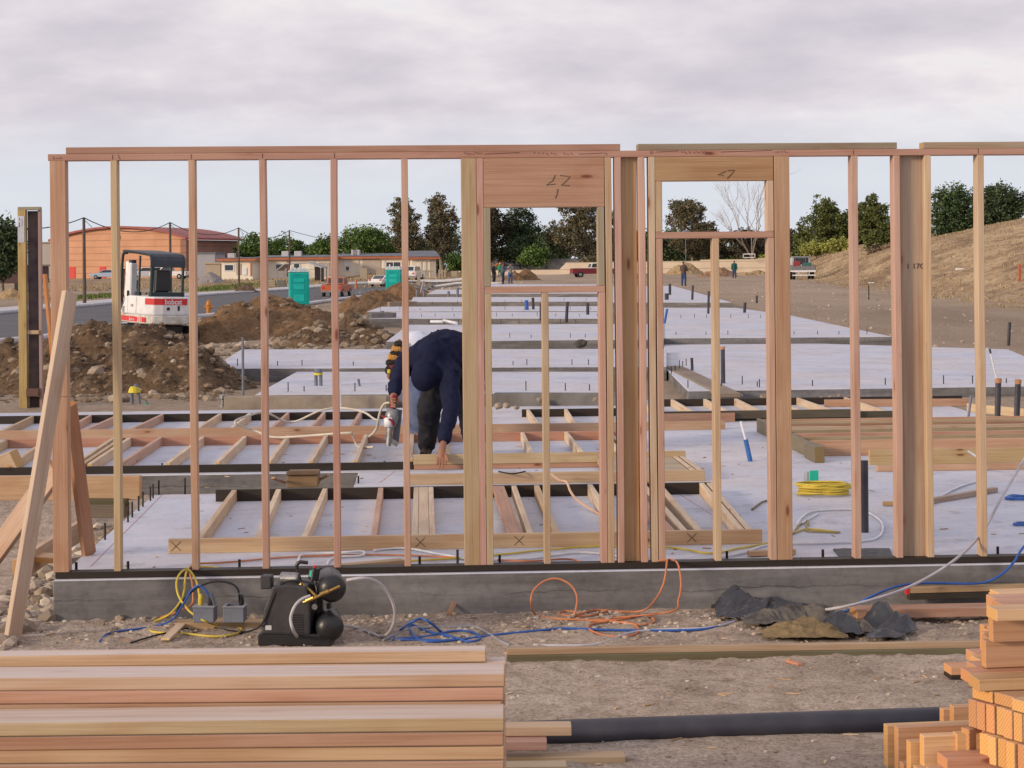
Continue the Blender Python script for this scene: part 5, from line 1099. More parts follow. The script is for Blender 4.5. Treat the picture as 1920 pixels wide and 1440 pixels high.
# far vents and rods on the slabs
for (x, y, x1, y1, z, r, lab) in ((1062, 601, 1064, 566, .6, .04, 'tall dark vent pipe seen under the window sill'), (1102, 590, 1102, 568, .6, .045, 'dark vent pipe behind the first opening, near its right trimmer'), (1000, 580, 999, 558, .6, .045, 'dark vent pipe beside a blue one under the window sill'),
      (1328, 585, 1329, 546, .6, .035, 'tall black vent pipe left of the cripple stud in the second opening'), (1298, 562, 1299, 535, .62, .045, 'dark vent pipe on the far right slab'), (1256, 553, 1256, 532, .62, .06, 'dark vent pipe at the left of the far right slab'), (1396, 585, 1397, 567, .55, .045, 'short dark vent pipe at the slab edge right of the cripple stud'), (1419, 573, 1419, 554, .3, .04, 'dark post at the dirt edge behind the second post'),
      (1891, 645, 1893, 604, .3, .035, 'black marker post with an orange top beside the wide slab'), (1250, 562, 1250, 550, .62, .08, 'stubby dark pipe fitting on the far right slab'), (1013, 597, 1013, 568, .6, .02, 'thin rod by the dark vent pipes')):
    pipe(x, y, z, x1, y1, r, M_ABS, lab, name='vent_pipe', cat='vent pipe', group='vent pipes on the far slabs')
pipe(988, 581, .6, 987, 563, .06, M_BLU, 'blue pipe end standing on a far slab under the window sill', name='vent_pipe'); pipe(1246, 606, .54, 1251, 579, .03, M_BLU, 'leaning light blue rod on the broad slab behind the second opening', name='blue_rod')
for (x, y0, y1, lab) in ((782, 558, 543, 'grey sleeve pipe left of the slab strips'), (795, 558, 545, 'grey sleeve pipe beside its twin, left of the slabs'), (841, 558, 546, 'grey sleeve pipe just left of the post'), (716, 598, 583, 'grey sleeve pipe standing in the box footing'), (736, 597, 586, 'second grey sleeve pipe in the box footing'), (858, 556, 540, 'dark sleeve pipe by the post'), (645, 603, 596, 'blue-grey barrel-like sleeve left of the box footing')):
    pipe(x, y0, .55, x, y1, .06 if x != 645 else .12, M_GRAYP, lab, name='pipe_sleeve', cat='pipe sleeve', group='grey pipe sleeves in the far footings')
for (a, b_, lab) in (((807, 603), (830, 603), 'white plastic pipe lying flat on the slab above the bent man'), ((832, 601), (856, 606), 'second white plastic pipe lying on the slab, slanted')):
    p, q = P(*a, .62), P(*b_, .62); tag(mesh_obj('white_pipe', MB().tube([p, q], .035, 8), M_PVC), lab, 'pipe')
def farbolts(a, b_, z, n, h, seed):
    r = random.Random(seed); 
    for i in range(n):
        t_ = (i+r.uniform(.2, .8))/n; p = P(a[0]+(b_[0]-a[0])*t_, a[1]+(b_[1]-a[1])*t_, z)
        bolt(p, h*r.uniform(.6, 1.2)*.8, .0075, 'thin steel bolt or pin standing along the edge of a farther slab', 'bolts along the farther slab edges')
for a, b_, z, n, sd in (((430, 686), (1140, 684), .48, 13, 1), ((490, 734), (1140, 732), .43, 10, 2), ((1270, 727), (1910, 718), .40, 11, 3), ((1250, 628), (1660, 627), .53, 8, 4), ((760, 634), (1130, 633), .54, 9, 5), ((780, 606), (1140, 606), .55, 10, 6), ((700, 594), (1130, 593), .6, 12, 7), ((700, 582), (1130, 581), .6, 11, 8), ((1155, 595), (1480, 595), .55, 10, 9), ((1255, 700), (1290, 680), .43, 5, 10), ((1380, 716), (1480, 733), .42, 4, 11), ((720, 571), (1130, 563), .62, 10, 12), ((860, 538), (1150, 536), .62, 12, 13)):
    farbolts(a, b_, z, n, .13+.0, sd)
rock(P(1090, 652, .5)+Vector((0, 0, .08)), .11, 'single dark round stone lying on the long pale slab', None, mat('dark_stone', (.07, .06, .055), .8), 3)
for i, (x, y, w) in enumerate(((1088, 745, 22), (1115, 748, 18), (1035, 748, 12), (1385, 742, 14), (1430, 743, 12), (1558, 745, 10), (1575, 742, 9), (1540, 746, 9), (950, 735, 12), (1012, 750, 14), (935, 762, 16), (950, 760, 14), (968, 764, 12))):
    q = P(x, y, .36); rock(q, w*q.y/F/2, 'pale stone lying against the footing behind the frames', 'stones along the middle footing')
# slab clutter: small things by the second bay at right
p = P(1522, 908, S1); t = thing('green_cup', 'bright green plastic guard lying on the slab above the yellow coil', 'plastic guard', p, R(12)); mesh_obj('panel', MB().box((-.02, -.01, .0), (.055, .0, .11)).bevel(.003), mat('green_plastic', (.02, .50, .33), .4), t); mesh_obj('side', MB().box((-.045, .0, .01), (-.02, .05, .10)).box((-.045, -.02, 0), (.04, .05, .01)).bevel(.003), mat('clear_grey_plastic', (.35, .40, .42), .3), t)
tag(board('timber_plank', P(1740, 940, S1+.02), P(1866, 918, S1+.02), .05, .038, (.45, .33, .25)), 'short scrap plank on the slab between the right studs', 'plank')
tag(board('timber_plank', P(1655, 944, S1+.02), P(1690, 944, S1+.02), .03, .03, (.55, .36, .16)), 'orange end of a small stick beside the flat stud', 'wood scrap')
tag(board('timber_plank', P(640, 1064, S1+.02), P(756, 1054, S1+.02), .08, .038, (.46, .31, .17)), 'short plank lying on the slab behind the compressor', 'plank')
tag(board('timber_plank', P(1403, 1038, S1+.02), P(1490, 1034, S1+.02), .05, .03, (.42, .27, .17)), 'short dusty offcut on the slab behind the second post', 'plank')
# opening in the slab with plastic stuffed in it
o = mesh_obj('floor_box', MB().prism([tuple((P(x, y, S1)-P(1615, 1040, S1))[:2]) for x, y in ((1562, 1032), (1668, 1031), (1675, 1047), (1575, 1047))][::-1], 0, .012).bevel(.002), mat('dark_opening', (.03, .03, .035), .6, .3, 20, c2=(.10, .10, .105)), loc=P(1615, 1040, S1)); tag(o, 'dark plastic sheet stuffed in a square pit in the slab behind the right stud', 'plastic sheet')
# cardboard box with a scrap either side
p = P(565, 915, S1); t = thing('cardboard_box', 'closed brown cardboard box standing in the slab notch', 'cardboard box', p+Vector((0, .15, 0)), R(2))
mesh_obj('carton', MB().box((-.125, -.12, .0), (.125, .16, .115)).bevel(.006), mat('brown_cardboard', (.26, .17, .095), .85, .12, 6), t); mesh_obj('lid_flap', MB().bar((-.122, -.10, .117), (.122, -.10, .117), .10, .004, (0, -.2, 1)).bar((-.125, -.132, .112), (.125, -.132, .112), .03, .004, (0, -1, .3)), mat('dark_cardboard', (.15, .10, .06), .85), t)
tag(board('wood_scrap', P(512, 896, S1+.1), P(534, 905, S1+.02), .03, .015, PINK), 'thin scrap leaning left of the cardboard box', 'wood scrap'); tag(board('wood_scrap', P(596, 902, S1+.02), P(616, 890, S1+.09), .03, .015, TAN), 'thin scrap leaning right of the cardboard box', 'wood scrap')
# tall channel panel standing at left
p = P(60, 770, .22); k = p.y/F; t = thing('framed_post_panel', 'tall weathered framed post with dark inside and a paper label, in front of the mound', 'wall panel', p, R(4))
Y6 = (.46, .33, .12); zt = (770-388)*k
board('stud', (-.10, 0, 0), (-.10, 0, zt-.04), .10, .12, Y6, t, (0, 1, 0)); board('stud', (.115, .05, 0), (.115, .05, zt-.04), .035, .1, (.40, .27, .24), t, (0, 1, 0))
board('cap', (-.15, .03, zt-.02), (.13, .03, zt-.02), .15, .04, (.30, .27, .18), t)
mesh_obj('back_panel', MB().box((-.05, .08, 0), (.10, .10, zt-.05)), mat('dark_siding', (.07, .055, .07), .8, .3, 5, c2=(.16, .12, .1)), t)
board('block', (-.05, .02, (770-623)*k), (.10, .02, (770-623)*k), .10, .05, (.5, .36, .22), t); board('block', (-.05, .03, (770-735)*k), (.10, .03, (770-735)*k), .10, .30, (.14, .07, .05), t, (0, 1, 0))
mesh_obj('paper_label', MB().box((-.145, -.065, zt-.46), (-.065, -.062, zt-.12)), mat('white_paper', (.55, .56, .62), .6), t)
mesh_obj('printed_text', MB().box((-.125, -.0665, zt-.18), (-.118, -.0645, zt-.14)).box((-.095, -.0665, zt-.25), (-.090, -.0645, zt-.15)).box((-.13, -.0665, zt-.26), (-.122, -.0645, zt-.20)), M_DSTEEL, t)
o = mesh_obj('footing_block', MB().box((-.2, -.15, -.15), (.2, .2, .03)).bevel(.01), M_STEM, loc=p-Vector((0, 0, .02))); tag(o, 'grey footing block under the tall framed post', 'footing block')
tag(board('orange_board', D(84, 514, 26.5), D(108, 770, 26.5), .12, .04, (.62, .24, .05)), 'orange board leaning behind the corner post', 'board')
tag(mesh_obj('block_stack', MB().box((-.33, -.3, 0), (.33, .3, 1.1)).bevel(.03), mat('dark_crate', (.05, .055, .06), .8), loc=on(D(36, 520, 150).x, 150)), 'dark stack of blocks beyond the road at the far left', 'block stack')
# ---------------------------------------------------------------- people
def cap_shape(b, p, q, r0, r1, n=12):
    p, q = Vector(p), Vector(q); e = (q-p); L = e.length; e = e/L if L > 1e-6 else Vector((0, 0, 1)); pts = []; rs_ = []
    for i in range(1, 5): a = pi/2*i/4; pts.append(p-e*r0*cos(a)); rs_.append(max(r0*sin(a), .001))
    for i in range(0, 4): a = pi/2*i/4; pts.append(q+e*r1*sin(a)); rs_.append(max(r1*cos(a), .001))
    b.tube(pts, rs_, n)
def fused(name, parts, m, parent=None, voxel=.012, smooth=4, wrinkle=0, wscale=9, calm=None):
    """parts: capsules (p, q, r0, r1) or ellipsoids (c, (rx, ry, rz)) melted into one skin"""
    b = MB()
    for s in parts:
        if len(s) == 4: cap_shape(b, *s)
        else: b.ell(s[0], s[1], 14, M=s[2] if len(s) > 2 else None)
    o = mesh_obj(name, b, m, parent); md = o.modifiers.new('r', 'REMESH'); md.mode = 'VOXEL'; md.voxel_size = voxel; md.use_smooth_shade = True
    s2 = o.modifiers.new('s', 'SMOOTH'); s2.iterations = smooth; s2.factor = .5
    me = bpy.data.meshes.new_from_object(o.evaluated_get(bpy.context.evaluated_depsgraph_get())); o.modifiers.clear(); old = o.data; o.data = me; me.name = name; bpy.data.meshes.remove(old)
    if wrinkle:
        for v in me.vertices:
            c = v.co; n = N.noise(Vector((c.x*wscale, c.y*wscale, c.z*wscale*.8)))+.6*(1-2*abs(N.noise(Vector((c.x*wscale*1.7+4, c.y*wscale*1.7, c.z*wscale*1.9)))))
            v.co = c+v.normal*n*wrinkle*(1 if calm is None else sm(.12, .26, (c-calm).length))
    return o
M_NAVY = mat('navy_sweatshirt', (.013, .016, .045), .9, .2, 6, spec=.15); M_TROU = mat('dark_grey_trousers', (.016, .019, .03), .9, .3, 5, c2=(.034, .032, .038), spec=.15); M_SKIN = mat('skin', (.30, .14, .09), .55, .1, 8)
M_BOOT = mat('brown_boots', (.06, .04, .03), .7); M_WSH = mat('white_shirt', (.58, .62, .75), .85, .06, 4); M_JEAN = mat('light_blue_jeans', (.13, .17, .29), .85, .15, 6); M_LEATH = mat('tan_leather', (.36, .18, .05), .6, .3, 12, c2=(.16, .07, .03))
FEET = P(815, 856, S1).y
def worker():
    d0 = FEET; g = D(830, 855, d0); g.z = S1; T = lambda px, py, d: D(px, py, d)-g
    hipc = T(862, 668, d0+.12)
    lh, rh = T(886, 678, d0+.02), T(836, 680, d0+.12)
    mid = T(838, 659, d0-.12); upb = T(806, 672, d0-.38); neck = T(799, 690, d0-.48); head = T(795, 708, d0-.56)
    sR, eR, wR = T(766, 678, d0-.30), T(745, 706, d0-.52), T(739, 737, d0-.68)
    sL, eL_, wL = T(840, 700, d0-.46), T(847, 762, d0-.72), T(832, 828, d0-1.03)
    kR, aR = T(806, 760, d0-.22), T(801, 842, d0+.05)
    kL, aL = T(880, 765, d0-.28), T(884, 838, d0-.02)
    hand = T(828, 843, d0-1.12)
    parts = [(hipc, mid, .13, .13), (mid, upb, .13, .14), (upb, neck, .10, .06), (head, (.085, .095, .115)), (neck, head, .055, .06),
             (upb, sR, .09, .06), (sR, eR, .05, .042), (eR, wR, .042, .027), (upb, sL, .09, .06), (sL, eL_, .05, .042), (eL_, wL, .042, .027),
             (rh, kR, .08, .055), (kR, aR, .055, .04), (lh, kL, .08, .055), (kL, aL, .055, .04), (hipc, rh, .12, .09), (hipc, lh, .12, .09),
             # the face, turned to the floor: nose, chin, ears
             (head+Vector((0, -.05, -.075)), (.02, .03, .02)), (head+Vector((0, .0, -.10)), (.035, .03, .02)), (head+Vector((.085, .0, -.01)), (.015, .025, .03)), (head+Vector((-.085, 0, -.01)), (.015, .025, .03))]
    # left hand pressing on the board: palm, four fingers and a thumb
    palm = T(828, 848, d0-1.12); parts += [(wL, palm, .028, .036), (palm, T(828, 858, d0-1.15), .036, .032)]
    for (x0, x1, y1, r) in ((821, 819, 872, .0088), (826, 824, 878, .0095), (831, 830, 877, .0092), (836, 836, 870, .0082)):
        a = T(x0, 858, d0-1.165); m_ = T((x0+x1)/2, 866, d0-1.20); e_ = T(x1, y1, d0-1.215); parts += [(a, m_, r*1.1, r), (m_, e_, r, r*.85)]
    parts += [(T(834, 850, d0-1.14), T(839, 858, d0-1.18), .012, .010), (T(839, 858, d0-1.18), T(841, 866, d0-1.20), .010, .008)]
    # right hand closed round the grip
    ph = T(738, 744, d0-.72); parts += [(wR, ph, .027, .036)]
    for i in range(4):
        y = 746+i*5.2; parts += [(T(733, y, d0-.75), T(734, y+1, d0-.79), .010, .009), (T(734, y+1, d0-.79), T(742, y+2, d0-.80), .009, .008)]
    parts += [(T(744, 745, d0-.74), T(747, 752, d0-.78), .012, .010)]
    body = fused('person', parts, M_SKIN, None, .0065, 3); body.location = g
    tag(body, 'worker in a navy hooded sweatshirt bending down, one hand on a board', 'person')
    hood = [(hipc+Vector((0, 0, .02)), mid, .20, .20), (mid, upb, .205, .19), (upb, sR, .17, .11), (upb, sL, .17, .115), (sR, eR, .10, .075), (eR, eR.lerp(wR, .86), .072, .05), (sL, eL_, .105, .078), (eL_, eL_.lerp(wL, .90), .078, .052),
            (upb, neck, .15, .12), (neck, head, .12, .115), (head+Vector((0, .0, .012)), (.122, .13, .142)), (lh, hipc, .17, .19)]
    fused('hooded_sweatshirt', hood, M_NAVY, body, .014, 4, .024, 7, calm=head)
    tr = [(hipc, rh, .15, .15), (hipc, lh, .15, .15), (rh, kR, .145, .105), (kR, aR+Vector((0, 0, .05)), .105, .078), (lh, kL, .145, .105), (kL, aL+Vector((0, 0, .05)), .105, .078), (rh+Vector((.08, 0, -.06)), kR.lerp(kL, .4)+Vector((0, .1, .1)), .1, .05)]
    fused('trousers', tr, M_TROU, body, .014, 4, .018, 7)
    for a in (aR, aL):
        z0 = -a.z
        fused('boot', [(Vector((a.x, a.y+.04, .05)), Vector((a.x-.02, a.y-.17, .04)), .05, .042), (a, Vector((a.x, a.y+.03, .07)), .05, .05)], M_BOOT, body, .012, 2)
    # framing nail gun hanging from the right hand
    t = thing('nail_gun', 'grey and red framing nail gun hanging in the hand of the bending worker', 'nail gun', D(738, 792, d0-.76)); o = t.location
    Q = lambda px, py, dd=0: D(px, py, d0-.76+dd)-o; M_RG = mat('dark_red_rubber', (.22, .012, .03), .5)
    mesh_obj('grip', MB().tube([Q(741, 741), Q(738, 755), Q(736, 770)], [.024, .026, .034], 10), M_RG, t, smooth=True)
    mesh_obj('body', MB().tube([Q(737, 766), Q(735, 780), Q(732, 800)], [.05, .062, .055], 14), mat('cast_grey_metal', (.30, .31, .33), .4, .2, 20, .5), t, smooth=True)
    mesh_obj('cylinder_housing', MB().tube([Q(729, 782, -.03), Q(729, 800, -.03)], [.045, .042], 12), M_WHITE, t, smooth=True)
    mesh_obj('magazine', MB().bar(Q(748, 768, .03), Q(741, 832, .03), .03, .06, (1, 0, 0)).bevel(.004), mat('grey_magazine', (.12, .13, .16), .5), t)
    mesh_obj('nose', MB().tube([Q(731, 800, -.01), Q(728, 836, -.01)], [.03, .022], 8).bar(Q(722, 818, 0), Q(746, 834, 0), .03, .045), M_STEEL, t)
    mesh_obj('trigger_guard', MB().tube(cr([Q(716, 780, -.03), Q(726, 784, -.06), Q(736, 790, -.07), Q(738, 797, -.06)], 4), .011, 8), M_RG, t)
worker()
def second_worker():
    d0 = P(780, 828, S1).y; g = D(775, 828, d0); g.z = S1; T = lambda px, py, d: D(px, py, d)-g
    hip = T(756, 676, d0); mid = T(782, 652, d0-.03); upb = T(812, 664, d0-.05); neck = T(830, 682, d0-.05); head = T(840, 700, d0-.05)
    k1, a1 = T(781, 750, d0-.12), T(790, 812, d0); k2, a2 = T(772, 752, d0+.12), T(780, 806, d0+.22)
    sh, el_, wr = T(818, 690, d0+.15), T(832, 735, d0+.1), T(842, 775, d0)
    parts = [(hip, mid, .13, .13), (mid, upb, .13, .13), (upb, neck, .09, .06), (head, (.085, .09, .115)), (upb, sh, .08, .06), (sh, el_, .05, .04), (el_, wr, .04, .03), (hip, k1, .10, .06), (k1, a1, .06, .045), (hip, k2, .10, .06), (k2, a2, .06, .045), (wr, T(845, 790, d0), .035, .02)]
    body = fused('person', parts, M_SKIN, None, .012, 3); body.location = g; tag(body, 'second bending worker in a white shirt and tool belt, half hidden behind the navy one', 'person')
    fused('white_shirt', [(hip+Vector((.05, 0, .03)), mid, .165, .175), (mid, upb, .175, .165), (upb, neck, .13, .08), (upb, sh, .12, .085), (sh, el_, .085, .07)], M_WSH, body, .016, 4, .008, 8)
    fused('jeans', [(hip, k1, .155, .10), (k1, a1, .10, .08), (hip, k2, .155, .10), (k2, a2, .10, .08)], M_JEAN, body, .016, 4, .008, 8)
    for a in (a1, a2): fused('boot', [(Vector((a.x, a.y, .06)), Vector((a.x+.16, a.y-.02, .045)), .05, .04), (a, Vector((a.x, a.y, .07)), .05, .05)], M_BOOT, body, .014, 2)
    bt = thing('tool_belt', 'worn tan leather tool belt with pouches and a yellow tape measure', 'tool belt', D(740, 680, d0-.12)); o = bt.location; Q = lambda px, py, dd=0: D(px, py, d0-.16+dd)-o
    mesh_obj('belt', MB().tube(cr([Q(752, 640, 0), Q(741, 652, -.03), Q(738, 668, -.04), Q(744, 690, -.04)], 4), .035, 8), M_LEATH, bt, smooth=True)
    MBK = mat('black_leather', (.02, .015, .015), .5); MAM = mat('amber_leather', (.52, .27, .07), .6)
    for (x, y, rx, rz_, m) in ((748, 645, .07, .05, MBK), (744, 654, .075, .045, MAM), (741, 663, .08, .04, MBK), (737, 669, .075, .06, MAM), (733, 680, .075, .05, MBK), (736, 688, .06, .05, mat('dark_red_leather', (.16, .03, .03), .6)), (729, 694, .055, .06, MBK), (733, 702, .055, .075, M_LEATH), (744, 690, .05, .06, MAM)):
        mesh_obj('pouch', MB().ell(Q(x, y, -.05), (rx*.8, .05, rz_*.8), 10).box(Q(x, y, -.09)-Vector((rx*.6, 0, rz_*.5)), Q(x, y, -.03)+Vector((rx*.6, 0, rz_*.6))).bevel(.008), m, bt)
    mesh_obj('tape_measure', MB().box(Q(726, 701, -.12), Q(733, 692, -.06)).bevel(.008), mat('yellow_plastic', (.75, .60, .04), .4), bt)
second_worker()
def stander(px, footpy, lab, shirt, trou, hat=None, arms='down', zoff=0, rz=0, d=None, pole=None):
    p = G(px, footpy) if d is None else on(D(px, 500, d).x, d); p.z += zoff
    T = Vector; s = 1.0
    a1 = {'down': ((.21, 0, 1.42), (.27, .03, 1.12), (.26, -.06, .86)), 'fore': ((.21, 0, 1.42), (.26, -.10, 1.15), (.08, -.28, 1.12)), 'up': ((.2, 0, 1.42), (.25, -.12, 1.3), (.05, -.15, 1.58))}[arms]
    P_ = [((0, 0, .95), (0, 0, 1.2), .15, .14), ((0, 0, 1.2), (0, 0, 1.42), .15, .15), ((0, 0, 1.45), (0, 0, 1.56), .06, .06), ((0, -.01, 1.66), (.08, .095, .12))]
    sl2 = []
    for k in (-1, 1):
        A = [Vector((k*a[0], a[1], a[2])) for a in a1]; P_ += [(A[0], A[1], .055, .045), (A[1], A[2], .045, .035), (A[2], A[2]+(A[2]-A[1]).normalized()*.14, .035, .02)]
        P_ += [((k*.09, 0, .92), (k*.12, -.03, .5), .09, .065), ((k*.12, -.03, .5), (k*.13, .02, .09), .06, .045)]
        sl2 += [(A[0], A[1], .075, .06), (A[1], A[2], .06, .05)]
    P_ = [(tuple(Vector(q) if isinstance(q, tuple) and len(q) == 3 and i < 2 else q for i, q in enumerate(s_)) if len(s_) == 4 else s_) for s_ in P_]
    b = fused('person', P_, M_SKIN, None, .03, 2); b.location = p; b.rotation_euler = (0, 0, R(rz)); tag(b, lab, 'person')
    V = Vector
    fused('shirt', [(V((0, 0, .95)), V((0, 0, 1.2)), .17, .17), (V((0, 0, 1.2)), V((0, 0, 1.40)), .18, .17), (V((-.14, 0, 1.42)), V((.14, 0, 1.42)), .10, .10)]+sl2, shirt, b, .03, 2)
    fused('trousers', [x for k in (-1, 1) for x in ((V((k*.08, 0, .95)), V((k*.12, -.03, .5)), .12, .09), (V((k*.12, -.03, .5)), V((k*.13, .02, .10)), .085, .07))], trou, b, .03, 2)
    fused('shoe', [(V((-.13, .05, .05)), V((-.14, -.14, .04)), .05, .04)], M_BOOT, b, .03, 1); fused('shoe', [(V((.13, .05, .05)), V((.14, -.14, .04)), .05, .04)], M_BOOT, b, .03, 1)
    if hat: fused('hat', [(V((0, 0, 1.72)), (.10, .12, .075)), (V((0, -.06, 1.70)), (.10, .13, .02))], hat, b, .02, 1)
    else: fused('hair', [(V((0, .02, 1.70)), (.088, .10, .09))], M_BLACK, b, .03, 1)
    return b
M_GRN = mat('green_shirt', (.03, .16, .10), .8); M_DJ = mat('dark_blue_jeans', (.03, .07, .18), .8); M_BRN = mat('brown_shirt', (.10, .07, .06), .8); M_GREY = mat('grey_shirt', (.25, .23, .25), .8)
stander(1377, 522, 'far man in dark green shirt and blue jeans walking on the dirt', mat('dark_green_shirt', (.015, .09, .085), .8), M_DJ, rz=160)
rod = stander(1282, 536, 'man in a brown shirt holding a tall survey rod beside the far slab', M_BRN, M_DJ, arms='fore', rz=150)
q = rod.location; o = mesh_obj('survey_rod', MB().tube([q+Vector((.18, .15, .3)), q+Vector((.18, .15, 3.9))], .025, 6).ell(q+Vector((.25, .15, 3.95)), (.3, .12, .14), 8), M_GRAYP); tag(o, 'tall thin survey rod with a round top held by the far man', 'survey rod')
stander(943, 534, 'far worker in a blue-grey shirt bending his head, left of the brown heap', mat('blue_grey_shirt', (.10, .12, .20), .8), mat('navy_trousers', (.02, .035, .09), .8), arms='fore', rz=80)
stander(957, 532, 'far worker in a light grey shirt raising his hands to his cap', M_GREY, mat('blue_jeans', (.04, .10, .26), .8), arms='up', hat=M_DSTEEL, rz=20)
stander(926, 533, 'far worker in black partly hidden by the left trimmer', M_DSTEEL, M_DSTEEL, rz=60)
stander(937, 514, 'farthest worker in a bright green shirt and white hat by the block wall', mat('bright_green_shirt', (.02, .30, .10), .8), mat('green_trousers', (.02, .12, .06), .8), hat=M_WHITE, rz=0, d=250)
# ---------------------------------------------------------------- trees
def leafmat(name, stops, rough=.75):
    m, t, ns, ls, bs = newmat(name); bs.inputs['Roughness'].default_value = rough; bs.inputs['Specular IOR Level'].default_value = .15
    g = ns.new('ShaderNodeNewGeometry'); c = ramp(ns, ls, g.outputs['Random Per Island'], stops)
    co = ns.new('ShaderNodeTexCoord').outputs['Object']
    c = mix(ns, ls, .7, c, ramp(ns, ls, tex(ns, ls, co, .45, 3, .6), [(.35, (.62, .66, .7)), (.62, (1.25, 1.2, 1.05))]), 'MULTIPLY')
    ls.new(c, bs.inputs['Base Color']); return m
L_GREEN = leafmat('broad_green_leaves', [(0, (0.051, 0.087, 0.026)), (.5, (0.094, 0.160, 0.043)), (1, (0.160, 0.246, 0.072))])
L_EUC = leafmat('eucalyptus_leaves', [(0, (0.065, 0.065, 0.041)), (.5, (0.123, 0.116, 0.070)), (.8, (0.174, 0.145, 0.090)), (1, (0.246, 0.189, 0.123))])
L_DARK = leafmat('dark_green_leaves', [(0, (.032, .052, .028)), (.5, (.06, .09, .045)), (1, (.10, .135, .065))])
L_PINE = leafmat('pine_needles', [(0, (.05, .068, .022)), (.5, (.10, .125, .042)), (1, (.18, .195, .065))])
L_YEL = leafmat('yellow_green_leaves', [(0, (0.174, 0.203, 0.051)), (.5, (0.319, 0.334, 0.087)), (1, (0.464, 0.464, 0.145))])
L_BRUSH = leafmat('dry_brush', [(0, (0.102, 0.080, 0.058)), (.6, (0.189, 0.145, 0.102)), (1, (0.290, 0.225, 0.160))])
M_BARK = mat('grey_brown_bark', (.16, .125, .10), .9, .25, 6, bmp=.5); M_BARKP = mat('pale_bark', (.34, .27, .22), .85, .2, 5)
def crown_mb(blobs, n, size, seed, droop=0, clump=.16, tall=1.0):
    """leaf-sized faces in many clumps through the crown's volume; blobs: (x, y, z, rx, ry, rz)"""
    r = random.Random(seed); b = MB(); tot = sum(q[3]*q[4]*q[5] for q in blobs); cl = []
    for q in blobs:
        k = max(6, int(n/26*q[3]*q[4]*q[5]/tot))
        for _ in range(k):
            while 1:
                v = Vector((r.uniform(-1, 1), r.uniform(-1, 1), r.uniform(-1, 1)))
                if .05 < v.length < 1: break
            v = v.normalized()*(v.length**.45)*r.uniform(.8, 1.1)
            s = clump*(q[3]*q[5])**.5*r.uniform(.6, 1.5)
            cl.append((Vector((q[0]+v.x*q[3], q[1]+v.y*q[4], q[2]+v.z*q[5])), s))
    per = max(6, int(n/len(cl)))
    for c, s in cl:
        for _ in range(int(per*r.uniform(.6, 1.4))):
            p = c+Vector((r.gauss(0, s), r.gauss(0, s), r.gauss(0, s*.8)-droop*s*abs(r.gauss(0, .8))))
            a = Vector((r.gauss(0, 1), r.gauss(0, 1), r.gauss(0, .7)-droop)).normalized(); u = a.orthogonal().normalized(); u.rotate(Matrix.Rotation(r.uniform(0, 6.3), 3, a))
            l = size*r.uniform(.6, 1.5)*tall; w = size*r.uniform(.35, .8)
            b.add([p, p+a*l*.5+u*w*.5, p+a*l, p+a*l*.45-u*w*.5], ((0, 1, 2, 3),))
    return b
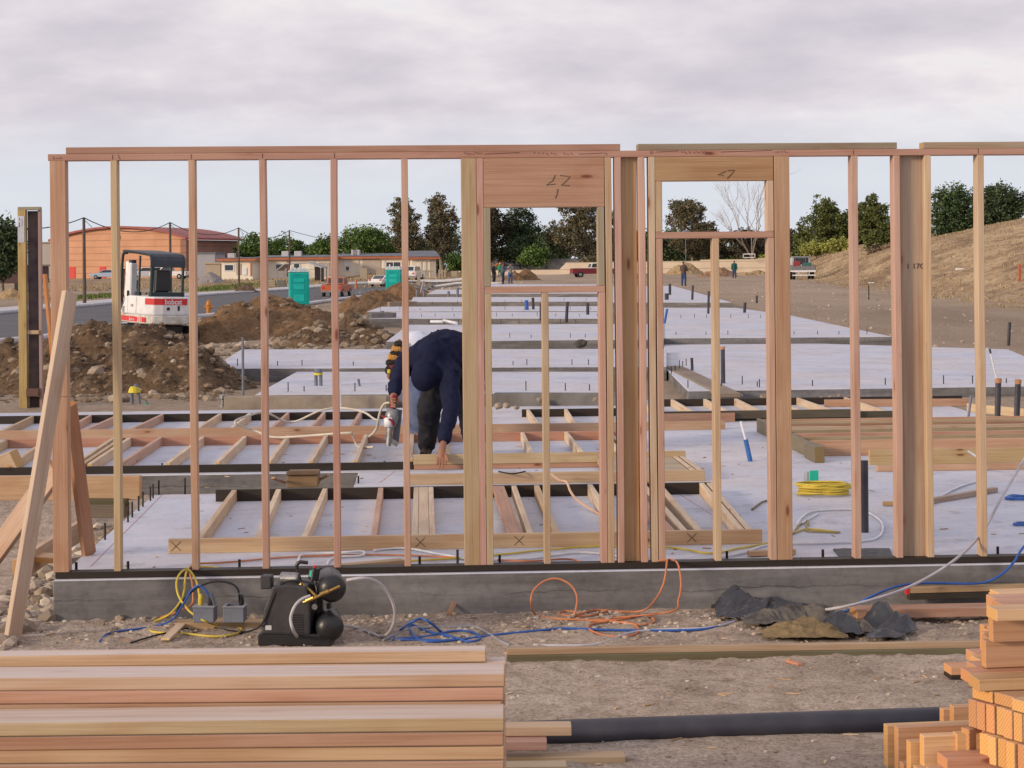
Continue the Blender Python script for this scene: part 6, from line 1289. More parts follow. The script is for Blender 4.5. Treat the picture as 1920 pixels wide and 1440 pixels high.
def tree(lab, px, topy, wpx, d, kind='round', m=None, leaf=.42, n=3400, seed=1, basey=None, cat='tree', group='trees beyond the building site', trunk=True, lean=0):
    c = D(px, topy, d); g = gh(c.x, d); zt = c.z-g; w = wpx*d/F/2
    if basey is not None: g = D(px, basey, d).z; zt = c.z-g
    t = thing({'euc': 'eucalyptus_tree', 'pine': 'pine_tree', 'shrub': 'shrub'}.get(kind, 'leafy_tree'), lab, cat, (c.x, d, g), 0, group)
    r = random.Random(seed); bl = []
    if kind == 'round':
        bl = [(0, 0, zt*.62, w*.8, w*.8, zt*.36)]+[(r.uniform(-.62, .62)*w, r.uniform(-.5, .5)*w, zt*r.uniform(.38, .78), w*r.uniform(.32, .52), w*.45, zt*r.uniform(.14, .24)) for _ in range(7)]
    elif kind == 'euc':
        for k in range(13):
            f = k/12; z = zt*(.28+.66*f)+r.uniform(-.03, .03)*zt; a = w*(1-.55*abs(f-.45)**1.2)
            bl.append((r.uniform(-.55, .55)*a+lean*z, r.uniform(-.5, .5)*a, z, a*r.uniform(.45, .72), a*.6, zt*r.uniform(.08, .13)))
    elif kind == 'pine':
        for k in range(12):
            f = k/11; a = w*(1.0-.55*f**2.2); z = zt*(.10+.80*f)*(1+r.uniform(-.06, .06))
            for _ in range(2 if f < .8 else 1): bl.append((r.uniform(-.5, .5)*a, r.uniform(-.4, .4)*a, z+r.uniform(-.03, .03)*zt, a*r.uniform(.4, .62), a*.55, zt*.10))
    elif kind == 'bush':
        bl = [(0, 0, zt*.45, w*.85, w*.7, zt*.45)]+[(r.uniform(-.65, .65)*w, r.uniform(-.5, .3)*w, zt*r.uniform(.2, .78), w*r.uniform(.3, .5), w*.4, zt*r.uniform(.16, .26)) for _ in range(10)]
    elif kind == 'shrub':
        bl = [(r.uniform(-.7, .7)*w, r.uniform(-.4, .4)*w, zt*r.uniform(.3, .62), w*r.uniform(.25, .42), w*.35, zt*r.uniform(.25, .38)) for _ in range(8)]+[(0, 0, zt*.35, w*.85, w*.5, zt*.34)]
    n = int(n*1.9)
    mesh_obj('crown', crown_mb(bl, n, leaf, seed, .7 if kind == 'euc' else 0, .13 if kind == 'euc' else .15), m or {'euc': L_EUC, 'pine': L_PINE}.get(kind, L_GREEN), t)
    tb = MB(); h = zt*(.6 if kind != 'shrub' else .35); rad = max(.10, zt*.022) if kind != 'shrub' else .06
    pts = [Vector((0, 0, -.3)), Vector((r.uniform(-.2, .2), 0, h*.4)), Vector((lean*h+r.uniform(-.3, .3), 0, h))]
    tb.tube(cr(pts, 3), [rad*(1-.6*i/6) for i in range(7)], 7)
    for q in bl[:9]:
        tb.tube(cr([pts[1].lerp(pts[2], r.uniform(0, .8)), Vector((q[0]*.6, q[1]*.6, (q[2]+h*.5)/1.7)), Vector(q[:3])], 3), [rad*.45, rad*.4, rad*.36, rad*.32, rad*.25, rad*.2, rad*.12], 5)
    mesh_obj('trunk', tb, M_BARKP if kind == 'euc' else M_BARK, t)
    return t
T = tree
T('dark tree at the left picture edge behind the tall framed post', 8, 412, 80, 150, 'round', L_DARK, .38, 3200, 1)
# green row behind the school
T('green tree crown just right of the brick hall', 478, 440, 80, 300, 'round', seed=2); T('low green tree behind the fourth utility pole', 532, 444, 80, 310, 'round', seed=3)
T('small green tree behind the portable roofs, right of the fourth pole', 590, 456, 70, 320, 'round', seed=4, n=2200); T('green tree left of the fourth stud behind the portables', 612, 442, 60, 300, 'round', seed=5)
T('broad green tree crown behind the long portable building', 680, 422, 130, 300, 'round', seed=6, n=4800); T('green tree behind the right half of the long portable building', 735, 445, 90, 305, 'round', seed=7)
T('dark green tree between the two tall eucalyptus trees', 832, 424, 90, 320, 'round', L_DARK, seed=8); T('dark green tree low behind the tall eucalyptus', 780, 450, 90, 325, 'round', L_DARK, seed=9)
T('tall brown-green eucalyptus behind the fifth stud', 762, 371, 82, 290, 'euc', seed=10, n=5200, leaf=.36); T('narrow tall dark eucalyptus left of the post', 826, 361, 60, 290, 'euc', seed=11, n=5000, leaf=.36)
T('small bright green shrubby tree beside the portable end', 857, 476, 56, 255, 'round', seed=12, n=1600, leaf=.35)
T('dark eucalyptus behind the post and left trimmer', 925, 372, 70, 300, 'euc', seed=13, n=5600, leaf=.38, m=leafmat('dark_eucalyptus_leaves', [(0, (.03, .03, .022)), (.6, (.06, .055, .036)), (1, (.11, .09, .06))]))
T('blue-green tree top left in the first window opening', 975, 384, 72, 305, 'round', L_DARK, seed=14, n=4200); T('low green trees under the blue-green one in the first opening', 985, 440, 90, 300, 'round', L_DARK, seed=15, n=3600)
T('low dark green tree in the middle of the first opening', 1022, 428, 60, 330, 'round', L_DARK, seed=16); T('small green tree above the orange slide', 1000, 462, 60, 290, 'round', seed=17, n=1800)
T('big brown-green eucalyptus at right in the first opening', 1090, 372, 128, 300, 'euc', seed=18, n=7000, leaf=.38); T('dark eucalyptus behind the double stud in the middle of the wall', 1150, 395, 90, 305, 'euc', seed=19, n=4200, leaf=.4)
T('dark low tree behind the channel post', 1205, 430, 80, 330, 'euc', L_DARK, seed=20, n=3200); T('eucalyptus with a rounded top in the second opening', 1297, 370, 98, 320, 'euc', seed=21, n=7000, leaf=.38)
T('low dark trees below the rounded eucalyptus', 1262, 428, 80, 330, 'round', L_DARK, seed=22, n=3200); T('dark low tree right of the rounded eucalyptus', 1340, 438, 80, 335, 'euc', seed=23, n=3400)
T('brown scrubby tree at the base of the bare tree', 1410, 430, 120, 330, 'euc', leafmat('brown_green_leaves', [(0, (.06, .05, .035)), (.6, (.11, .09, .06)), (1, (.17, .14, .10))]), seed=24, n=4800); T('scrubby brown tree behind the second post', 1465, 425, 80, 340, 'euc', seed=25, n=2600)
T('yellow-green shrub before the block wall end', 1436, 474, 50, 300, 'shrub', L_YEL, .3, 900, seed=26, basey=500, cat='shrub'); T('low light shrub behind the block wall', 1290, 486, 110, 320, 'shrub', L_YEL, .3, 900, seed=27, basey=505, cat='shrub')
T('small yellow-green shrub behind the cripple stud', 1375, 478, 50, 318, 'shrub', L_GREEN, .3, 700, seed=28, basey=505, cat='shrub')
for i, (px, ty, w_, k_, s_) in enumerate(((945, 462, 60, 'round', 61), (1045, 455, 60, 'bush', 62), (1125, 452, 70, 'bush', 63), (1175, 446, 80, 'bush', 64), (1225, 448, 70, 'bush', 65), (1290, 446, 90, 'bush', 66), (1330, 452, 90, 'bush', 67), (1385, 450, 80, 'bush', 68), (1440, 446, 90, 'bush', 69), (1490, 436, 70, 'bush', 70), (898, 450, 60, 'bush', 71), (800, 462, 70, 'bush', 72))):
    T('low dark crown in the continuous tree belt behind the block wall', px, ty, w_, 345, k_, L_DARK, .5, 2400, seed=s_, group='low crowns of the tree belt')
# right-hand hillside
T('tall green pine left of the first right-hand stud', 1553, 362, 125, 260, 'pine', seed=30, n=7600, leaf=.34); T('smaller pine at the left foot of the tall pine', 1507, 418, 60, 270, 'pine', seed=31, n=2400, leaf=.34)
T('rounded olive pine between the two right-hand studs', 1640, 361, 105, 255, 'pine', seed=32, n=6600, leaf=.34); T('dark pine behind the right-hand stud', 1600, 392, 80, 262, 'pine', L_DARK, seed=33, n=3000, leaf=.34)
T('olive bush low on the slope beside the channel stud', 1652, 412, 80, 200, 'shrub', L_PINE, .3, 3200, seed=34, basey=478, cat='shrub'); T('dry brown brush on the slope left of the channel stud', 1655, 452, 70, 185, 'shrub', L_BRUSH, .25, 2600, seed=35, basey=512, cat='shrub')
T('yellow-green shrubs at the crest behind the flatbed truck', 1530, 452, 70, 235, 'shrub', L_YEL, .28, 2600, seed=36, basey=478, cat='shrub'); T('bright yellow-green shrub just left of the right-hand stud', 1580, 441, 50, 230, 'shrub', L_YEL, .28, 1800, seed=37, basey=474, cat='shrub')
T('dark evergreen behind the channel posts on the hillside', 1712, 372, 80, 200, 'bush', L_DARK, .34, 2200, seed=38, basey=470); T('dark green tree on the slope left of the last stud', 1788, 338, 96, 170, 'bush', leafmat('hill_leaves', [(0, (.035, .06, .03)), (.6, (.065, .10, .045)), (1, (.10, .15, .065))]), .28, 5200, seed=39, basey=458)
T('dark green tree on the slope right of the last stud', 1872, 336, 104, 170, 'bush', L_DARK, .28, 5600, seed=40, basey=440); T('low dry brush under the hillside trees', 1765, 440, 70, 165, 'shrub', L_BRUSH, .22, 1500, seed=41, basey=472, cat='shrub')
# bare tree
def bare():
    c = D(1408, 345, 315); g = gh(c.x, 315); t = thing('bare_tree', 'leafless pale tree with thin upright branches in the second opening', 'bare tree', (c.x, 315, g))
    r = random.Random(4); b = MB(); H_ = c.z-g
    def br(p, d, L, rad, dep):
        q = p+d*L; m_ = p.lerp(q, .5)+Vector((r.uniform(-.08, .08), r.uniform(-.08, .08), 0))*L
        b.tube([p, m_, q], [rad, rad*.8, rad*.55], 5)
        if dep == 0: return
        for _ in range(3 if dep > 1 else 3):
            nd = (d+Vector((r.gauss(0, .33), r.gauss(0, .3), r.uniform(0, .25)))).normalized(); br(p.lerp(q, r.uniform(.55, 1)), nd, L*r.uniform(.55, .8), rad*.5, dep-1)
    for a, L in ((-.42, .42), (-.1, .5), (.12, .5), (.3, .4), (-.75, .34)): br(Vector((0, 0, H_*.15)), Vector((a, r.uniform(-.2, .2), 1)).normalized(), H_*L, .10, 4)
    b.tube([(0.5, 0, -.3), (.2, 0, H_*.1), (0, 0, H_*.2)], [.4, .33, .25], 7); mesh_obj('trunk_and_branches', b, M_BARKP, t)
bare()
# ---------------------------------------------------------------- brick hall
def brickm(name, a, b_):
    m, t, ns, ls, bs = newmat(name); bs.inputs['Roughness'].default_value = .9
    co = ns.new('ShaderNodeTexCoord').outputs['Object']; sp_ = ns.new('ShaderNodeSeparateXYZ'); ls.new(co, sp_.inputs[0])
    w = mnode(ns, ls, 'FRACT', mnode(ns, ls, 'MULTIPLY', sp_.outputs[2], .95)); ln = ramp(ns, ls, w, [(0, (.62, .6, .6)), (.10, (.72, .7, .7)), (.14, (1, 1, 1))])
    c = mix(ns, ls, 1, ramp(ns, ls, tex(ns, ls, co, .5, 5, .6), [(.3, a), (.7, b_)]), ln, 'MULTIPLY')
    c = mix(ns, ls, .3, c, ramp(ns, ls, tex(ns, ls, co, 5, 2, .5), [(.3, (.8, .8, .8)), (.7, (1.1, 1.1, 1.1))]), 'MULTIPLY'); ls.new(c, bs.inputs['Base Color']); return m
M_BRICK = brickm('orange_block', (.52, .275, .165), (.62, .34, .21)); M_BRICKD = brickm('shaded_brick', (.24, .125, .095), (.30, .16, .12)); M_RROOF = mat('red_metal_roof', (.34, .10, .09), .6, .15, 1, bmp=0)  # second brick is the orange block darkened, painting shade on the right side
def hall():
    c = D(345, 515, 290); zg = gh(c.x, 290)-.3; k = 290/F
    t = thing('brick_hall', 'large orange brick hall with a low arched red roof beyond the road', 'hall', (c.x, 290, zg), 0)
    fa = R(180-18); fd = Vector((cos(fa), sin(fa), 0)); sd = Vector((sin(R(18)), cos(R(18)), 0)); Lf, Ls = 23.5, 19.0
    eav = (D(345, 447, 290).z-zg); eavl = eav-.2; n = 20
    arc = lambda f: eav+1.75*(1-(2*f-1)**2)**.9
    vs = [Vector((0, 0, 0)), fd*Lf]+[fd*(Lf*(1-i/n))+Vector((0, 0, arc(1-i/n))) for i in range(n+1)]
    b = MB(); m_ = len(vs); back = [v+sd*.3 for v in vs]
    b.add(vs+back, [tuple(range(m_))[::-1], tuple(range(m_, 2*m_))]+[(i, (i+1) % m_, m_+(i+1) % m_, m_+i) for i in range(m_)])
    w = mesh_obj('front_wall', b, M_BRICK, t)
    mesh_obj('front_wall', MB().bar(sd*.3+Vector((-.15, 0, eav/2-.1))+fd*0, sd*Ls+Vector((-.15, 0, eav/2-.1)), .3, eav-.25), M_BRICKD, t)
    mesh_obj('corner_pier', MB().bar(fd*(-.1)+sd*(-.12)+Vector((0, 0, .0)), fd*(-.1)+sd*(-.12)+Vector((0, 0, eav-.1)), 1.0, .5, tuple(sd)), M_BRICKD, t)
    # roof: curved sheet over the span with an overhang
    vs = []; fs = []; s0, s1 = -.7, Ls+.5
    for i in range(n+1):
        f = -.03+1.06*i/n; ff = min(max(f, 0), 1); z = arc(ff)-(.25 if f < 0 or f > 1 else 0)
        for s_, dz in ((s0, .05), (s1, .05), (s1, .38), (s0, .38)): vs.append(fd*(Lf*f)+sd*s_+Vector((0, 0, z+dz)))
    for i in range(n):
        for k_ in range(4): a = i*4+k_; b2 = i*4+(k_+1) % 4; fs.append((a, b2, b2+4, a+4))
    fs += [(0, 1, 2, 3), tuple(n*4+q for q in (3, 2, 1, 0))]
    mesh_obj('roof', MB().add(vs, fs), M_RROOF, t)
    o = fd*(Lf*.515)+Vector((0, 0, eav+.35))-sd*.05; mesh_obj('round_louver', MB().lathe([(.75, 0), (.75, .2)], 20, M=Matrix.Translation(o) @ sd.to_track_quat('Z', 'Y').to_matrix().to_4x4() @ Matrix.Translation((0, 0, -.1))), mat('dark_louver', (.06, .035, .035), .7), t)
    for f_ in (.17, .62, .86):
        dd = fd*(Lf*f_)-sd*.04; mesh_obj('door', MB().bar(dd-fd*.55+Vector((0, 0, 1.1)), dd+fd*.55+Vector((0, 0, 1.1)), .12, 2.2), M_REDP, t)
    mesh_obj('wall_light', MB().ell(fd*(Lf*.10)-sd*.15+Vector((0, 0, eav-2.4)), (.5, .3, .2), 10), M_WHITE, t)
hall()
def simple_block(name, lab, cat, px0, px1, y0, y1, d, dep, m, rz=0, grp=None, roofm=None):
    a, b_ = D(px0, y1, d), D(px1, y1, d); g = gh((a.x+b_.x)/2, d); h = D(px0, y0, d).z-g
    t = thing(name, lab, cat, ((a.x+b_.x)/2, d, g), R(rz), grp); w = (b_.x-a.x)/2
    mesh_obj('wall', MB().box((-w, 0, -.4), (w, dep, h)), m, t)
    if roofm: mesh_obj('roof', MB().box((-w-.2, -.2, h+.003), (w+.2, dep+.2, h+.2)), roofm, t)
    return t, w, h
M_CREAM = mat('cream_siding', (.80, .74, .62), .8, .05, 1, bmp=.1); M_GROOF = mat('grey_shingle_roof', (.17, .19, .23), .9, .15, 1); M_OFAS = mat('orange_fascia', (.44, .16, .085), .6, .1, 1); M_TANP = mat('tan_panel', (.40, .34, .26), .8)
simple_block('service_building', 'low white-grey block building attached right of the brick hall', 'building', 357, 404, 476, 520, 270, 5, mat('pale_grey_wall', (.36, .36, .40), .8), -8, roofm=M_GROOF)
simple_block('storage_container', 'tan ribbed storage container before the brick hall', 'container', 384, 414, 495, 519, 245, 3, M_TANP, -10, roofm=M_TANP)
simple_block('white_building', 'pale flat-roofed building partly hidden by the corner post', 'building', 70, 128, 456, 512, 300, 8, mat('off_white_wall', (.50, .47, .44), .8), 0, roofm=M_TANP)
simple_block('dark_red_building', 'low dark building with a tan roof at the far left', 'building', -30, 60, 500, 517, 220, 8, mat('dark_red_wall', (.10, .06, .06), .8), 0, roofm=M_TANP)
def portable(lab, px0, px1, top, eave, base, d, wins, rz=0, gable=False, acs=(), panels=()):
    a, b_ = D(px0, base, d), D(px1, base, d); cx = (a.x+b_.x)/2; g = gh(cx, d)-.2; w = (b_.x-a.x)/2; he = D((px0+px1)/2, eave, d).z-g; ht = D((px0+px1)/2, top, d).z-g
    t = thing('portable_classroom', lab, 'school building', (cx, d, g), R(rz), 'low school buildings beyond the road'); dep = 9.0
    mesh_obj('wall', MB().box((-w, 0, -.3), (w, dep, he)), M_CREAM, t)
    mesh_obj('fascia', MB().box((-w-.5, -.6, he+.003), (w+.5, dep+.5, he+.33)), M_OFAS, t)
    if gable:
        mm = Matrix(((0, 0, 1, 0), (1, 0, 0, 0), (0, 1, 0, 0), (0, 0, 0, 1)))
        mesh_obj('roof', MB().add([(-w-.5, -.7, he+.336), (w+.5, -.7, he+.336), (w+.5, dep+.5, he+.336), (-w-.5, dep+.5, he+.336), (-w-.5, dep/2, ht+.3), (w+.2, dep/2, ht+.3)], ((0, 1, 5, 4), (2, 3, 4, 5), (1, 2, 5), (0, 4, 3), (0, 3, 2, 1))), M_GROOF, t)
    else: mesh_obj('roof', MB().add([(-w-.5, -.7, he+.336), (w+.5, -.7, he+.336), (w+.5, dep+.5, he+.336), (-w-.5, dep+.5, he+.336), (-w+1, 3.0, ht), (w-1, 3.0, ht), (w-1, dep-2, ht), (-w+1, dep-2, ht)], ((0, 1, 5, 4), (1, 2, 6, 5), (2, 3, 7, 6), (3, 0, 4, 7), (4, 5, 6, 7), (0, 3, 2, 1))), M_GROOF, t)
    X = lambda px: D(px, base, d).x-cx
    for (x0, x1, y0, y1) in wins:
        z0, z1 = D(x0, y1, d).z-g, D(x0, y0, d).z-g; f = mesh_obj('window', MB().box((X(x0)-.12, -.06, z0-.12), (X(x1)+.12, -.003, z1+.12)), M_WHITE, t)
        n = max(1, round((X(x1)-X(x0))/1.1))
        for i in range(n): mesh_obj('pane', MB().box((X(x0)+(X(x1)-X(x0))*i/n+.05, -.075, z0), (X(x0)+(X(x1)-X(x0))*(i+1)/n-.05, -.062, z1)), M_GLASS, f)
    for (x0, x1, y0, y1, m) in panels: mesh_obj('door' if x1-x0 < 12 else 'wall_panel', MB().box((X(x0), -.10, D(x0, y1, d).z-g), (X(x1), -.003, D(x0, y0, d).z-g)), m, t)
    for x in acs: mesh_obj('roof_unit', MB().box((X(x)-.45, 1, ht-.3), (X(x)+.45, 2, ht+.5)).bevel(.05), M_KERB, t)
M_BEIGE = mat('beige_siding_panel', (.50, .44, .39), .85); M_WP = mat('white_panel', (.80, .76, .68), .8)
portable('cream school building with a wide dark window, nearest the brick hall', 415, 474, 482, 489, 519, 232, [(421, 438, 497, 507)], -4, False, (430,), [(443, 452, 494, 515, M_BEIGE), (456, 463, 502, 516, M_WHITE), (470, 473, 492, 518, M_OFAS)])
portable('cream school building with orange trim between the third utility pole and the near toilet', 480, 620, 478, 487, 519, 236, [(517, 536, 496, 505), (551, 562, 494, 503)], -3, False, (532, 556), [(538, 544, 490, 518, M_OFAS), (578, 590, 487, 505, M_WP), (598, 618, 492, 518, M_BEIGE)])
portable('long low school building with a grey roof behind the far toilet cabin', 612, 768, 475, 485, 519, 240, [(648, 655, 500, 507), (724, 752, 492, 502)], -3, False, (666, 663), [(680, 714, 486, 516, M_BEIGE), (645, 657, 487, 499, M_WHITE), (718, 722, 488, 518, M_WP), (668, 673, 488, 518, M_WP), (760, 764, 488, 518, M_WP)])
portable('gable-ended school building at the right end of the row', 772, 818, 474, 486, 519, 236, [], 6, True, (), [(785, 790, 488, 518, M_WP), (795, 799, 488, 518, M_WP), (806, 817, 488, 518, M_BEIGE)])
o = simple_block('equipment_cabinet', 'grey-brown utility cabinet before the long school building', 'cabinet', 675, 688, 503, 519, 230, 1, M_TANP)[0]; simple_block('equipment_cabinet', 'second grey-brown cabinet right of the first, before the beige panel', 'cabinet', 705, 721, 503, 518, 230, 1, M_TANP)
simple_block('equipment_cabinet', 'tan cabinet at the end of the low fence near the portables', 'cabinet', 846, 857, 508, 517, 230, .6, M_TANP); simple_block('equipment_cabinet', 'tall grey cabinet right of the far toilet', 'cabinet', 782, 788, 508, 527, 190, .6, M_TANP)
# carport tent
p = on(D(565, 515, 215).x, 215); t = thing('white_canopy', 'low white and grey canopy shelter beside the school row', 'canopy', p, R(-8)); mesh_obj('cover', MB().prism([(-2.6, 1.4), (-1.6, 2.2), (1.2, 2.3), (2.8, 1.7), (2.8, 1.55), (1.2, 2.15), (-1.6, 2.05), (-2.6, 1.3)], -1.5, 1.5, M=Matrix(((1, 0, 0, 0), (0, 0, -1, 0), (0, 1, 0, 0), (0, 0, 0, 1)))), mat('canopy_cloth', (.42, .42, .44), .8), t)
for x in (-2.5, 2.7):
    for y in (-1.4, 1.4): mesh_obj('pole', MB().tube([(x, y, 0), (x, y, 1.6)], .05, 6), M_STEEL, t)
simple_block('equipment_cabinet', 'dark opening-like shed beside the white canopy', 'shed', 590, 605, 500, 518, 214, 1.5, M_DSTEEL)
for i, (x0, x1, y0, y1, lab) in enumerate(((500, 518, 508, 521, 'pile of pale wrapped pallets left of the near toilet'), (519, 537, 508, 522, 'stack of dark pallets beside the wrapped ones'))):
    p = on(D((x0+x1)/2, 515, 190).x, 190); w = (x1-x0)*190/F/2; b = MB()
    for k in range(3): b.box((-w*(1-.07*k), -.5, .02+.24*k), (w*(1-.1*k), .5, .22+.24*k))
    tag(mesh_obj('pallet_stack', b.bevel(.03), M_TANP if i == 0 else mat('grey_bundle', (.16, .18, .17), .8), loc=p), lab, 'pallet stack')
# block walls
M_BW = brickm('tan_block', (.64, .53, .40), (.72, .61, .47))
def bwall(lab, pts, d):
    t = MB(); g0 = None
    a = D(pts[0][0], 500, d); base = Vector((a.x, d, 0)); b = MB()
    for (x0, y0), (x1, y1) in zip(pts, pts[1:]):
        p, q = D(x0, y0, d), D(x1, y0 if x1-x0 > 30 else y1, d); zb = -.4
        b.add([v-base for v in (Vector((p.x, d, zb)), Vector((q.x, d, zb)), Vector((q.x, d, D(x1, y1, d).z if x1-x0 <= 30 else p.z)), Vector((p.x, d, p.z)), Vector((p.x, d+.25, zb)), Vector((q.x, d+.25, zb)), Vector((q.x, d+.25, D(x1, y1, d).z if x1-x0 <= 30 else p.z)), Vector((p.x, d+.25, p.z)))],
              ((0, 1, 2, 3), (5, 4, 7, 6), (3, 2, 6, 7), (0, 3, 7, 4), (1, 5, 6, 2)))
    tag(mesh_obj('block_wall', b, M_BW, loc=base), lab, 'block wall')
bwall('long tan block wall at the back of the site, stepping up at right', [(855, 507), (1048, 506), (1062, 492), (1118, 491), (1312, 490.5), (1314, 487), (1418, 486), (1424, 484), (1520, 481)], 285)
o = mesh_obj('chain_link_fence', MB().box((-13, 0, .4), (6, .04, 2.6)), mat('grey_mesh_fence', (.22, .22, .23), .9, .2, 3), loc=on(D(1030, 500, 330).x, 330)); tag(o, 'grey mesh fence beyond the lower block wall', 'fence')
p = on(D(1405, 486, 283).x, 283); o = mesh_obj('goal_posts', MB().box((-.9, 0, 2.0), (.9, .05, 2.12)).box((-.95, 0, 2.0), (-.85, .05, 2.7)).box((.85, 0, 2.0), (.95, .05, 2.7)).box((-.9, 0, 2.55), (.9, .05, 2.7)), M_WHITE, loc=p+Vector((0, .3, .3))); tag(o, 'small white frame standing on the block wall', 'frame')
# playground
p = on(D(975, 510, 305).x, 305); t = thing('playground', 'playground frame with two orange slides beyond the lower wall', 'playground', p)
for x in (-2.6, -1.5, -.5, .6, 1.6): mesh_obj('post', MB().tube([(x, 0, 0), (x, 0, 2.9)], .09, 6), mat('blue_grey_post', (.12, .16, .22), .6), t)
mesh_obj('deck', MB().box((-2.6, -.6, 1.4), (1.6, .6, 1.55)), M_DSTEEL, t)
M_OS = mat('orange_slide', (.62, .24, .06), .5)
mesh_obj('slide', MB().bar((-2.4, -.3, 2.6), (-4.2, -.6, 1.3), .8, .3), M_OS, t); mesh_obj('slide', MB().bar((2.4, -.3, 2.8), (1.6, -.6, 1.4), .8, .3), M_OS, t)
# low fences near the portables
for (x0, x1, lab) in ((780, 812, 'low tan slatted fence under the gable-ended building'), (822, 838, 'short slatted fence left of the green shrubby tree')):
    a, b_ = on(D(x0, 515, 228).x, 228), on(D(x1, 515, 228).x, 228); m_ = MB(); n = int((b_-a).length/.35)
    for i in range(n): q = a.lerp(b_, i/n)-a; m_.box((q.x, 0, 0), (q.x+.2, .04, 1.1))
    m_.box((0, .04, .8), ((b_-a).x, .08, .95)); tag(mesh_obj('slat_fence', m_, M_TANP, loc=a), lab, 'fence')
# ---------------------------------------------------------------- utility poles and wires
M_POLE = mat('weathered_pole_wood', (.13, .10, .08), .9, .2, 4)
tops = []
for (px, ty, by, d, lab) in ((158, 408, 563, 112, 'nearest utility pole, left of the second stud'), (319.5, 417, 545, 140, 'utility pole standing before the brick hall'), (448, 427, 541, 172, 'utility pole at the right end of the brick hall'), (543, 432, 520, 210, 'utility pole over the school roofs'), (-110, 385, 600, 90, 'utility pole beyond the left picture edge')):
    p = on(D(px, 500, d).x, d); q = D(px, ty, d); h = q.z-p.z; tops.append(Vector((p.x, p.y, q.z)))
    t = thing('utility_pole', lab, 'utility pole', p, 0, 'utility poles along the road'); mesh_obj('pole', MB().tube([(0, 0, -.3), (0, 0, h)], [.115, .085], 10), M_POLE, t)
    mesh_obj('guy_bracket', MB().bar((.1, 0, h-.2), (.5, 0, h-.6), .03, .03), M_DSTEEL, t)
def wire(a, b_, sag, lab):
    pts = [a.lerp(b_, i/12)-Vector((0, 0, sag*4*(i/12)*(1-i/12))) for i in range(13)]; tag(mesh_obj('overhead_wire', MB().tube(pts, .032, 5), M_RUBBER), lab, 'wire', 'overhead wires')
wire(tops[4], tops[0], .9, 'overhead wire running in from the left edge to the nearest pole'); wire(tops[0], tops[1], .8, 'overhead wire between the nearest pole and the one before the hall'); wire(tops[1], tops[2], .8, 'overhead wire over the red roof'); wire(tops[2], tops[3], .9, 'overhead wire from the hall end toward the school')
wire(tops[3], tops[3]+Vector((9, 60, -1)), .7, 'overhead wire leading on from the last pole')
p = on(D(602, 450, 300).x, 300); 
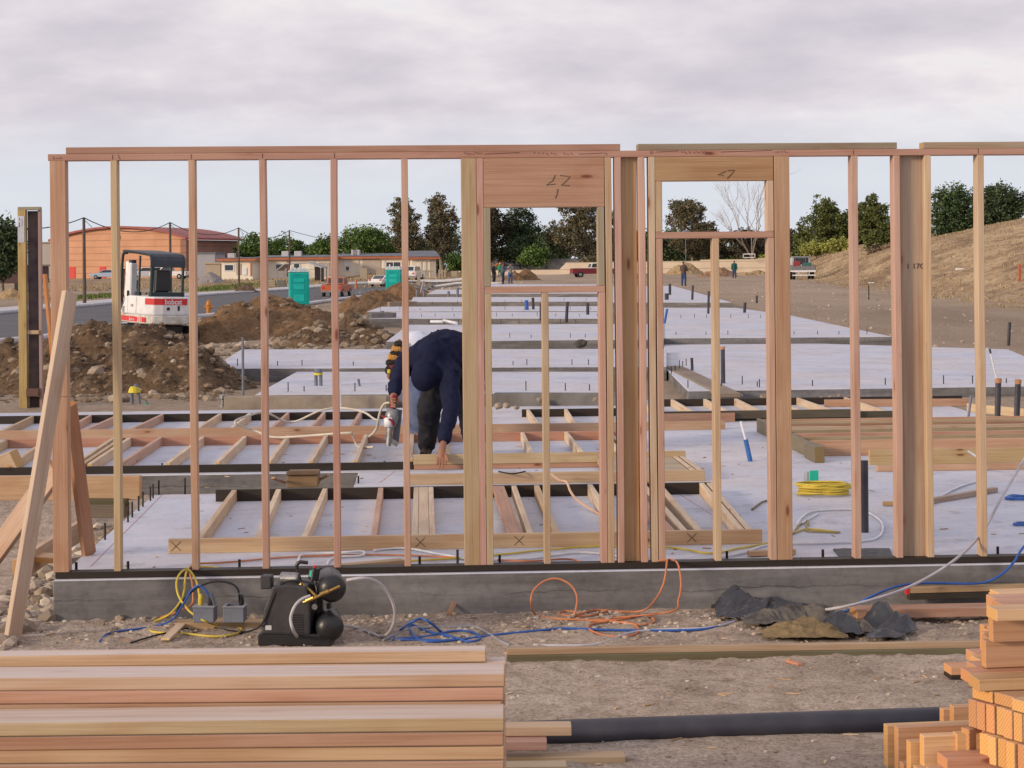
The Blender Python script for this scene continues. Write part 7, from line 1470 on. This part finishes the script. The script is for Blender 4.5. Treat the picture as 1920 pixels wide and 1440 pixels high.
# ---------------------------------------------------------------- vehicles
def vehicle(lab, px, d, rz, kind, col, L=5.2, wcol=None, sc_=1, basepy=None, cat='car', name='parked_car'):
    p = on(D(px, 500, d).x, d) if basepy is None else G(px, basepy); t = thing(name, lab, cat, p, R(rz)); t.scale = (sc_,)*3; m = col; h = L/2; mm = Matrix(((1, 0, 0, 0), (0, 0, -1, 0), (0, 1, 0, 0), (0, 0, 0, 1)))
    body = {'suv': [(-h, .35), (h, .35), (h, .85), (h-.35, 1.0), (h-1.3, 1.08), (-h+.1, 1.08), (-h, .9)],
            'pickup': [(-h, .45), (h, .45), (h, .95), (h-.25, 1.08), (h-1.3, 1.14), (-h, 1.10)],
            'sedan': [(-h, .35), (h, .35), (h, .75), (h-.3, .88), (-h+.1, .95), (-h, .8)]}[kind]
    cab = {'suv': [(h-1.25, 1.08), (h-1.85, 1.68), (-h+.35, 1.72), (-h+.08, 1.08)], 'pickup': [(h-1.35, 1.14), (h-1.95, 1.75), (h-3.0, 1.77), (h-3.2, 1.14)], 'sedan': [(h-1.2, .88), (h-1.9, 1.38), (-h+1.4, 1.40), (-h+.6, .93)]}[kind]
    w = .92
    bo = mesh_obj('body', MB().prism(body[::-1] if False else body, -w, w, M=mm).bevel(.06, 2), m, t)
    cb = mesh_obj('cabin', MB().prism(cab[::-1], -w+.12, w-.12, M=mm).bevel(.06, 2), wcol or m, t)
    ins = [(x*.0+x, z) for x, z in cab]; cx_ = sum(x for x, z in cab)/4; cz_ = sum(z for x, z in cab)/4
    g_ = [(cx_+(x-cx_)*.86, cz_+(z-cz_)*.72+.02) for x, z in cab]
    mesh_obj('side_window', MB().prism(g_[::-1], -w+.105, w-.105, M=mm), M_GLASS, cb)
    a, b2 = Vector((cab[0][0], 0, cab[0][1])), Vector((cab[1][0], 0, cab[1][1])); dv = (b2-a).normalized(); nrm = Vector((dv.z, 0, -dv.x))
    mesh_obj('windscreen', MB().bar(a+dv*.08+nrm*.01, b2-dv*.1+nrm*.01, 1.35, .03, tuple(nrm)), M_GLASS, cb)
    a, b2 = Vector((cab[3][0], 0, cab[3][1])), Vector((cab[2][0], 0, cab[2][1])); dv = (b2-a).normalized(); nrm = Vector((-dv.z, 0, dv.x))
    mesh_obj('rear_window', MB().bar(a+dv*.1+nrm*.01, b2-dv*.1+nrm*.01, 1.3, .03, tuple(nrm)), M_GLASS, cb)
    if kind == 'pickup': mesh_obj('bed', MB().box((-h+.08, -w+.1, 1.0), (h-3.25, w-.1, 1.145)), M_DSTEEL, t)
    for x in (-h+.95, h-.95):
        for y in (-w+.08, w-.08):
            r_ = .38 if kind != 'sedan' else .32; s_ = 1 if y > 0 else -1
            wh = mesh_obj('wheel', MB().lathe([(r_*.6, -.1), (r_, -.09), (r_, .09), (r_*.6, .1)], 16, M=Matrix.Translation((x, y, r_)) @ Matrix.Rotation(R(90), 4, 'X')), M_RUBBER, t)
            mesh_obj('rim', MB().lathe([(r_*.58, -.02), (r_*.5, .02), (.05, .03)], 12, M=Matrix.Translation((x, y+s_*.10, r_)) @ Matrix.Rotation(R(-90*s_), 4, 'X')), M_STEEL, wh)
    for y in (-.68, .68):
        mesh_obj('headlight', MB().box((h-.02, y-.14, .68), (h+.02, y+.14, .84)), M_PVC, t); mesh_obj('tail_light', MB().box((-h-.02, y-.12, .75), (-h+.02, y+.12, .95)), M_REDP, t)
    mesh_obj('bumper', MB().box((-h-.08, -w+.05, .42), (-h+.04, w-.05, .58)).bevel(.02), M_STEEL, t); mesh_obj('bumper', MB().box((h-.04, -w+.05, .42), (h+.08, w-.05, .58)).bevel(.02), M_STEEL, t)
    return t
M_CW = mat('white_car_paint', (.70, .71, .73), .3, .04, 3, bmp=0, spec=.6); M_CB = mat('pale_blue_car_paint', (.36, .43, .56), .3, .04, 3, bmp=0, spec=.6); M_CM = mat('maroon_car_paint', (.16, .015, .025), .3, .1, 3, bmp=0, spec=.6); M_CO = mat('orange_red_paint', (.48, .13, .06), .4, .1, 3, bmp=0)
vehicle('pale blue car parked before the brick hall at left', 200, 268, 175, 'sedan', M_CB, 4.6, name='parked_car')
vehicle('white van-like car parked behind the excavator canopy', 272, 262, 200, 'suv', M_CW, 5.0)
vehicle('white pickup parked right of the white car, before the hall corner', 318, 258, 170, 'pickup', M_CW, 5.4, cat='pickup', name='pickup_truck')
vehicle('orange-red pickup on the road behind the fourth stud', 631, 136, 84, 'pickup', M_CO, 5.2, sc_=.82, cat='pickup', name='pickup_truck')
vehicle('white car half hidden by the far toilet cabin', 718, 186, 70, 'sedan', M_CW, 4.6, sc_=.85)
vehicle('white vehicle standing right of the far toilet cabin', 773, 215, 80, 'suv', M_CW, 4.8)
vehicle('maroon and white pickup parked before the block wall in the first opening', 1112, 222, 10, 'pickup', M_CM, 5.4, M_CW, cat='pickup', name='pickup_truck')
def flatbed():
    p = on(D(1503, 520, 170).x, 170); t = thing('work_truck', 'grey-white work truck with a rack seen from behind at the foot of the slope', 'truck', p, R(-4))
    k = 170/F
    mesh_obj('bed', MB().box((-1.1, -2.4, .72), (1.1, .4, .86)).bevel(.02), M_WHITE, t)
    mesh_obj('bed_side', MB().box((-1.1, -2.35, .86), (-1.04, .4, 1.35)).box((1.04, -2.35, .86), (1.1, .4, 1.35)).box((-1.04, -2.39, .86), (1.04, -2.33, 1.25)), mat('grey_bed', (.20, .20, .22), .6), t)
    mesh_obj('cab', MB().prism([(-.95, .7), (.95, .7), (.95, 1.35), (.78, 2.15), (-.78, 2.15), (-.95, 1.35)], -2.2, -.5, M=Matrix(((1, 0, 0, 0), (0, 0, -1, 0), (0, 1, 0, 0), (0, 0, 0, 1)))).bevel(.05), mat('light_grey_cab', (.46, .49, .53), .4), t)
    mesh_obj('rear_window', MB().box((-.66, .46, 1.42), (.66, .495, 2.0)), M_GLASS, t)
    mesh_obj('rack', MB().box((-.5, .40, .86), (-.46, .46, 2.1)).box((.4, .40, .86), (.44, .46, 2.1)).box((-1.0, .40, 2.08), (1.0, .46, 2.13)), M_STEEL, t)
    mesh_obj('bumper', MB().box((-1.05, -2.5, .36), (1.05, -2.42, .46)).box((-.5, -2.5, .36), (-.44, -2.4, .78)).box((.44, -2.5, .36), (.5, -2.4, .78)).box((-1.05, -2.5, .7), (1.05, -2.42, .8)), M_WHITE, t)
    mesh_obj('cargo', MB().box((-.85, -1.5, .9), (-.2, -.6, 1.7)).bevel(.05), mat('red_and_grey_cargo', (.30, .05, .06), .6), t); mesh_obj('cargo', MB().box((.0, -1.5, .9), (.8, -.6, 1.55)).bevel(.05), mat('green_cargo', (.05, .15, .13), .6), t)
    for x in (-.85, .85):
        for y in (-1.7, 1.7): mesh_obj('wheel', MB().lathe([(.25, -.13), (.42, -.12), (.42, .12), (.25, .13)], 14, M=Matrix.Translation((x, y, .42)) @ Matrix.Rotation(R(90), 4, 'Y')), M_RUBBER, t)
flatbed()
# hillside litter and stakes
o = mesh_obj('litter', MB().box((-.25, -.1, 0), (.25, .1, .12)).bevel(.04), M_WHITE, loc=G(1800, 507)); tag(o, 'white litter on the dry slope left of the last stud', 'litter')
o = mesh_obj('litter', MB().box((-.2, -.1, 0), (.2, .1, .10)).bevel(.04), M_WHITE, loc=G(1634, 532)); tag(o, 'small white litter at the foot of the slope between the right studs', 'litter')
g = G(1912, 528); o = mesh_obj('orange_stake', MB().box((-.05, -.03, 0), (.05, .03, .8)).bevel(.01), M_CO, loc=g); tag(o, 'orange marker stake on the slope at the right edge', 'stake')
g = G(1629, 562); o = mesh_obj('survey_stake', MB().box((-.02, -.02, 0), (.02, .02, .65)), M_DSTEEL, loc=g); tag(o, 'thin dark stake on the dirt track right of the first right-hand stud', 'stake')
g = on(D(725+68, 545, 98).x, 98); o = mesh_obj('leaning_sign', MB().bar(D(790, 548, 95), D(795, 527, 95), .3, .03, (1, -.3, 0)), mat('pale_pink_board', (.5, .42, .45), .7)); tag(o, 'small pale board leaning on the heap right of the far toilet', 'board')
for (x, y) in ((645, 527), (668, 528)):
    g = on(D(x, 530, 175).x, 175); tag(mesh_obj('traffic_cone', MB().box((-.2, -.2, 0), (.2, .2, .05)).lathe([(.16, .05), (.05, .9), (.03, .95)], 10), M_CO, loc=g), 'orange cone beside the road behind the orange pickup', 'traffic cone', 'cones along the road')
# ---------------------------------------------------------------- tufts of dry grass on the slope, small scattered stones along the dirt track
def tufts(name, n, fn, m, h0, h1, seed):
    r = random.Random(seed); b = MB()
    for _ in range(n):
        x, y = fn(r); z = gh(x, y); h = r.uniform(h0, h1)
        for _ in range(4):
            a = r.uniform(0, 6.28); w = h*.22; d = Vector((cos(a), sin(a), 0)); l = Vector((r.gauss(0, .35), r.gauss(0, .35), 1))*h; p = Vector((x+r.gauss(0, h*.3), y+r.gauss(0, h*.3), z-.03))
            b.add([p-d*w, p+d*w, p+l], ((0, 1, 2),))
    return tag(mesh_obj(name, b, m), kind='stuff')
M_DG = gm('dry_grass', [(0, (.20, .14, .08)), (.5, (.36, .27, .16)), (1, (.54, .43, .27))]); M_GG = gm('green_grass', [(0, (.06, .08, .02)), (1, (.20, .26, .07))])
def hillpt(r):
    y = r.uniform(62, 240); return 11.8+.092*y+r.uniform(-1.5, 24)*(.4+.6*r.random()), y
tufts('dry_grass', 7000, hillpt, M_DG, .06, .17, 1)
def greenpt(r):
    q = GR[r.randrange(3)]; return q[0]+r.gauss(0, .8), q[1]+r.gauss(0, 6)
tufts('green_grass', 1500, greenpt, M_GG, .1, .35, 2)
def weedpt(r): y = r.uniform(180, 235); return r.uniform(-48, -8), y
tufts('dry_weeds', 3000, weedpt, M_DG, .1, .3, 3)
def trackpt(r): y = 26+r.random()**1.6*120; x = 5+r.random()*(.092*y+4); return x, y
gravel('track_stones', 1300, trackpt, .015, .07, M_GRAV, 9)
def sitept(r): y = 22+r.random()*160; x = -15+r.random()*(13+.02*y); return x, y
gravel('site_stones', 2600, sitept, .02, .12, M_GRAV, 10)

def wood_chips(name, n, fn, z0, seed):
    r = random.Random(seed); b = MB()
    for _ in range(n):
        x, y = fn(r); z = (gh(x, y) if z0 is None else z0)+.004; a = r.uniform(0, 3.14); l = r.uniform(.008, .035); d = Vector((cos(a), sin(a), 0))*l
        b.bar(Vector((x, y, z))-d, Vector((x, y, z))+d, r.uniform(.004, .014), .004)
    return tag(mesh_obj(name, b, gm('wood_chip_colours', [(0, (.30, .18, .10)), (.6, (.50, .34, .2)), (1, (.62, .48, .33))])), kind='stuff')
wood_chips('wood_chips_on_soil', 160, lambda r: (r.uniform(-3.2, 3.2), r.uniform(7, 10.3)), None, 1)
def slabpt(r):
    p = W(r.uniform(.3, 6), r.uniform(.15, 7.5), 0); return p.x, p.y
wood_chips('wood_chips_on_slab', 130, slabpt, S1, 2)
